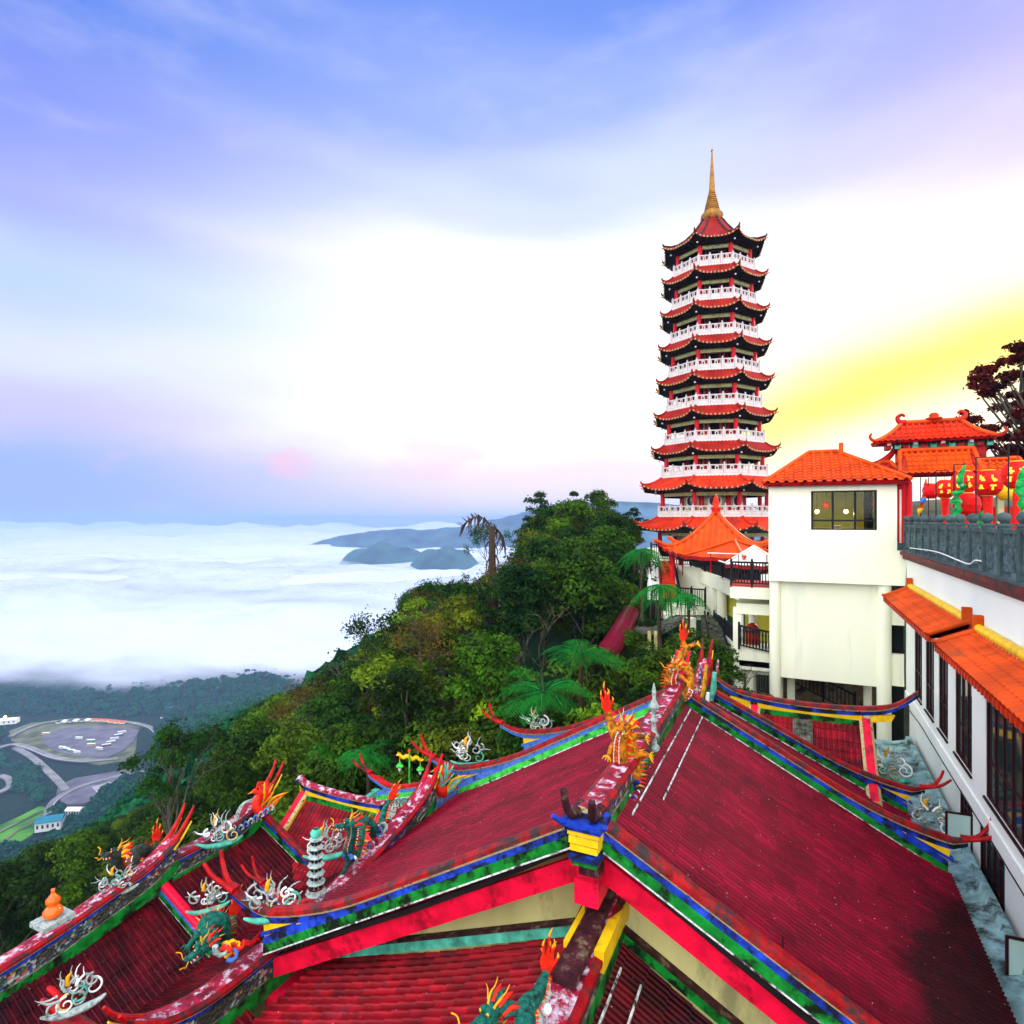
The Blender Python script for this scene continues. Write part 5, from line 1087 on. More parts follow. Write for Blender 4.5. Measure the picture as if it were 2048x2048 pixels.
def ribbon(name, lab, pts, w, m, y, cat, twist=1.0, ms=None):
    P = bez([pY(a, b, y) for a, b in pts], 5); vs = []; n = len(P)
    for i, p in enumerate(P):
        ww = w * (.5 + .5 * abs(sin(i * .55 * twist)) ) * (.4 + .6 * sin(pi * (i + 1) / (n + 1))); d = sin(i * .9) * .12
        for s in (-1, 1):
            for e in (-.02, .02): vs.append(p + Vector((s * ww, d * s + e, 0)))
    fs = []
    for i in range(n - 1):
        k = i * 4; fs += [(k, k + 2, k + 6, k + 4), (k + 1, k + 5, k + 7, k + 3), (k, k + 4, k + 5, k + 1), (k + 2, k + 3, k + 7, k + 6)]
    mb = MB(); mb.add(vs, fs, ms and [ms[(j // 4) * len(ms) // (n)] for j in range(len(fs))] or m, True); tag(mb.build(name), lab, cat)
M['flaggreen'] = mat('green_flag_cloth', (.01, .36, .07), .6, .2, 5, dirt=(.6, .7, .6), dirt_amt=.32, dirt_scale=6)
ribbon('streamer', 'twisted green cloth streamer hanging from the short armed pole', [(1930, 930), (1922, 950), (1920, 965), (1928, 975), (1915, 985), (1912, 1000), (1916, 1015), (1912, 1030), (1920, 1045), (1932, 1052)], .16, 'flaggreen', 25.9, 'flag')
ribbon('streamer', 'green and red cloth streamer at the far right edge above the rail', [(2046, 935), (2044, 955), (2040, 972), (2044, 990), (2046, 1010), (2042, 1028)], .14, 'flaggreen', 21.5, 'flag')
M['flagblue'] = mat('blue_flag_cloth', (.02, .2, .7), .6, .1)
ribbon('striped_flag', 'furled orange and blue striped flag at the lookout end of the rail', [(1852, 958), (1851, 975), (1849, 990), (1845, 1005), (1840, 1020), (1836, 1035)], .10, 'orange', 28.9, 'flag', ms=['orange', 'flagblue', 'orange', 'flagblue', 'orange', 'yellow', 'orange'])
# extra red cloth behind the rail, teal pots
mb = MB(); c = pY(1868, 1035, 30); mb.box((c.x - .35, 30, -1.2), (c.x + .5, 30.2, c.z + .1), 'redp'); tag(mb.build('red_box'), 'low red donation box behind the far end of the stone rail', 'box')
mb = MB(); c = pY(1948, 1020, 31); mb.lathe([(.25, -1.2), (.42, -.6), (.4, .1), (.3, .3), (.34, .4)], 'green', 12, (c.x, c.y, 0)); tag(mb.build('flower_pot'), 'green glazed pot behind the rail under the lit lantern', 'pot')
# ================================================================== orange pavilion before the pagoda
pv = empty('orange_pavilion', tuple(pD(1430, 1090, 45))); tag(pv, 'pavilion with a big curved orange pyramid roof in front of the pagoda', 'pavilion')
RIBH = .17
def pyramid(parent, c, half, z, rise, rot, m, ribs=16, ns=12, concave=1.7, lift=.7, tip=True, rollm=None, nm='roof', bulge=0):
    c = Vector(c); V = []; rollm = rollm or m
    for k in range(4):
        mb = MB(); vs = []; cols = ribs * 2 + 1; a0 = rot + k * pi / 2; n = Vector((cos(a0), sin(a0), 0)); s = Vector((-n.y, n.x, 0))
        for j in range(ns + 1):
            t = j / ns; rad = half * t
            for i in range(cols):
                u = (i / (cols - 1) * 2 - 1); ucl = u * max(t, .02)
                # ribs stay parallel to the fall line
                uu = max(-t, min(t, u)); zz = z + rise * (1 - t) ** concave + lift * abs(uu / max(t, .02)) ** 5 * t ** 4 + (RIBH if i % 2 else 0) * (abs(u) <= t)
                vs.append(c + n * rad + s * (half * uu) + ZV * zz)
        fs = [(j * cols + i, j * cols + i + 1, (j + 1) * cols + i + 1, (j + 1) * cols + i) for j in range(ns) for i in range(cols - 1)]
        mb.add(vs, fs, m); e = vs[-cols:]; lo = [v - ZV * .22 for v in e]; mb.add(e + lo, [(i, i + 1, cols + i + 1, cols + i) for i in range(cols - 1)], 'redp'); mb.add(lo + [c + n * half * .6 - s * half * .6 + ZV * (z - .5), c + n * half * .6 + s * half * .6 + ZV * (z - .5)], [tuple(range(cols)) + (cols + 1, cols)], 'blk_tile')
        mb.build(nm + '_slope', parent)
        d = n + s; pts = []
        for j in range(ns + 1):
            t = j / ns; pts.append(c + d * (half * t) + ZV * (z + rise * (1 - t) ** concave + lift * t ** 4 + .08))
        pts.append(pts[-1] + d * .25 + ZV * .12)
        mb = MB(); mb.tube(pts, [.17 * half / 4.2] * len(pts), rollm, 7); mb.build('hip_roll', parent)
pc = pD(1432, 1040, 46); pyramid(pv, (pc.x, pc.y, 0), 3.8, pD(1432, 1112, 43).z, 3.2, TH - pi / 2 + radians(-22), 'orange', ribs=18, lift=.9, concave=1.55, rollm='orange')
apz = pD(1432, 1112, 43).z + 3.2
mb = MB(); mb.lathe([(.35, -.1), (.3, .2), (.42, .3), (.2, .45), (.3, .65), (.16, .9), (.2, 1.0), (.0, 1.4)], 'flame', 10, (pc.x, pc.y, apz)); mb.build('finial', pv)
for sx in (-1, 1):
    for sy in (-1, 1):
        r_ = Matrix.Rotation(TH - radians(22), 3, 'Z') @ Vector((2.9 * sx, 2.9 * sy, 0)); mb = MB(); mb.lathe([(.2, -5.2), (.2, apz - 3.2)], 'colred', 10, (pc.x + r_.x, pc.y + r_.y, 0)); mb.build('column', pv)
RIBH = .05
tn = empty('orange_canopy', tuple(pD(1465, 1110, 37))); tag(tn, 'small pointed orange canopy in front of the big pavilion roof', 'canopy')
q = pD(1468, 1040, 37); pyramid(tn, (q.x, q.y, 0), 2.1, pD(1468, 1113, 37).z, .95, TH + radians(35), 'orange', ribs=3, lift=0, concave=1.1)
mb = MB(); mb.lathe([(.05, -4.6), (.05, pD(1468, 1108, 37).z)], 'white', 8, (q.x, q.y, 0)); mb.build('pole', tn)
M['tent'] = mat('white_tent_cloth', (.86, .84, .78), .6, .04)
tw = empty('white_tent', tuple(pD(1510, 1125, 34))); tag(tw, 'white tent with an orange red side behind the black balcony rail', 'tent')
q = pD(1508, 1040, 34.5); pyramid(tw, (q.x, q.y, 0), 1.15, pD(1500, 1130, 34).z, 1.0, TH + radians(40), 'tent', ribs=2, lift=0, concave=1.0)
mb = MB(); mb.lathe([(.05, -5), (.05, pD(1498, 1125, 34).z)], 'white', 8, (q.x, q.y, 0)); mb.build('pole', tw)
# ================================================================== white terrace building between pagoda and lookout
tb = empty('terrace_building', (-2.5, 33, -12)); tag(tb, 'white terraced building with curved balconies and round columns left of the lookout', 'building')
def fence(lab, A, B, h, n, post=2, m='black', parent=None, solid=False, rail2=True, name='black_fence', cat='fence', grp='black metal fences on the white terraces', bal=False):
    A, B = Vector(A), Vector(B); d = B - A; L = d.length
    t = empty(name, tuple((A + B) / 2)) ; tag(t, lab, cat, grp)
    mb = MB(); lat = Vector((-d.y, d.x, 0)).normalized()
    for hh, w in ((h, .045), (.12, .03)) : mb.sweep([A + ZV * hh, B + ZV * hh], [(-w, -w), (w, -w), (w, w), (-w, w)], [m] * 4, lat)
    mb.build('rail', t)
    for k in range(post + 1):
        p = A + d * (k / post); q = MB(); q.box((p.x - .05, p.y - .05, p.z - .1), (p.x + .05, p.y + .05, p.z + h + .1), m); q.lathe([(.06, 0), (.05, .06), (0, .1)], m, 6, p + ZV * (h + .1)); q.build('post', t)
    mb = MB()
    if solid:
        mb.sweep([A + ZV * .12, B + ZV * .12], [(-.02, 0), (.02, 0), (.02, h - .16), (-.02, h - .16)], [m] * 4, lat); mb.build('infill', t)
    else:
        for k in range(n):
            p = A + d * ((k + .5) / n)
            if bal: mb.lathe([(.02, .12), (.04, .25), (.055, h * .4), (.025, h * .6), (.045, h * .8), (.02, h)], m, 6, p)
            else: mb.box((p.x - .022, p.y - .022, p.z + .12), (p.x + .022, p.y + .022, p.z + h), m)
        mb.build('balusters', t)['kind'] = 'stuff'
    return t
YT = 32.0
def tp(px, py, y=YT): return pY(px, py, y)
def slab(parent, name, pl, pr, py0, py1, y0, y1, m='plaster'):
    a = tp(pl, py0, y0); b = tp(pr, py1, y0); mb = MB(); mb.box((a.x, y0, b.z), (b.x, y1, a.z), m); mb.build(name, parent)
# upper balcony
a = tp(1460, 1172, 31); b = tp(1548, 1200, 31)
mb = MB(); mb.box((a.x, 31, b.z), (b.x, 34, a.z), 'plaster'); mb.box((a.x, 30.98, a.z), (b.x, 34, a.z + .05), 'orange2'); mb.build('balcony_slab', tb)
fence('upright barred black rail of the top balcony against the lookout wall', (a.x + .05, 31.05, a.z + .05), (b.x - .03, 31.05, a.z + .05), 1.12, 14, 2)
c0 = a
slab(tb, 'beam', 1472, 1548, 1206, 1232, 31.4, 33.5)
for px, py0, py1, y, r in ((1480, 1230, 1420, 31.6, .17), (1505, 1200, 1320, 34, .19), (1560, 1160, 1400, 31.8, .14)):
    p = tp(px, py0, y); mb = MB(); mb.lathe([(r, -13), (r, p.z + .2)], 'plaster', 14, (p.x, y, 0)); mb.build('column', tb)
p0 = tp(1466, 1215, 31.5); mb = MB(); mb.box((p0.x, 31.5, -13), (p0.x + .32, 31.9, p0.z), 'plaster'); mb.build('pillar', tb)
slab(tb, 'interior_wall', 1490, 1552, 1225, 1300, 37.5, 37.7, 'yinterior')
slab(tb, 'parapet', 1476, 1548, 1290, 1338, 31.2, 31.5); a = tp(1478, 1294, 31.1); b = tp(1548, 1300, 31.1)
mb = MB(); mb.box((a.x, 31.2, tp(1480, 1338, 31.2).z), (b.x, 36, tp(1480, 1320, 31.2).z), 'plaster'); mb.build('floor_slab', tb)
fence('bluish black turned baluster rail on the middle balcony left of the lookout', (a.x, 31.1, a.z), (b.x, 31.1, a.z - .25), 1.05, 11, 1, bal=True)
mb = MB(); c = tp(1505, 1256, 33.5); mb.lathe([(.32, -1.2), (.36, -.3), (.30, .1), (.12, .25)], 'orange2', 12, c); mb.lathe([(.40, -.2), (.40, -.05)], 'wood', 12, c); tag(mb.build('wooden_barrel'), 'round orange brown drum standing behind the middle balcony rail', 'drum')
for px in (1474, 1500):
    p = tp(px, 1338, 31.7); mb = MB(); mb.lathe([(.19, -13), (.19, p.z + .1)], 'plaster', 14, (p.x, 31.7, 0)); mb.build('column', tb)
fence('black rail on the lowest level beneath the middle balcony', tp(1500, 1378, 34), tp(1548, 1392, 34), 1.0, 9, 1)
slab(tb, 'soffit_fill', 1476, 1548, 1330, 1352, 31.6, 31.9)
fence('black stair rail slanting through the dark undercroft below the lookout', pY(1585, 1368, 33), pY(1710, 1432, 33), 1.0, 16, 2)
# long curved parapet descending toward the pagoda steps
P = [pD(1382, 1108, 47), pD(1410, 1116, 43), pD(1445, 1126, 39), pD(1480, 1138, 35), pD(1520, 1150, 32.5)]
mb = MB(); Pb = bez([p + ZV * 0 for p in P], 5); mb.sweep([Vector((p.x, p.y, p.z - 1.1)) for p in Pb], [(-.15, -.75), (.15, -.75), (.15, .12), (-.15, .12)], ['plaster'] * 4, RGT.lerp(FWD, .5).normalized()); mb.build('curved_parapet', tb)
for i in range(4):
    fence(['far end', 'second span', 'third span', 'near end'][i] + ' of the long solid black rail along the curved white parapet', P[i] - ZV * .98, P[i + 1] - ZV * .98, 1.0, 0, 1, solid=True)
mb = MB(); A, B = pD(1356, 1130, 46), pD(1430, 1150, 42); mb.prism([A, pD(1430, 1140, 43), pD(1435, 1225, 43), pD(1358, 1220, 46)], FWD * .4, 'plaster'); mb.build('retaining_wall', tb)
mb = MB(); mb.prism([pD(1425, 1150, 42), pD(1448, 1160, 40), pD(1448, 1200, 40), pD(1425, 1225, 42)], FWD * .4, 'plaster'); mb.build('retaining_wall', tb)
for px, D in ((1428, 41.5), (1444, 40)):
    p = pD(px, 1160, D); mb = MB(); mb.lathe([(.32, -12), (.32, p.z)], 'plaster', 14, (p.x, p.y, 0)); mb.build('column', tb)
mb = MB(); mb.prism([pD(1448, 1160, 41), pD(1476, 1172, 38), pD(1476, 1240, 38), pD(1448, 1225, 41)], FWD * .3, 'yinterior'); mb.build('interior_wall', tb)
Q = [pD(1428, 1228, 41), pD(1450, 1240, 38), pD(1476, 1262, 35)]
mb = MB(); mb.sweep(bez([q - ZV * 1.0 for q in Q], 4), [(-.12, -.9), (.12, -.9), (.12, .1), (-.12, .1)], ['plaster'] * 4, RGT.lerp(FWD, .4).normalized()); mb.build('stair_parapet', tb)
fence('solid black rail curving down beside the grey steps', Q[0] - ZV * .95, Q[2] - ZV * .95, 1.05, 0, 2, solid=True)
# grey steps
st = empty('grey_stairs', tuple(pD(1430, 1270, 38))); tag(st, 'mossy grey stair flight descending between white walls', 'stairs')
mb = MB()
for k in range(12):
    t = k / 11; p = pD(1419 + 12 * t, 1232 + 62 * t, 41 - 5 * t); mb.box((p.x - .55, p.y - .2, p.z - 1.6), (p.x + .75, p.y + .25, p.z), 'plinth')
mb.build('steps', st)
for off in (-1, 1):
    mb = MB(); mb.tube([pD(1409 + 28 * (off > 0), 1222, 41) , pD(1420 + 34 * (off > 0), 1290, 36)], .06, 'black', 6); mb.build('handrail', st)
# fences and steps at the head of the path by the pagoda
fence('barred black fence farthest left beside the pagoda podium', pD(1302, 1118, 50), pD(1358, 1122, 50), 1.25, 13, 1)
fence('short barred black fence before the red notice board', pD(1347, 1131, 46), pD(1381, 1132, 46), 1.2, 8, 1)
fence('black fence of the small terrace among the ferns', pD(1355, 1212, 41), pD(1411, 1216, 41), 1.25, 12, 2)
mb = MB(); mb.box((0, 0, 0), (1, 1, 1), 'plaster', Matrix.Translation(pD(1352, 1230, 41)) @ Matrix.Rotation(TH, 4, 'Z') @ Matrix.Diagonal((2.1, 2.5, .52, 1))); mb.build('small_terrace', tb)
mb = MB(); mb.box((0, 0, 0), (1, 1, 1), 'plaster', Matrix.Translation(pD(1330, 1240, 41.4)) @ Matrix.Rotation(TH, 4, 'Z') @ Matrix.Diagonal((2.65, 2.0, .35, 1))); mb.box((0, 0, 0), (1, 1, 1), 'plaster', Matrix.Translation(pD(1374, 1345, 40)) @ Matrix.Rotation(TH, 4, 'Z') @ Matrix.Diagonal((.6, .6, 3.6, 1))); mb.build('small_terrace', tb)
mb = MB(); mb.prism([pD(1296, 1096, 51), pD(1345, 1096, 51), pD(1345, 1125, 51), pD(1296, 1125, 51)], FWD * .5, 'plaster'); mb.prism([pD(1296, 1118, 50.6), pD(1322, 1118, 50.6), pD(1326, 1200, 46), pD(1298, 1200, 46)], FWD * .5, 'plasterw'); mb.build('retaining_wall', tb)
os_ = empty('orange_stairs', tuple(pD(1332, 1168, 44))); tag(os_, 'bright orange red stair flight climbing between black rails to the pagoda', 'stairs')
mb = MB()
for k in range(14):
    t = k / 13; p = pD(1330 + 6 * t, 1122 + 46 * t, 48 - 5 * t); T = Matrix.Translation(p) @ Matrix.Rotation(TH, 4, 'Z'); mb.box((-.48, -.25, -1.0), (.5, .25, 0), 'orange2' if k > 4 else 'orange', T)
mb.build('steps', os_)
for x0, x1 in ((1317, 1325), (1346, 1360)):
    mb = MB(); A, B = pD(x0, 1112, 48), pD(x1, 1175, 42.5); mb.sweep([A, B], [(-.05, -.5), (.05, -.5), (.05, 0), (-.05, 0)], ['black'] * 4, RGT); mb.build('handrail', os_)
sgn = empty('notice_board', tuple(pD(1373, 1125, 45.5))); tag(sgn, 'red notice board with small white lettering by the black fence', 'sign')
mb = MB(); T = Matrix.Translation(pD(1373, 1121, 45.5)) @ Matrix.Rotation(TH, 4, 'Z'); mb.box((-.36, -.03, 0), (.36, .03, 1.15), 'pinkred', T); mb.build('board', sgn)
def words(txt, size, T, m, parent, name, ext=.004):
    cu = bpy.data.curves.new(name, 'FONT'); cu.body = txt; cu.size = size; cu.align_x = 'CENTER'; cu.extrude = ext; o = bpy.data.objects.new(name, cu); C.objects.link(o)
    dg = bpy.context.evaluated_depsgraph_get(); me = bpy.data.meshes.new_from_object(o.evaluated_get(dg)); bpy.data.objects.remove(o); me.materials.clear(); me.materials.append(M[m])
    q = bpy.data.objects.new(name, me); C.objects.link(q); q.parent = parent; me.transform(wmat(parent).inverted() @ T); return q
mb = MB()
for k, w in enumerate((.16, .24, .22, .26, .20)):
    mb.box((-w, -.042, .98 - k * .10), (w, -.031, 1.02 - k * .10), 'white', T)
mb.build('lettering', sgn)
mb = MB(); mb.box((-.03, -.02, -1.1), (.03, .02, 0), 'redp', T @ Matrix.Translation((-.3, 0, 0))); mb.build('leg', sgn); mb = MB(); mb.box((-.03, -.02, -1.1), (.03, .02, 0), 'redp', T @ Matrix.Translation((.3, 0, 0))); mb.build('leg', sgn)
# railings on the upper terrace: white top rail on red posts
for lab, pts, py in (('thin white rail on red posts beside the notice board', [(1338, 1102), (1368, 1102)], 0), ('thin white rail on a red post in front of the white tent', [(1415, 1106), (1540, 1110)], 0)):
    D = 44 if pts[0][0] < 1400 else 33.5
    t = empty('terrace_railing', tuple(pD(pts[0][0], pts[0][1], D))); tag(t, lab, 'railing'); A, B = pD(*pts[0], D), pD(*pts[1], D)
    mb = MB(); mb.tube([A, B], .035, 'white', 6); mb.build('rail', t)
    for f in (.05, .5, .95):
        p = A.lerp(B, f); mb = MB(); mb.tube([p, p - ZV * 1.1], .03, 'redp', 6); mb.build('post', t)
# maroon slide on the jungle slope
def slide(lab, pts, r):
    mb = MB(); mb.tube(bez([pD(*p) for p in pts], 5), r, 'tube', 16); tag(mb.build('slide_tube'), lab, 'slide')
slide('maroon enclosed slide tube descending through the trees beside the ferns', [(1264, 1218, 43), (1243, 1262, 38), (1212, 1312, 35), (1194, 1346, 34)], .66)
slide('lower maroon slide section hidden partly behind the big tree fern', [(1176, 1350, 35), (1190, 1380, 33), (1204, 1420, 31), (1214, 1455, 29.5)], .6)
# concrete hut under the ferns
hut = empty('concrete_hut', tuple(pD(1310, 1340, 37))); tag(hut, 'old grey concrete shelter with a sloping roof half hidden in the trees', 'shelter')
mb = MB(); mb.prism([pD(1272, 1262, 38), pD(1320, 1262, 38), pD(1372, 1235, 40), pD(1376, 1240, 40), pD(1322, 1270, 38), pD(1272, 1268, 38)], FWD * 2, 'plinth'); mb.build('roof', hut)
mb = MB(); mb.prism([pD(1278, 1285, 38.4), pD(1302, 1285, 38.4), pD(1302, 1330, 38.4), pD(1278, 1330, 38.4)], FWD * .3, 'gable'); mb.build('wall', hut)
for px in (1299, 1312): 
    mb = MB(); p = pD(px, 1262, 38); mb.box((p.x - .1, p.y - .1, -12), (p.x + .1, p.y + .1, p.z), 'gable'); mb.build('post', hut)
# ================================================================== balustraded balcony of the small hall, lamp post
bc = empty('green_balcony', tuple(pD(800, 1600, 24))); tag(bc, 'balcony with verdigris rail and white balusters below the jungle edge', 'balcony')
K = [pD(665, 1642, 24.5), pD(751, 1585, 25.5), pD(845, 1618, 24.5)]
for i in range(2):
    A, B = K[i], K[i + 1]; d = B - A; lat = Vector((-d.y, d.x, 0)).normalized(); n = 22 if i == 0 else 15
    mb = MB(); mb.sweep([A, B], [(-.09, 0), (.09, 0), (.09, .1), (-.09, .1)], ['teal'] * 4, lat); mb.sweep([A - ZV * .95, B - ZV * .95], [(-.1, -.3), (.1, -.3), (.1, .1), (-.1, .1)], ['teal'] * 4, lat); mb.build('rail', bc)
    mb = MB()
    for k in range(n): mb.lathe([(.04, -.9), (.07, -.75), (.09, -.6), (.035, -.3), (.06, -.1), (.04, 0)], 'white' if i else 'gable', 6, A + d * ((k + .5) / n))
    mb.build('balusters', bc)['kind'] = 'stuff'
for p in K: mb = MB(); mb.box((p.x - .13, p.y - .13, p.z - 1.2), (p.x + .13, p.y + .13, p.z + .12), 'teal'); mb.build('post', bc)
mb = MB(); mb.prism([K[0] - ZV * 1.2, K[1] - ZV * 1.2, K[2] - ZV * 1.2, pD(760, 1700, 21.5), pD(690, 1690, 21.5)], (0, 0, -.3), 'gable'); mb.build('floor', bc)
lp = empty('lamp_post', tuple(pD(818, 1640, 23))); tag(lp, 'bright green lamp post with a yellow dragon crossarm and two hanging lanterns', 'lamp post')
b = pD(819, 1595, 23); tpz = pD(819, 1504, 23)
mb = MB(); mb.tube([b - ZV * 2.5, tpz], .035, 'lgreen', 8); mb.lathe([(.06, 0), (.08, .05), (0, .14)], 'orange', 8, tpz); mb.lathe([(.09, -.1), (.07, .2), (.04, .3)], 'yellow', 8, b); mb.build('pole', lp)
mb = MB(); A, B = pD(793, 1511, 23), pD(847, 1520, 23.2); pts = [A.lerp(B, k / 16) + ZV * .05 * sin(k * 1.2) for k in range(17)]; mb.tube(pts, [.03 + .055 * sin(pi * k / 16) for k in range(17)], 'yellow', 7)
for k in range(1, 16): mb.add([pts[k] + RGT * .05, pts[k] - RGT * .05, pts[k] + ZV * .13, pts[k] + FWD * .03], [(0, 1, 2), (0, 2, 3), (1, 3, 2)], 'flame' if 5 < k < 11 else 'yellow')
mb.build('dragon_crossarm', lp)
for p in (A.lerp(B, .12), A.lerp(B, .88)):
    mb = MB(); c = p - ZV * .32; mb.tube([p, c + ZV * .1], .012, 'yellow', 5); mb.lathe([(.02, .12), (.06, .04), (.16, -.06), (.15, -.09), (.07, -.09)], 'lgreen', 6, c, smooth=False); mb.lathe([(.065, -.09), (.06, -.2), (.025, -.27), (0, -.28)], 'white', 8, c); mb.build('hanging_lantern', lp)
# ================================================================== trees
LM = {}
LM['dark'] = leafmat('leaf_dark_green', (.015, .048, .003), .6)
LM['mid'] = leafmat('leaf_mid_green', (.042, .10, .003), .6)
LM['olive'] = leafmat('leaf_olive', (.075, .115, .005), .6, hue=.03)
LM['lime'] = leafmat('leaf_yellow_green', (.15, .27, .008), .5)
LM['rust'] = leafmat('leaf_rusty', (.085, .058, .006), .6, hue=.02)
LM['teal'] = leafmat('leaf_blue_green', (.006, .075, .030), .6)
LM['fern'] = leafmat('fern_frond', (.015, .26, .012), .4, rand=.2, trans=.4)
LM['redleaf'] = leafmat('leaf_sunrise_dark', (.10, .018, .008), .5, rand=.1, tcol=(1, .25, .05), trans=.5)
def leaf_geo(P, Nr, size, rng, aspect=.5, fold=.15):
    """P points, Nr facing: one folded rhombic leaf cluster face per point"""
    n = len(P); r = rng.normal(size=(n, 3)); t = np.cross(Nr, r); t /= np.linalg.norm(t, axis=1)[:, None] + 1e-9; b = np.cross(Nr, t)
    s = (size * rng.uniform(.6, 1.4, n))[:, None]
    V = np.stack([P - t * s, P + b * s * aspect + Nr * s * fold, P + t * s, P - b * s * aspect + Nr * s * fold], 1).reshape(-1, 3)
    return V
def np_mesh(name, V, mats, nq=4):
    me = bpy.data.meshes.new(name); n = len(V) // nq
    me.vertices.add(len(V)); me.vertices.foreach_set('co', V.astype(np.float32).ravel())
    me.loops.add(len(V)); me.loops.foreach_set('vertex_index', np.arange(len(V), dtype=np.int32))
    me.polygons.add(n); me.polygons.foreach_set('loop_start', np.arange(0, len(V), nq, dtype=np.int32)); me.polygons.foreach_set('loop_total', np.full(n, nq, dtype=np.int32))
    for m in mats: me.materials.append(m)
    me.update(); me.validate(); return me
def crown_pts(rng, H, R, nclump, nleaf, zlo=.35, flat=.75, cr=(.28, .48), top=1.0, shape='round'):
    Cs = []
    for _ in range(nclump):
        u = rng.uniform(0, 1) ** .8; a = rng.uniform(0, 2 * pi)
        if shape == 'round': z = zlo * H + (H * top - zlo * H) * u; rad = R * sqrt(max(.05, 1 - (2 * u - .85) ** 2 * .8)) * rng.uniform(.15, .95)
        elif shape == 'cone': z = zlo * H + (H - zlo * H) * u; rad = R * (1.02 - u) * rng.uniform(.3, 1)
        elif shape == 'umbrella': z = H * rng.uniform(.72, .98); rad = R * rng.uniform(.1, 1)
        else: z = zlo * H + (H - zlo * H) * u; rad = R * rng.uniform(.2, 1) * (.6 + .4 * u)
        Cs.append((cos(a) * rad, sin(a) * rad, z, R * rng.uniform(*cr)))
    Cs = np.array(Cs); w = Cs[:, 3] ** 2; idx = rng.choice(len(Cs), nleaf, p=w / w.sum())
    d = rng.normal(size=(nleaf, 3)); d /= np.linalg.norm(d, axis=1)[:, None]; d[:, 2] = np.where(d[:, 2] < -.3, -d[:, 2] * .6, d[:, 2])
    rr = rng.uniform(.62, 1.08, nleaf) ** .7; c = Cs[idx]
    P = c[:, :3] + d * (c[:, 3] * rr)[:, None] * np.array([1, 1, flat]); P += rng.normal(size=P.shape) * .05 * R * .4
    Nn = d * .8 + rng.normal(size=(nleaf, 3)) * .55 + np.array([0, 0, .35]); Nn /= np.linalg.norm(Nn, axis=1)[:, None]
    return P, Nn, Cs
def limb_mb(mb, Cs, H, r0, m, rng, lean=0, n=9, seg=6, splitz=.38):
    base = Vector((0, 0, -1.5)); top = Vector((rng.normal() * .3 + lean, rng.normal() * .3, H * .9)); tr = bez([base, Vector((rng.normal() * .15, rng.normal() * .15, H * .35)), top], 4)
    mb.tube(tr, [r0 * (1 - .8 * k / (len(tr) - 1)) for k in range(len(tr))], m, seg + 2)
    for c in list(Cs[:n]):
        e = Vector(c[:3]); k = max(1, min(len(tr) - 2, int(len(tr) * min(.85, max(splitz, (e.z / H) - .28))))); s = tr[k]; mid = s.lerp(e, .5) + Vector((rng.normal() * .3, rng.normal() * .3, -.1))
        pts = bez([s, mid, e], 3); mb.tube(pts, [r0 * .42 * (1 - .75 * j / (len(pts) - 1)) for j in range(len(pts))], m, seg)
PARK = []
def make_tree(kind, name, seed, H, R, nclump, nleaf, lsize, lm, bark='bark', r0=.2, **kw):
    rng = np.random.default_rng(seed); limbs = kw.pop('limbs', 9); asp = kw.pop('aspect', .5)
    P, Nn, Cs = crown_pts(rng, H, R, nclump, nleaf, **kw)
    root = empty(name, (0, 0, 0)); me = np_mesh('crown', leaf_geo(P, Nn, lsize, rng, asp), [LM[lm]]); c = bpy.data.objects.new('crown', me); C.objects.link(c); c.parent = root
    mb = MB(); limb_mb(mb, Cs, H, r0, bark, rng, n=limbs); o = mb.build('trunk', root, local=True, fix=False); root['H'] = H; PARK.append(root); return root
T = {}
T['dark'] = [make_tree('dark', 'jungle_tree', 1 + i, 9, 3.3, 26, 5200, .17, 'dark', r0=.2) for i in range(2)]
T['mid'] = [make_tree('mid', 'jungle_tree', 11 + i, 8.5, 3.2, 24, 5000, .17, 'mid', r0=.18) for i in range(3)]
T['olive'] = [make_tree('olive', 'jungle_tree', 21 + i, 8, 3.0, 26, 4200, .15, 'olive', r0=.16, cr=(.2, .4)) for i in range(3)]
T['lime'] = [make_tree('lime', 'jungle_tree', 31 + i, 8, 3.0, 30, 4600, .14, 'lime', r0=.14, cr=(.18, .34)) for i in range(2)]
T['rust'] = [make_tree('rust', 'jungle_tree', 41 + i, 7.5, 2.8, 24, 3000, .14, 'rust', r0=.14, cr=(.18, .34)) for i in range(1)]
T['airy'] = [make_tree('airy', 'airy_tree', 51, 11, 3.2, 22, 2400, .16, 'dark', r0=.17, zlo=.55, cr=(.16, .3), limbs=18)]
T['shrub'] = [make_tree('shrub', 'shrub', 61 + i, 3.0, 2.0, 14, 2200, .13, ['mid', 'olive', 'lime'][i], r0=.08, zlo=.15) for i in range(3)]
T['spruce'] = [make_tree('spruce', 'slender_tree', 71, 10, 1.7, 26, 3000, .15, 'dark', r0=.14, zlo=.2, shape='cone', cr=(.25, .45))]
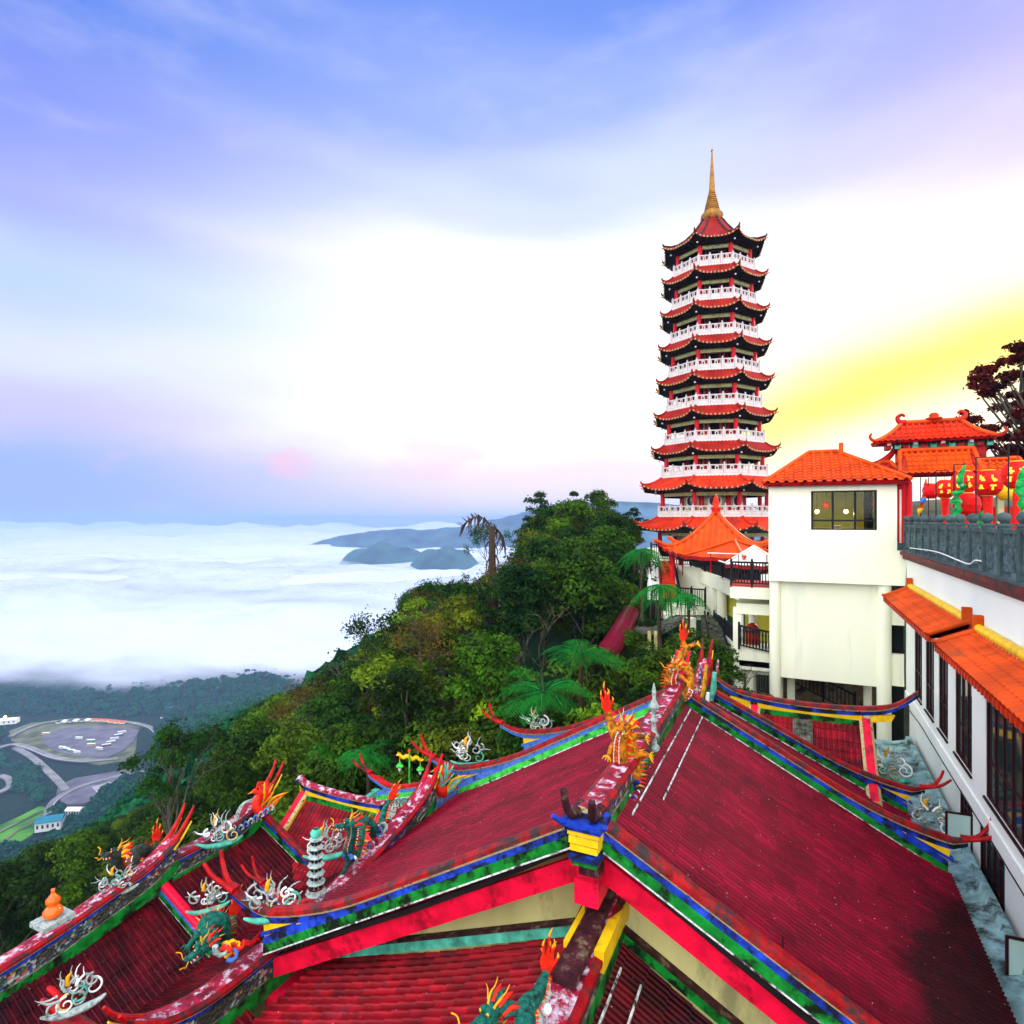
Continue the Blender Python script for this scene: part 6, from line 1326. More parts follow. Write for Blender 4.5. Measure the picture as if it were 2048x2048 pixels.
def frond_geo(path, width, nb, droop, rng, thick=.0):
    """leaflets both sides of a rachis"""
    P = [np.array(p) for p in path]; n = len(P); V = []
    for i in range(nb):
        t = (i + .5) / nb * (n - 1); k = min(n - 2, int(t)); f = t - k; p = P[k] * (1 - f) + P[k + 1] * f; d = P[k + 1] - P[k]; d = d / (np.linalg.norm(d) + 1e-9)
        s = np.cross(d, [0, 0, 1]); s /= np.linalg.norm(s) + 1e-9; u = np.cross(s, d)
        q = (i + .5) / nb; w = width * (sin(pi * min(1, q * 1.15 + .12)) ** .7) * (1 - .25 * q)
        for sg in (-1, 1):
            tip = p + s * sg * w + d * w * .35 - u * droop * w + np.array([0, 0, -.08 * w]); wd = .20 * (np.linalg.norm(P[-1] - P[0]) / nb)
            mid = (p + tip) / 2 + u * .04
            V += [p, mid + d * wd, tip, mid - d * wd]
    return V
def make_fern(name, seed, H, L, nf, rise=.6, droop=.35, width=.55, nb=30, lm='fern', r0=.11, hang=False):
    rng = np.random.default_rng(seed); V = []; root = empty(name, (0, 0, 0)); mb = MB()
    for i in range(nf):
        a = 2 * pi * i / nf + rng.normal() * .12; l = L * rng.uniform(.82, 1.1); up = rise * rng.uniform(.1, 1.7); d = np.array([cos(a), sin(a), 0]); pts = []
        for k in range(9):
            t = k / 8; pts.append(np.array([0, 0, H]) + d * (l * t * (1 - .08 * t)) + np.array([0, 0, l * (up * t - (up + droop) * t * t * 1.0)]))
        V += frond_geo(pts, width, nb, .25, rng); mb.tube([Vector(p) for p in pts], [.02 * (1 - .75 * k / 8) for k in range(9)], 'green', 4)
    if hang:
        for i in range(10):
            a = 2 * pi * i / 10; d = Vector((cos(a), sin(a), 0)); mb.tube([Vector((0, 0, H)), Vector((0, 0, H)) + d * .5 - ZV * .3, Vector((0, 0, H)) + d * .6 - ZV * 1.7], [.03, .05, .02], 'wood', 4)
    mb.tube([Vector((0, 0, -1)), Vector((.1, 0, H * .5)), Vector((0, 0, H))], [r0 * 1.3, r0, r0 * .9], 'wood', 8)
    me = np_mesh('fronds', np.array(V), [LM[lm]]); c = bpy.data.objects.new('fronds', me); C.objects.link(c); c.parent = root; mb.build('trunk', root, local=True, fix=False); root['H'] = H; PARK.append(root); return root
T['fern'] = [make_fern('tree_fern', 5, 3.2, 2.5, 16, width=.60, nb=34, rise=.75), make_fern('tree_fern', 6, 4.0, 2.7, 12, rise=.4, droop=.95, width=.62, nb=30, hang=True)]
def make_bare(name, seed, H, depth=4, m='bark', r0=.12, spread=.55, leafy=None, nleaf=0, lsz=.13):
    rng = random.Random(seed); mb = MB(); tips = []
    def grow(p, d, l, r, k):
        q = p + d * l; mid = p.lerp(q, .5) + Vector((rng.gauss(0, .05), rng.gauss(0, .05), 0)) * l; mb.tube([p, mid, q], [r, r * .85, r * .68], m, 5 if k else 7, caps=False)
        if k >= depth: tips.append(q); return
        for _ in range(2 if rng.random() < .45 else 3):
            nd = (d + Vector((rng.gauss(0, spread), rng.gauss(0, spread), rng.gauss(.15, spread * .5)))).normalized(); grow(q, nd, l * rng.uniform(.58, .85), r * .62, k + 1)
    grow(Vector((0, 0, -1)), Vector((0, 0, 1)), H * .42, r0, 0); root = empty(name, (0, 0, 0)); mb.build('trunk', root, local=True, fix=False)
    if leafy:
        g = np.random.default_rng(seed); tp_ = np.array([tuple(t) for t in tips]); idx = g.integers(0, len(tp_), nleaf); P = tp_[idx] + g.normal(size=(nleaf, 3)) * .28
        Nn = g.normal(size=(nleaf, 3)); Nn /= np.linalg.norm(Nn, axis=1)[:, None]; me = np_mesh('crown', leaf_geo(P, Nn, lsz, g), [LM[leafy]]); c = bpy.data.objects.new('crown', me); C.objects.link(c); c.parent = root
    root['H'] = H; PARK.append(root); return root
T['bare'] = [make_bare('bare_tree', 3, 7), make_bare('bare_tree', 4, 6, spread=.7)]
T['sparse'] = [make_bare('sparse_tree', 8, 8, depth=5, leafy='rust', nleaf=1500, lsz=.09), make_bare('sparse_tree', 9, 9, depth=5, leafy='dark', nleaf=1800, lsz=.11)]
used = set()
def plant(kind, i, a, D, z=None, s=1.0, rz=None, label=None, cat='tree', group=None, name=None, top=None):
    src = T[kind][i % len(T[kind])]
    o = src if id(src) not in used else copy_tree(src)
    used.add(id(src)); g = ground(a, D) if z is None else z
    if top is not None: s = (top - g) / src['H']
    p = ad(a, D, g); o.location = p; o.scale = (s, s, s * 1.0); o.rotation_euler = (0, 0, random.uniform(0, 6.28) if rz is None else rz)
    if name: o.name = name
    if 'kind' in o: del o['kind']
    tag(o, label, cat, group); return o
# forest rows, far to near; colour patches follow the photograph
LBL = {'dark': 'dark green jungle tree among the dense trees on the slope', 'mid': 'mid green jungle tree among the dense trees on the slope', 'olive': 'olive brown jungle tree among the dense trees on the slope', 'lime': 'yellow green jungle tree among the dense trees on the slope', 'rust': 'rusty leaved jungle tree among the dense trees on the slope', 'teal': 'blue green tree'}
rnd = random.Random(77)
def pick(a, D):
    if a < -.55: w = dict(dark=3, mid=3, olive=2, lime=.3, rust=.3)
    elif a < -.38: w = dict(dark=3, mid=2.5, olive=2.4, lime=1.2, rust=.3)
    elif a < -.2: w = dict(dark=2.0, mid=1.5, olive=2.5, lime=2.6, rust=.5) if D > 40 else dict(dark=3, mid=2, olive=1.6, lime=1, rust=.4)
    elif a < .02: w = dict(dark=2.4, mid=2, olive=3.2, lime=1.6, rust=.7)
    else: w = dict(dark=4.5, mid=2.4, olive=2.0, lime=.7, rust=.3)
    k = list(w); return rnd.choices(k, [w[x] for x in k])[0]
SKY = [(-200, 1740), (0, 1705), (60, 1695), (110, 1680), (160, 1660), (210, 1640), (280, 1610), (360, 1560), (420, 1490), (470, 1425), (520, 1395), (600, 1375), (650, 1345), (690, 1300), (740, 1265), (780, 1205), (820, 1160), (880, 1180), (930, 1160), (960, 1150), (1000, 1120), (1040, 1030), (1080, 1012), (1150, 1000), (1200, 1008), (1280, 1035), (1320, 1070)]
def fit(a, D, g, H, R, s):
    px = CXP + a * F; w = R * s / D * F * .8; lim = max(np.interp(x, [q[0] for q in SKY], [q[1] for q in SKY]) for x in (px - w, px, px + w)); zmax = -(lim - HY) / F * D
    return min(s, (zmax - g) / H)
def zone(a, D):
    px = CXP + a * F
    w = 'over the valley at far left' if px < 260 else 'left of the lone tall tree' if px < 330 else 'between the lone tall tree and the lamp post' if px < 700 else 'behind the lamp post and balcony' if px < 900 else 'behind the main roof, under the dead palm' if px < 1080 else 'left of the maroon slide'
    return ('high skyline ' if D > 62 else 'mid slope ' if D > 42 else 'near ') , w
cnt = 0; spots = []
def free(p, r):
    return all((p.x - q.x) ** 2 + (p.y - q.y) ** 2 > (r + q2) ** 2 * .30 for q, q2 in spots)
tries = 0
while cnt < 262 and tries < 14000:
    tries += 1; a = rnd.uniform(-.95, .20); Dmax = np.interp(a, [-.95, -.7, -.5, -.4, -.3, -.2, 0, .2], [130, 125, 115, 95, 80, 80, 86, 90]); Dmin = np.interp(a, [-.95, -.6, -.4, -.2, 0, .2], [36, 30, 29, 27, 27, 31])
    D = Dmin + (Dmax - Dmin) * rnd.random() ** .8; p = ad(a, D)
    if -19.5 < p.x < 4 and p.y < 24.5: continue
    if a > .15 and D < 42: continue
    if .0 < a < .2 and D < 38: continue
    s = rnd.uniform(.7, 1.15); 
    if D < 40: s *= .72
    if not free(p, 2.7 * s): continue
    k = pick(a, D); top = None; g = ground(a, D); j_ = rnd.randrange(3); s = fit(a, D, g, T[k][j_ % len(T[k])]['H'], 3.1, s)
    if s < .38: continue
    zn = zone(a, D); plant(k, j_, a, D, s=s, label=zn[0] + LBL[k].split(' jungle')[0] + ' jungle tree ' + zn[1], group=k + ' jungle trees on the slope', z=g); spots.append((p, 2.7 * s)); cnt += 1
for (a, D, k, s) in ((.10, 44, 'dark', .62), (.135, 47, 'mid', .6), (.165, 50, 'dark', .6), (.19, 46, 'olive', .5), (.215, 50, 'dark', .5), (.20, 42, 'mid', .45), (.195, 37, 'mid', .40), (.225, 40, 'dark', .36), (.15, 41.5, 'dark', .5), (.22, 34, 'dark', .32), (.165, 33, 'olive', .30)):
    plant(k, int(D) % 3, a, D, s=s * 1.15, label=k.replace('mid', 'mid green').replace('dark', 'dark green') + ' tree crowding the hollow around the maroon slide and concrete shelter', group='trees in the hollow around the maroon slide')
for i in range(16):
    a = [-.02, .03, .07, -.06, -.12, -.15, -.09, .11, .02, -.2, -.25, -.3, -.17, .05, -.33, -.23][i]; D = [66, 58, 63, 50, 44, 52, 62, 56, 45, 40, 46, 52, 36, 40, 38, 58][i]; g = ground(a, D); kk = ['sparse', 'bare', 'sparse'][i % 3]
    s_ = fit(a, D, g, T[kk][i % 2]['H'], 1, .95) * 1.0
    if s_ > .4: plant(kk, i, a, D, s=s_, label=('spindly tree ' if kk == 'sparse' else 'bare grey tree ') + 'above the canopy ' + zone(a, D)[1], group='thin trees among the canopy')
# understorey shrubs close to the roofs
for i in range(60):
    a = rnd.uniform(-.62, .16); D = rnd.uniform(25, 33); p = ad(a, D)
    if -19.5 < p.x < 4 and p.y < 24.3: continue
    plant('shrub', i, a, D, s=rnd.uniform(.8, 1.3), label='leafy shrub at the jungle edge ' + zone(a, D)[1], cat='shrub', group='shrubs along the jungle edge')
# named trees on the skyline
def at(px, py, D): v = pD(px, py, D); return (px - CXP) / F, D, v.z
def feature(kind, i, px, py_top, D, label, cat='tree', s=None, base=None, rz=None, name=None):
    a = (px - CXP) / F; g = ground(a, D) if base is None else base; z = -(py_top - HY) / F * D
    o = plant(kind, i, a, D, z=g, label=label, cat=cat, rz=rz, name=name); k = (z - g) / T[kind][i % len(T[kind])]['H'] if s is None else s
    o.scale = (k if s is None else s,) * 3
    if s is not None: o.location.z = z - T[kind][i % len(T[kind])]['H'] * s
    return o
feature('airy', 0, 1082, 990, 72, 'airy open crowned tree on the skyline left of the pagoda', s=.85)
feature('spruce', 0, 1148, 986, 76, 'slender dark tree tip poking above the skyline by the pagoda', s=.8)
feature('mid', 0, 1195, 990, 70, 'broad olive crowned tree topping the ridge just left of the pagoda', s=.85)
feature('airy', 0, 1265, 1020, 66, 'small dark tree touching the lowest pagoda roof', s=.55)
feature('sparse', 1, 985, 1055, 62, 'thin leafed tree behind the dead palm on the skyline', s=.8)
feature('bare', 0, 1018, 1130, 45, 'pale bare tree with two forked limbs beside the dead palm', s=1.05)
feature('sparse', 0, 845, 1190, 52, 'spindly half bare tree with reddish leaves on the skyline over the cloud', s=.85)
feature('bare', 1, 915, 1150, 56, 'small bare twiggy tree against the white cloud', s=.7)
feature('bare', 0, 735, 1300, 50, 'bare twigs rising where the slope meets the cloud', s=.6)
feature('dark', 0, 668, 1338, 56, 'rounded dark green tree standing at the low end of the skyline', s=.75)
feature('lime', 1, 770, 1330, 38, 'large bright yellow green tree overlooking the valley', s=1.15)
feature('lime', 0, 820, 1240, 46, 'tall yellow green tree at the skyline above the bright one', s=.95)
feature('airy', 0, 338, 1470, 30, 'tall lone tree with tufted crown rising behind the far left ridge dragon', s=.62)
feature('sparse', 1, 352, 1465, 30.5, 'leafy limbed tree twined with the tall lone tree at left', s=.75)
feature('bare', 1, 1488, 1325, 26, 'small black bare tree in front of the middle balcony columns', s=.42)
for (px, py, D, s, lab, i) in ((1088, 1385, 25.2, 1.25, 'largest tree fern, bright green fronds spreading behind the main roof', 0), (1165, 1308, 28, 1.1, 'bright tree fern just above and right of the largest one', 0), (1322, 1172, 34, 1.05, 'tree fern hanging long fronds before the small white terrace', 1), (1285, 1100, 38, .9, 'smaller tree fern left of the orange red stairs', 1), (1375, 1190, 33, .7, 'drooping tree fern right of the hanging one, with brown skirt', 1), (735, 1510, 28, .9, 'tree fern above the balcony with verdigris rail', 0), (660, 1500, 30, .7, 'shaded tree fern left of the lamp post', 0), (1060, 1170, 55, .8, 'small bright fern high on the slope under the skyline trees', 0), (40, 1800, 42, .9, 'fern clump at the lower left corner over the valley', 0)):
    a = (px - CXP) / F; z = -(py - HY) / F * D; src = T['fern'][i]; o = plant('fern', i, a, D, z=z - src['H'] * s, s=s, label=lab, cat='tree fern')
for (px, py, D, s) in ((1400, 1290, 28, .8), (1440, 1310, 27, .7), (1330, 1330, 29, .8), (1260, 1420, 28, .8), (1500, 1400, 25.5, .5), (1535, 1405, 26, .45), (1420, 1360, 27, .7), (1300, 1400, 27, .9)):
    a = (px - CXP) / F; z = -(py - HY) / F * D; plant('shrub', int(px) % 2, a, D, z=z - 2.5 * s, s=s, label='low shrub in the gully ' + ('directly behind the far golden dragon' if px < 1345 else 'right of the far ridge horns' if px < 1450 else 'at the foot of the balcony columns'), cat='shrub', group='shrubs in the gully below the terraces')
o = plant('rust', 0, (1450 - CXP) / F, 28.5, z=-8.6, s=.28, label='orange brown bush glowing below the grey steps', cat='shrub', name='shrub')
# dead palm
dp = empty('dead_palm', tuple(pD(985, 1290, 50))); tag(dp, 'tall dead palm with a ragged brown trunk and one drooping frond against the cloud', 'palm')
mb = MB(); b = pD(986, 1290, 50); t_ = pD(984, 1052, 50); mb.tube(bez([b - ZV * 2, b.lerp(t_, .4), b.lerp(t_, .8), t_], 4), [.42, .42, .40, .40, .38, .36, .34, .3, .3, .26, .24, .2, .14], 'wood', 9)
for k in range(26):
    z = .15 + .75 * (k / 26); p = b.lerp(t_, z); a_ = k * 2.4; d = Vector((cos(a_), sin(a_), 0)); mb.tube([p + d * .3, p + d * .55 - ZV * .5, p + d * .45 - ZV * 1.3], [.07, .06, .02], 'wood', 4)
mb.build('trunk', dp)
fv = []; gr = np.random.default_rng(4)
for pts in ([(984, 1056), (972, 1040), (955, 1034), (938, 1040), (925, 1052)], [(984, 1054), (996, 1060), (1006, 1075), (1010, 1095)]):
    P = bez([pD(x, y, 50) for x, y in pts], 4); mb = MB(); mb.tube(P, .05, 'wood', 5); mb.build('frond_stem', dp)
    for k in range(2, len(P)):
        for sgn in (-1, 1):
            p = P[k]; e = p + RGT * (gr.normal() * .25 - .25) + ZV * ((.35 if sgn > 0 else -1.15) * gr.uniform(.6, 1.1)); w = RGT * .09; fv += [tuple(p - w), tuple(p + w), tuple(e + w * .3), tuple(e - w * .3)]
Wi = np.array(wmat(dp).inverted()); fv = np.array(fv) @ Wi[:3, :3].T + Wi[:3, 3]; me = np_mesh('frond', fv, [M['wood']]); c = bpy.data.objects.new('frond', me); C.objects.link(c); c.parent = dp
# sunrise tree at the right edge behind the gate
T['edge'] = [make_tree('edge', 'roadside_tree', 91, 12, 5.2, 190, 26000, .15, 'redleaf', r0=.3, zlo=.3, cr=(.05, .12), limbs=80, shape='open', flat=.4)]
p = pY(2100, 1040, 44); o = T['edge'][0]; o.location = (p.x, p.y, -1.2); o.rotation_euler = (0, 0, 1.0); s = .94; o.scale = (s, s, s); tag(o, 'dark feathery tree silhouetted against the yellow sunrise at the right edge', 'tree')
for lst in T.values():
    for r_ in lst:
        if id(r_) not in used and r_ is not T['edge'][0]:
            for ch in list(r_.children): bpy.data.objects.remove(ch)
            bpy.data.objects.remove(r_)
for o in C.objects:
    if 'H' in o: del o['H']
# ------------------------------------------------------------------ far forest: one mass of crowns from mid slope to the valley floor
def far_forest():
    g = np.random.default_rng(5); V = []
    def crown(c, R, n, ls):
        d = g.normal(size=(n, 3)); d /= np.linalg.norm(d, axis=1)[:, None]; d[:, 2] = np.abs(d[:, 2]) * .9 - .1
        P = np.array(c) + d * R * g.uniform(.75, 1.1, n)[:, None] * np.array([1, 1, .9]); Nn = d + g.normal(size=(n, 3)) * .4; Nn /= np.linalg.norm(Nn, axis=1)[:, None]
        return leaf_geo(P, Nn, ls, g, .7)
    out = []
    for _ in range(12500):
        a = g.uniform(-1.05, -.18); D = 95 * (1500 / 95) ** (g.uniform(0, 1) ** .9); z = ground(a, D); dlim = np.interp(a, [-.95, -.7, -.5, -.4, -.3, -.2], [125, 120, 105, 90, 75, 75])
        if D < dlim: continue
        p = ad(a, D)
        if D > 560 and z < VZ + 6:
            px = CXP + a * F; py = HY - z / D * F
            # keep car parks, roads and fields clear
            if 5 < px < 325 and 1432 < py < 1530: continue
            if 84 < px < 300 and 1528 <= py < 1620: continue
            if -40 < px < 102 and 1606 < py < 1700: continue
            if px < 30 and 1545 < py < 1605: continue
        R = g.uniform(3.2, 6.5) * (1 + .35 * (D > 500)); n = int(np.clip(26000 / D, 30, 190)); out.append(crown((p.x, p.y, z + R * .35), R, n, R * (.30 if D < 300 else .42)))
    me = np_mesh('far_forest', np.concatenate(out), [LM['teal']]); o = bpy.data.objects.new('far_forest', me); C.objects.link(o); tag(o, 'dense blue green forest covering the far slopes and valley floor', 'forest', kind='stuff')
far_forest()
# ------------------------------------------------------------------ valley buildings and coaches
vb = empty('teal_roof_house', tuple(pZ(100, 1650, VZ))); tag(vb, 'white valley building with a teal blue roof beside the nearer car park', 'house')
M['tealroof'] = mat('teal_metal_roof', (.02, .20, .28), .5, .1, .2)
def house(parent, px, py, w, l, h, rot, rm, wm='plasterw', rise=2.5):
    c = pZ(px, py, VZ + 4); Tm = Matrix.Translation(c) @ Matrix.Rotation(rot, 4, 'Z'); mb = MB(); mb.box((-l / 2, -w / 2, 0), (l / 2, w / 2, h), wm, Tm); mb.build('wall', parent)
    mb = MB(); e = 1.0; v = [Tm @ Vector(q) for q in ((-l / 2 - e, -w / 2 - e, h), (l / 2 + e, -w / 2 - e, h), (l / 2 + e, w / 2 + e, h), (-l / 2 - e, w / 2 + e, h), (-l / 2 - e, 0, h + rise), (l / 2 + e, 0, h + rise))]; mb.add(v, [(0, 1, 5, 4), (2, 3, 4, 5), (0, 4, 3), (1, 2, 5), (3, 2, 1, 0)], rm); mb.build('roof', parent)
    mb = MB()
    for k in range(5):
        x = -l / 2 + l * (k + .5) / 5; mb.box((x - 1, -w / 2 - .06, h * .35), (x + 1, -w / 2 - .01, h * .75), 'glass', Tm)
    mb.build('windows', parent)
house(vb, 101, 1655, 17, 24, 10, TH + .35, 'tealroof', rise=3)
for i, (px, py, w, l, h, lab) in enumerate(((150, 1628, 9, 16, 6, 'small white building beside the nearer valley car park'), (12, 1447, 14, 34, 7, 'long white hall at the left edge by the lit lamp in the valley'), (342, 1422, 10, 18, 6, 'pale roofed house on the wooded rise beyond the coach park'), (484, 1430, 9, 14, 5, 'tiny white house among trees where forest meets the mist'), (330, 1438, 8, 12, 5, 'small grey house below the pale roofed one'))):
    v = empty('valley_house', tuple(pZ(px, py, VZ + 4))); tag(v, lab, 'house'); house(v, px, py, w, l, h, TH + .3 * i, ['white', 'white', 'stone', 'white', 'stone'][i])
gl = empty('flood_lamp', tuple(pZ(10, 1437, VZ + 10))); tag(gl, 'glowing yellow flood lamp on a mast by the white hall in the valley', 'lamp')
M['flood'] = emis('flood_glow', (1, .55, .05), 30)
c = pZ(10, 1434, VZ + 14); mb = MB(); mb.lathe([(0, -2.2), (1.6, -1.4), (2.2, 0), (1.6, 1.4), (0, 2.2)], 'flood', 12, c); mb.build('lamp_head', gl); mb = MB(); mb.tube([c, c - ZV * 16], .3, 'stone', 6); mb.build('mast', gl)
CO = {'white': 'white', 'teal': 'teal', 'yellow': 'yellow', 'red': 'redp', 'blue': 'lblue'}
def coach(px, py, rot, col, lab, L=12.0, W=2.7, H=3.4):
    t = empty('parked_coach', tuple(pZ(px, py, VZ + 4.6))); tag(t, lab, 'coach', 'coaches parked on the large valley lot'); Tm = Matrix.Translation(pZ(px, py, VZ + 4.6)) @ Matrix.Rotation(TH + rot, 4, 'Z')
    mb = MB(); mb.box((-L / 2, -W / 2, .5), (L / 2, W / 2, 1.6), CO[col], Tm); mb.box((-L / 2, -W / 2, 2.5), (L / 2 - .3, W / 2, H), 'white' if col != 'white' else 'white', Tm); mb.build('body', t)
    mb = MB(); mb.box((-L / 2 + .1, -W / 2 + .05, 1.6), (L / 2 - .1, W / 2 - .05, 2.5), 'glass', Tm); mb.build('window_band', t)
    for x in (-L * .33, L * .33):
        for y in (-W / 2, W / 2): mb = MB(); mb.lathe([(0, -.15), (.5, -.15), (.5, .15), (0, .15)], 'black', 8, Tm @ Vector((x, y, .5)), Tm.to_3x3() @ Matrix.Rotation(pi / 2, 3, 'X')); mb.build('wheel', t)
CS = [(158, 1478, -.1, 'white', 'lone white coach in the middle left of the lot'), (182, 1483, .1, 'teal', 'teal coach at the centre of the lot'), (183, 1491, .1, 'yellow', 'yellow and red coach just below the teal one'), (199, 1499, -.3, 'white', 'small white coach alone near the lower edge'),
      (213, 1492, .5, 'red', 'reddish coach at the foot of the right hand row'), (222, 1486, .5, 'teal', 'second coach of the right hand row'), (229, 1479, .5, 'white', 'white coach third in the right hand row'), (237, 1472, .5, 'blue', 'blue trimmed coach fourth in the right hand row'), (244, 1466, .5, 'white', 'white coach at the top of the right hand row'),
      (125, 1497, -.2, 'white', 'leftmost coach of the lower group'), (133, 1500, -.2, 'blue', 'blue trimmed coach of the lower group'), (143, 1503, -.2, 'teal', 'dark teal coach of the lower group'), (154, 1506, -.2, 'white', 'white coach at the right end of the lower group'), (92, 1469, 0, 'yellow', 'yellowish coach at the far left of the lot')]
for c_ in CS: coach(*c_)
M['awn'] = mat('stall_orange', (.8, .12, .02), .7, .3, .1)
for i in range(12):
    px = 118 + i * 11.5; py = 1446 - 4 * sin(pi * i / 11) + (i > 8) * 1
    c = pZ(px, py, VZ + 5); Tm = Matrix.Translation(c) @ Matrix.Rotation(TH, 4, 'Z'); t = empty('market_stall', tuple(c)); tag(t, 'orange roofed market stall in the row along the far side of the lot' if i > 5 else 'grey white roofed stall in the row along the far side of the lot', 'stall', 'orange roofed stalls beyond the coaches' if i > 5 else 'grey roofed stalls beyond the coaches')
    mb = MB(); mb.box((-3.8, -3, 0), (3.8, 3, 2.6), 'plasterw', Tm); mb.build('wall', t); mb = MB(); mb.add([Tm @ Vector(q) for q in ((-4.6, -4.4, 2.6), (4.6, -4.4, 2.6), (4.6, 4.4, 2.6), (-4.6, 4.4, 2.6), (0, 0, 5))], [(0, 1, 4), (1, 2, 4), (2, 3, 4), (3, 0, 4), (3, 2, 1, 0)], 'awn' if i > 5 else ['stone', 'white'][i % 2]); mb.build('roof', t)
# ================================================================== roof ornaments
def dragon(lab, pts, rad, m, head_f, group=None, hs=1.0, flame=True, legs=(), belly=True, spike='flame', flame_dir=None, belly_side=None, spk=.11, curls=True):
    """pts from tail to neck (world), rad radii"""
    P = bez(pts, 6); n = len(P); t = empty('dragon', tuple(min(P, key=lambda p: p.z))); tag(t, lab, 'dragon figure', group)
    R = np.interp(np.linspace(0, 1, n), np.linspace(0, 1, len(rad)), rad)
    mb = MB(); mb.tube(P, list(R), m, 12); mb.build('body', t)
    toc = (-P[n // 2]); toc.normalize()
    # dorsal fins on the outside of each bend, belly plates on the other
    mb = MB(); mbb = MB(); up = ZV
    for k in range(1, n - 1):
        d = (P[k + 1] - P[k - 1]).normalized(); s = d.cross(toc).normalized()
        if belly_side is not None and s.dot(belly_side) > 0: s = -s
        elif belly_side is None and s.z < 0: s = -s
        w = d * (P[k] - P[k - 1]).length * .48; b = P[k] + s * R[k] * .88; q = toc * .025
        mb.add([b - w + q, b - w - q, b + w - q, b + w + q, b + s * (spk * (.6 + .8 * (R[k] / max(R)))) - w * .5], [(0, 1, 2, 3), (0, 3, 4), (1, 0, 4), (2, 1, 4), (3, 2, 4)], 'flamey' if k % 3 == 0 else spike)
        if belly and n * .45 < k < n - 1:
            f = -s; c = P[k] + (toc * .80 + f * .45).normalized() * R[k] * .97; side_ = d.cross((toc * .8 + f * .45).normalized()).normalized()
            for sg_, mm, ww, ou in ((0, 'white', .46, .012), (0, 'flame', .32, .03)):
                hh = .5 if mm == 'white' else .27
                vs = [c + toc * ou - d * w.length * hh * 2 - side_ * R[k] * ww, c + toc * ou - d * w.length * hh * 2 + side_ * R[k] * ww, c + toc * ou + d * w.length * hh * 2 + side_ * R[k] * ww, c + toc * ou + d * w.length * hh * 2 - side_ * R[k] * ww]
                mbb.add(vs + [v - toc * .05 for v in vs], [(0, 1, 2, 3), (0, 1, 5, 4), (1, 2, 6, 5), (2, 3, 7, 6), (3, 0, 4, 7)], mm)
    mb.build('dorsal_fin', t)
    if mbb.v: mbb.build('belly_plates', t)
    # tail flame
    if flame:
        b = P[0]; d = (P[0] - P[1]).normalized() if flame_dir is None else flame_dir.normalized(); s = d.cross(toc).normalized(); mb = MB()
        for k in range(7):
            o = s * ((k - 3) * .028 * hs); l = (.50 + .42 * (1 - abs(k - 3) / 3) + .09 * (k % 2)) * hs
            pp = bez([b + o * .6, b + o * 1.6 + d * l * .45, b + o * 1.9 + s * .03 * (-1) ** k + d * l * .8, b + o * 2.3 + d * l], 3)
            mb.tube(pp[:-3], [.042 * hs * (1 - .3 * j / len(pp)) for j in range(len(pp) - 3)], 'flame', 5); mb.tube(pp[-4:], [.034 * hs, .026 * hs, .016 * hs, .004], 'flamey', 5)
        mb.build('tail_flame', t)
    # head
    f = Vector(head_f).normalized(); u = (ZV - f * ZV.dot(f)).normalized(); s = f.cross(u); h = P[-1]; k = .30 * hs
    def L(a, b, c): return h + f * (a * k) + u * (b * k) + s * (c * k)
    def ell(mb, c, ra, rb, rc, m, seg=10, rings=6):
        vs = []; 
        for i in range(rings + 1):
            th = pi * i / rings
            for j in range(seg):
                ph = 2 * pi * j / seg; vs.append(L(c[0] + ra * cos(th), c[1] + rb * sin(th) * cos(ph), c[2] + rc * sin(th) * sin(ph)))
        mb.add(vs, [(i * seg + j, i * seg + (j + 1) % seg, (i + 1) * seg + (j + 1) % seg, (i + 1) * seg + j) for i in range(rings) for j in range(seg)], m, True)
    mb = MB(); ell(mb, (.15, .15, 0), .85, .55, .55, m); ell(mb, (1.05, .22, 0), .75, .28, .40, m); ell(mb, (1.65, .36, 0), .22, .2, .34, m); ell(mb, (.5, .58, .27), .3, .2, .2, m, 8, 5); ell(mb, (.5, .58, -.27), .3, .2, .2, m, 8, 5)
    hd = mb.build('head', t)
    mb = MB(); ell(mb, (.80, -.38, 0), .75, .15, .32, m); ell(mb, (.85, -.22, 0), .65, .06, .2, 'flame'); mb.build('jaw', hd)
    mb = MB()
    for sg_ in (-1, 1):
        ell(mb, (.72, .60, .30 * sg_), .13, .12, .11, 'flamey' if m != 'dgold' else 'flame', 8, 5); ell(mb, (.82, .61, .32 * sg_), .07, .07, .07, 'black', 6, 4)
    mb.build('eyes', hd)
    mb = MB()
    for sg_ in (-1, 1):
        for a in (.9, 1.25, 1.5): mb.tube([L(a, .02, .24 * sg_), L(a + .02, -.18, .24 * sg_)], [.04 * k, .008], 'white', 4)
        mb.tube([L(1.2, -.28, .2 * sg_), L(1.2, -.10, .2 * sg_)], [.04 * k, .008], 'white', 4)
    mb.build('teeth', hd)
    for sg_ in (-1, 1):
        mb = MB(); mb.tube(bez([L(.1, .6, .25 * sg_), L(-.3, 1.0, .4 * sg_), L(-.8, 1.15, .45 * sg_), L(-1.1, 1.5, .5 * sg_)], 3), [.09 * k * (1 - .085 * j) for j in range(10)], 'flamey' if m != 'dgold' else 'silver', 6)
        mb.tube(bez([L(.0, .8, .35 * sg_), L(-.25, 1.2, .6 * sg_), L(-.2, 1.5, .7 * sg_)], 3), [.06 * k * (1 - .12 * j) for j in range(7)], 'flamey', 5); mb.build('horn', hd)
        mb = MB(); mb.tube(bez([L(1.6, .2, .3 * sg_), L(2.0, .1, .7 * sg_), L(1.9, .5, 1.1 * sg_), L(2.2, .8, 1.3 * sg_)], 3), .018 * hs, 'gold', 4); mb.build('whisker', hd)
    mb = MB()
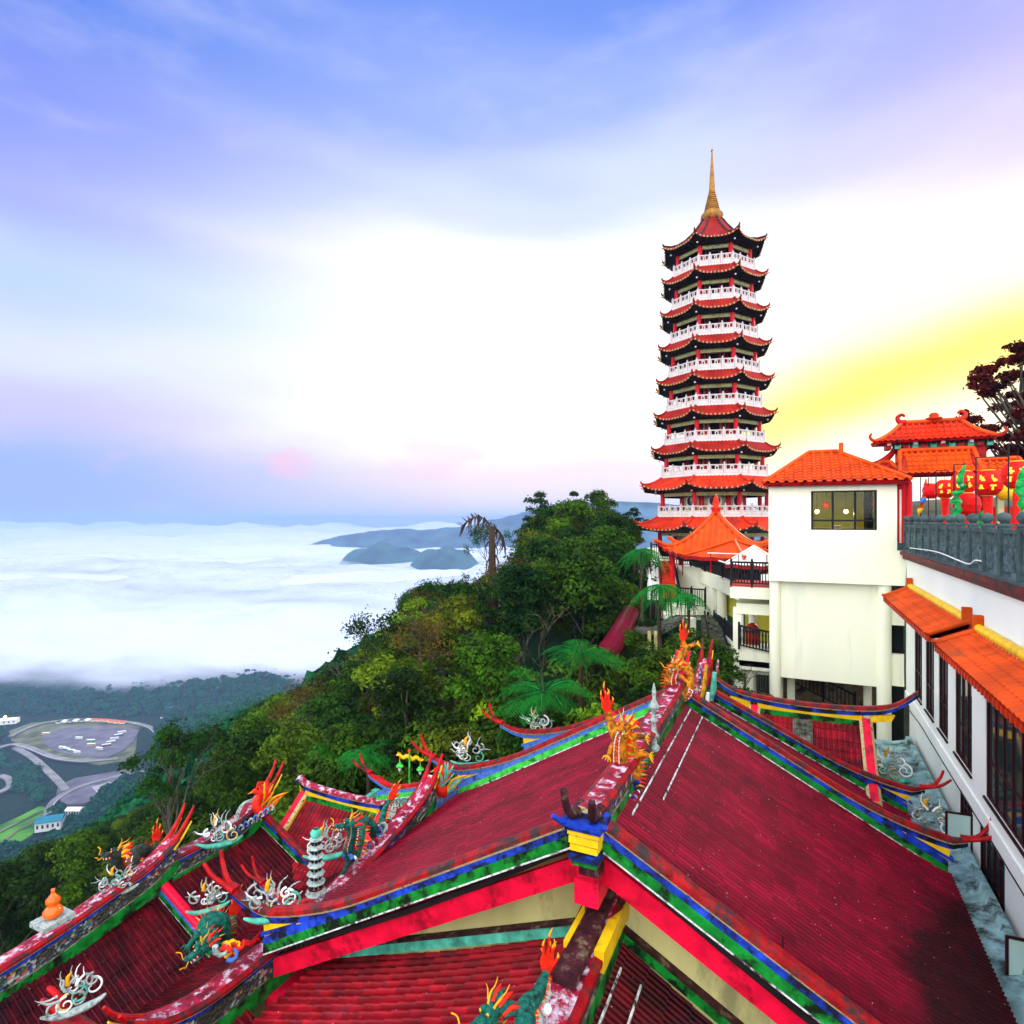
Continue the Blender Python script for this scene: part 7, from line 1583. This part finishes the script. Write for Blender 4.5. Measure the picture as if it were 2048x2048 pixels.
    for a in range(9):
        an = (a / 8 - .5) * 3.6; b = L(-.45, .3 * cos(an), .5 * sin(an)); e = L(-1.15 - .25 * (a % 2), .95 * cos(an), 1.15 * sin(an)); mb.tube([b, b.lerp(e, .5) + u * .04, e], [.08 * hs, .06 * hs, .008], 'flame' if a % 2 else ('dgreen' if m == 'dgreen' else 'flamey'), 5)
    mb.build('mane', hd)
    for (i, d, l) in legs:
        b = P[int(i * (n - 1))]; d = Vector(d).normalized(); kn = b + d * l * .5 + ZV * .10 * l; ft = kn + (d * .6 + (toc if abs(d.z) < .7 else d) * .25 - ZV * .45).normalized() * l * .5
        mb = MB(); mb.tube(bez([b, kn, ft], 3), [.13 * hs, .125 * hs, .115 * hs, .105 * hs, .09 * hs, .075 * hs, .06 * hs], m, 8)
        w = (ft - kn).normalized(); sd = w.cross(toc).normalized()
        for c_ in (-1.1, -.35, .35, 1.1):
            q = ft + sd * (.05 * c_ * hs); mb.tube([ft, q + w * .08 * hs + sd * .05 * c_ * hs, q + w * .14 * hs + sd * .08 * c_ * hs - ZV * .05 * hs], [.035 * hs, .028 * hs, .006], 'flamey' if m == 'dgold' else m, 5)
        mb.build('leg', t)
    return t
def V3(p, q): return [pD(x, y, D) for x, y, D in p]
HTO = lambda a, b, c: RGT * a + ZV * b - FWD * c     # right, up, towards the viewer
# main ridge dragons
dragon('big golden dragon rearing on the near half of the main ridge, red belly plates', V3([(1215, 1425, 12.4), (1224, 1452, 12.3), (1234, 1472, 12.2), (1250, 1480, 12.1), (1264, 1505, 12.0), (1266, 1545, 11.9), (1256, 1572, 11.8), (1244, 1560, 11.7), (1241, 1525, 11.7), (1241, 1485, 11.6), (1250, 1455, 11.5)], 0),
       [.07, .10, .13, .145, .15, .16, .17, .165, .155, .135, .11], 'dgold', HTO(-.5, .0, .9), 'golden dragons on the main ridge', hs=.66, flame_dir=HTO(-.10, 1, .05), legs=((.34, HTO(.8, .6, .1), .4), (.46, HTO(.7, .7, .2), .4), (.78, HTO(-.55, -.8, .35), .5), (.28, HTO(-.8, -.6, .4), .5), (.66, HTO(-.5, -.8, 0), .5)), belly_side=HTO(-1, 0, 0))
dragon('smaller golden dragon with open jaws coiled at the far end of the main ridge', V3([(1366, 1282, 17.6), (1372, 1300, 17.5), (1360, 1320, 17.3), (1378, 1345, 17.2), (1374, 1385, 17.0), (1352, 1392, 16.8), (1341, 1365, 16.7), (1345, 1345, 16.6), (1350, 1334, 16.5)], 0),
       [.05, .08, .11, .14, .165, .18, .18, .155, .13], 'dgold', HTO(-.55, .05, .8), 'golden dragons on the main ridge', hs=.68, flame_dir=HTO(.05, 1, 0), legs=((.2, HTO(.6, .7, .1), .5), (.8, HTO(.8, .1, .3), .5)), belly_side=HTO(1, 0, 0))
# side ridge dragons
dragon('long green dragon arching along the far part of the side ridge', V3([(780, 1600, 18.6), (768, 1622, 18.2), (762, 1650, 17.8), (752, 1672, 17.4), (742, 1652, 17.0), (722, 1645, 16.6), (716, 1680, 16.2), (706, 1712, 15.9), (697, 1700, 15.7), (704, 1668, 15.6), (703, 1650, 15.5)], 0),
       [.05, .09, .12, .14, .16, .175, .18, .17, .15, .13, .11], 'dgreen', HTO(-.9, -.1, .3), 'green dragons on the low side ridge', hs=.75, flame_dir=HTO(.5, .9, 0), legs=((.3, HTO(.6, -.8, .3), .5), (.72, HTO(-.5, -.9, .3), .45)), belly_side=HTO(-1, 0, 0))
dragon('coiled green dragon on the near part of the side ridge below the curled white clouds', V3([(466, 1832, 13.6), (462, 1858, 13.4), (448, 1880, 13.2), (446, 1856, 13.0), (440, 1842, 12.9), (420, 1842, 12.8), (410, 1858, 12.7), (424, 1878, 12.6), (412, 1892, 12.5)], 0),
       [.07, .12, .16, .17, .17, .18, .17, .15, .12], 'dgreen', HTO(-.7, -.5, .5), 'green dragons on the low side ridge', hs=.75, flame=True, flame_dir=HTO(.3, 1, 0), legs=((.4, HTO(-.2, -1, .3), .4), (.8, HTO(-.8, -.3, .3), .4)), belly=False)
dragon('dark bodied dragon with two bright flame tufts on the far left ridge', V3([(312, 1685, 19.4), (312, 1700, 19.1), (300, 1705, 18.8), (285, 1700, 18.5), (268, 1712, 18.2), (262, 1735, 17.9), (246, 1748, 17.6), (236, 1738, 17.3), (234, 1720, 17.1), (238, 1708, 17.0)], 0),
       [.08, .11, .15, .19, .21, .21, .19, .17, .15, .12], 'ddark', HTO(-.9, .0, .5), hs=.8, flame_dir=HTO(.1, 1, 0), legs=((.4, HTO(.5, -.9, .2), .5), (.75, HTO(-.4, -.9, .3), .5)), belly_side=HTO(-1, 0, 0))
dragon('teal green dragon with red and yellow tail flames in the bottom foreground', V3([(1092, 1945, 8.3), (1086, 1962, 8.2), (1074, 1990, 8.0), (1052, 2015, 7.8), (1050, 2050, 7.6), (1040, 2085, 7.4), (1010, 2090, 7.2), (990, 2065, 7.1), (978, 2046, 7.0), (984, 2030, 6.9)], 0),
       [.05, .07, .10, .13, .14, .14, .14, .13, .11, .09], 'dgreen', HTO(-.6, .0, .7), hs=.62, flame_dir=HTO(.15, 1, 0), legs=((.5, HTO(-.9, .1, .3), .4),), belly_side=HTO(-1, 0, 0), spk=.06)
# pearl and worn post beside it
mb = MB(); c = pD(1093, 2018, 8.0); mb.lathe([(0, -.075), (.05, -.055), (.075, 0), (.05, .055), (0, .075)], 'white', 14, c); mb.tube([c - ZV * .5, c - ZV * .05], .02, 'silver', 6); tag(mb.build('pearl'), 'white pearl ball beside the foreground dragon on the lower ridge', 'ornament')
mb = MB(); mb.tube(bez([pD(1092, 1960, 8.3), pD(1096, 1985, 8.2), pD(1088, 2010, 8.1), pD(1080, 2035, 8.0), pD(1078, 2075, 7.9)], 4), [.03 + .03 * abs(sin(k * 1.1)) for k in range(17)], 'silver', 8); tag(mb.build('ceramic_post'), 'knobbly grey ceramic stalk next to the white pearl', 'ornament')
def scroll(lab, c, size, seed, face=None, group='curled ceramic cloud ornaments on the roof tips'):
    """open work of curling tendrils on a boat shaped foot"""
    r = random.Random(seed); n = (-c); n.z = 0; n.normalize(); s = Vector((-n.y, n.x, 0)); t = empty('cloud_ornament', tuple(c)); tag(t, lab, 'ornament', group)
    size *= .80
    def W(x, z, y=0): return c + s * (x * size) + ZV * (z * size) + n * (y * size)
    mb = MB(); pts = bez([W(-.62, .16), W(-.3, .02), W(.1, 0), W(.45, .04), W(.66, .14)], 4); mb.tube(pts, [size * (.03 + .075 * sin(pi * k / (len(pts) - 1))) for k in range(len(pts))], 'teal' if seed % 3 else 'silver', 8, flat=.8); mb.build('foot', t)
    def curl(x, z, rr, turns, dirn, y, m, w=.026):
        P = []
        for k in range(18):
            q = k / 17; a = dirn * turns * 2 * pi * q + r.random() * .02; ra = rr * (1 - .82 * q); P.append(W(x + cos(a + 1.5) * ra, z + sin(a + 1.5) * ra, y))
        mb = MB(); mb.tube(P, [size * w * (1.15 - .6 * k / 17) for k in range(18)], m, 6); mb.build('curl', t)
    for i in range(10):
        curl(r.uniform(-.42, .42), r.uniform(.18, .62), r.uniform(.12, .24), r.uniform(.9, 1.4), 1 if i % 2 else -1, r.uniform(-.12, .12), ['silver', 'white', 'silver', 'cream', 'white', 'silver', 'teal', 'silver', 'white', 'silver'][i])
    for i in range(8):
        a = radians(r.uniform(10, 170)) if i else pi / 2; b = W(cos(a) * .30, .35 + sin(a) * .3, r.uniform(-.1, .1)); P = []
        for k in range(6):
            q = k / 5; P.append(b + s * (cos(a) * .42 * q * size + sin(q * 6 + i) * .045 * size) + ZV * (sin(a) * .42 * q * size + cos(q * 6 + i) * .04 * size))
        mb = MB(); mb.tube(P, [size * .036 * (1 - .85 * k / 5) for k in range(6)], ['silver', 'white', 'silver', 'silver'][i % 4], 6); mb.build('tendril', t)
    mb = MB(); mb.tube([W(-.12, .7), W(-.10, .88), W(-.02, .98)], [size * .06, size * .045, size * .01], 'flamey', 6); mb.build('yellow_tip', t)
SC = [((1074, 1470, 24.2), 1.35, 'curled cloud ornament on the highest left verge tip under the big tree fern'), ((938, 1530, 20.6), 1.30, 'curled cloud ornament on the main roof far left verge, beside red horns'),
      ((418, 1832, 14.6), 0, 0), ((545, 1838, 12.9), 1.15, 'largest curled cloud ornament, on the near left corner tip of the main roof'), ((438, 1690, 19.5), 1.35, 'curled cloud ornament behind the miniature tower at the foot of the phoenix ridge'),
      ((146, 2024, 11.5), 1.0, 'curled cloud ornament in the bottom left corner of the photo'), ((1780, 1558, 20.6), 1.35, 'farther silvery cloud ornament on the verge tip near the white wall'), ((1860, 1665, 17.0), 1.25, 'nearer silvery cloud ornament on the verge tip over the concrete gutter'),
      ((232, 1788, 17.0), 1.05, 'curled cloud ornament at the foot of the dark dragon on the far left ridge'), ((415, 1822, 14.8), .95, 'small curled cloud ornament on the red verge tip left of the largest one'), ((650, 1716, 15.6), 1.1, 'curled cloud ornament half behind the miniature tower'),
      ((800, 1622, 21), 1.0, 'small curled ornament beside the lamp post foot')]
for i, (p, sz, lab) in enumerate(SC):
    if lab: scroll(lab, pD(*p), sz, i + 1)
t = empty('corner_ridge', tuple(pD(150, 2060, 11.4))); tag(t, 'upturned red roof corner entering from the bottom left edge', 'roof corner')
mb = MB(); P_ = bez([pD(330, 2200, 10.6), pD(240, 2110, 11.0), pD(175, 2052, 11.4), pD(120, 2022, 11.7)], 5); mb.sweep([q - ZV * .2 for q in P_], [(l, u) for l, u in CAP], capm('redcap'), YV); mb.build('verge_cap', t)
for k, (a_, b_) in enumerate((((118, 1995), (96, 1975)), ((100, 2010), (84, 2000)))): mb = MB(); mb.tube(bez([P_[-2] - ZV * .05, pD(*a_, 11.7), pD(*b_, 11.8)], 4), [.09, .09, .085, .08, .07, .06, .06, .055, .04], 'redp', 7); mb.build('forked_tip', t)
# miniature tower
mt = empty('miniature_tower', tuple(pD(632, 1772, 14.6))); tag(mt, 'miniature grey green ceramic tower of six tiers standing on the side ridge', 'ornament')
c = pD(632, 1775, 14.6); mb = MB(); H = (1775 - 1672) / F * 14.6
for k in range(6):
    z = H * k / 6; r_ = .17 - .008 * k; mb.lathe([(r_ * .75, z), (r_ * .72, z + H / 6 * .7)], 'silver', 8, c, smooth=False); mb.lathe([(r_ * 1.35, z + H / 6 * .66), (r_ * 1.3, z + H / 6 * .74), (r_ * .7, z + H / 6 * .98)], 'silver', 8, c, smooth=False)
    for j in range(8):
        a = j * pi / 4; q = c + Vector((cos(a), sin(a), 0)) * r_ * .74 + ZV * (z + H / 6 * .35); mb.box((q.x - .025, q.y - .025, q.z - .05), (q.x + .025, q.y + .025, q.z + .05), 'black')
mb.lathe([(.12, H), (.14, H + .1), (.08, H + .18)], 'teal', 8, c); mb.lathe([(.26, -.12), (.2, 0)], 'silver', 8, c); mb.build('tower', mt)
# gourd
c = pD(106, 1834, 14.6); mb = MB(); mb.lathe([(0, 0), (.14, .01), (.21, .09), (.21, .17), (.13, .27), (.10, .30), (.155, .37), (.15, .45), (.06, .55), (.035, .62), (.045, .68), (0, .69)], 'ogourd', 20, c); g_ = mb.build('gourd'); tag(g_, 'glossy orange double gourd on the far left ridge', 'ornament')
mb = MB(); mb.box((c.x - .3, c.y - .35, c.z - .12), (c.x + .3, c.y + .35, c.z), 'silver'); mb.build('gourd_base', g_)
# phoenix
def phoenix(lab, c, size, m1, m2, m3, flip=1, seed=1):
    n = (-c); n.z = 0; n.normalize(); s = Vector((-n.y, n.x, 0)) * flip; t = empty('phoenix', tuple(c)); tag(t, lab, 'bird figure')
    def W(x, z, y=0): return c + s * (x * size) + ZV * (z * size) + n * (y * size)
    mb = MB(); mb.tube(bez([W(.25, .1), W(.1, .3), W(-.02, .6), W(.05, .9), W(-.08, 1.0)], 4), [size * x for x in (.06, .10, .15, .18, .2, .21, .21, .2, .18, .16, .13, .11, .09, .08, .075, .07, .06)], m1, 10); mb.build('body', t)
    mb = MB(); mb.lathe([(0, -.09 * size), (.08 * size, -.05 * size), (.1 * size, 0), (.07 * size, .07 * size), (0, .1 * size)], m1, 10, W(-.1, 1.02)); mb.tube([W(-.16, 1.02), W(-.34, .96)], [.04 * size, .004], 'flamey', 6)
    for k in range(3): mb.tube([W(-.06, 1.08), W(0, 1.22 + .05 * k), W(.1 + .1 * k, 1.3)], [.03 * size, .025 * size, .004], 'flame', 5)
    mb.build('head', t)
    for sg_ in (-1, 1):
        mb = MB()
        for k in range(6):
            a = .9 + k * .22; mb.tube(bez([W(.05, .5, .12 * sg_), W(.2 + .25 * cos(a), .6 + .28 * sin(a), .25 * sg_), W(.2 + .5 * cos(a), .55 + .62 * sin(a), .34 * sg_)], 3), [size * x for x in (.06, .06, .06, .055, .045, .03, .006)], [m2, m1, m3][k % 3], 6)
        mb.build('wing', t)
    mb = MB()
    for k in range(6):
        a = .2 + k * .16; mb.tube(bez([W(.2, .15), W(.45, .25 + a * .4), W(.75 + .05 * k, .5 + a * .8 - .1 * k)], 3), [size * x for x in (.05, .05, .055, .05, .04, .03, .005)], [m2, m3, 'flamey'][k % 3], 6)
    mb.build('tail', t)
    for x in (-.04, .1): mb = MB(); mb.tube([W(x, .2), W(x, -.05)], .025 * size, 'flamey', 5); mb.build('leg', t)
phoenix('red and gold phoenix with raised plumes on the upper west ridge', pD(516, 1640, 21), 1.0, 'flame', 'flamey', 'flame', 1)
phoenix('teal and red phoenix perched at the lowest corner of the main roof far verge', pD(878, 1600, 19.5), .95, 'flame', 'teal', 'teal', 1)
mb = MB()
for k in range(3): mb.tube(bez([pD(470 - k * 2, 1672, 20.6), pD(472 + k * 3, 1630, 20.6), pD(485 + k * 2, 1607, 20.8), pD(505, 1598 + k * 3, 21)], 4), .022, 'silver', 5)
tag(mb.build('wire_plume'), 'thin arched silver plume left of the red phoenix', 'ornament')
mb = MB()
for i in range(9): 
    c = pD(462 + i * 10, 1672 - i * 6.5, 20.6); mb.tube(bez([c - RGT * .1, c + ZV * .16, c + RGT * .1 + ZV * .05, c + RGT * .02], 3), .035, 'lblue' if i % 2 else 'silver', 6)
tag(mb.build('wave_crest'), 'row of blue and silver wave crests on the ridge beneath the phoenix', 'ornament')
# wave foam and figures at the dragons' feet on the main ridge
def rocks(lab, pts, seed, cols, size=.12):
    r = random.Random(seed); mb = MB()
    for (px, py, D) in pts:
        for k in range(5):
            c = pD(px + r.uniform(-9, 9), py + r.uniform(-7, 7), D + r.uniform(-.15, .15)); a = r.uniform(0, 6); sz = size * r.uniform(.6, 1.3)
            P = [c + RGT * cos(a + q * .9) * sz * (1 - q * .1) + ZV * sin(a + q * .9) * sz * (1 - q * .1) + FWD * .02 * q for q in range(6)]; mb.tube(P, [sz * .42, sz * .4, sz * .36, sz * .3, sz * .22, sz * .1], r.choice(cols), 6)
    tag(mb.build('wave_sculpture'), lab, 'ornament')
rocks('swirling blue and white waves under the near golden dragon', [(1255, 1592, 11.5), (1270, 1580, 11.7), (1245, 1602, 11.3), (1262, 1600, 11.4)], 3, ['lblue', 'white', 'silver', 'blue'], .08)
rocks('white and red foam swirls under the far golden dragon', [(1345, 1402, 16.6), (1352, 1418, 16.5), (1338, 1425, 16.4)], 4, ['white', 'silver', 'redp'])
rocks('blue red and white swirls below the far green dragon', [(700, 1716, 15.7), (735, 1690, 16.4), (760, 1660, 17.2)], 5, ['silver', 'lblue', 'white', 'peel'])
rocks('blue and red rosettes under the coiled green dragon', [(440, 1900, 12.4), (455, 1905, 12.4), (470, 1895, 12.5)], 6, ['lblue', 'flame', 'silver', 'yellow'])
rocks('mosaic clouds trailing behind the dark dragon', [(255, 1768, 17.2), (275, 1750, 17.7), (292, 1735, 18.2), (305, 1728, 18.7)], 7, ['silver', 'silver', 'peel', 'lblue'])
# slender ceramic finial rising from the main ridge between the dragons
mb = MB(); c = pD(1308, 1500, 13.3)
mb.lathe([(.11, 0), (.13, .08), (.07, .14), (.06, .3), (.12, .34), (.06, .42), (.05, .62), (.10, .66), (.05, .72), (.045, .86), (.11, .93), (.12, .98), (.07, 1.06), (.035, 1.15), (.05, 1.3), (.02, 1.45), (0, 1.5)], 'silver', 12, c); tag(mb.build('slender_finial'), 'slender grey ceramic finial standing between the two golden dragons', 'ornament')
# bannered figures by the rear ridge
t = empty('banner_group', tuple(pD(1415, 1400, 19.5))); tag(t, 'cluster of teal, red and white ceramic banners behind the main ridge horns', 'ornament')
for i, (x, y0, y1, m, w) in enumerate(((1420, 1372, 1318, 'redp', .09), (1432, 1370, 1320, 'peel', .08), (1408, 1395, 1330, 'gold', .10), (1425, 1400, 1345, 'teal', .16), (1398, 1385, 1330, 'mosaic', .08), (1412, 1420, 1385, 'white', .12), (1404, 1400, 1352, 'flamey', .06))):
    a, b = pD(x - 3, y0, 19.2 - i * .1), pD(x + 4, y1, 19.2 - i * .1); mb = MB(); mb.tube([a, a.lerp(b, .5) + RGT * .03, b], [w * .8, w, w * .7], m, 7, flat=.6); mb.build('banner', t)
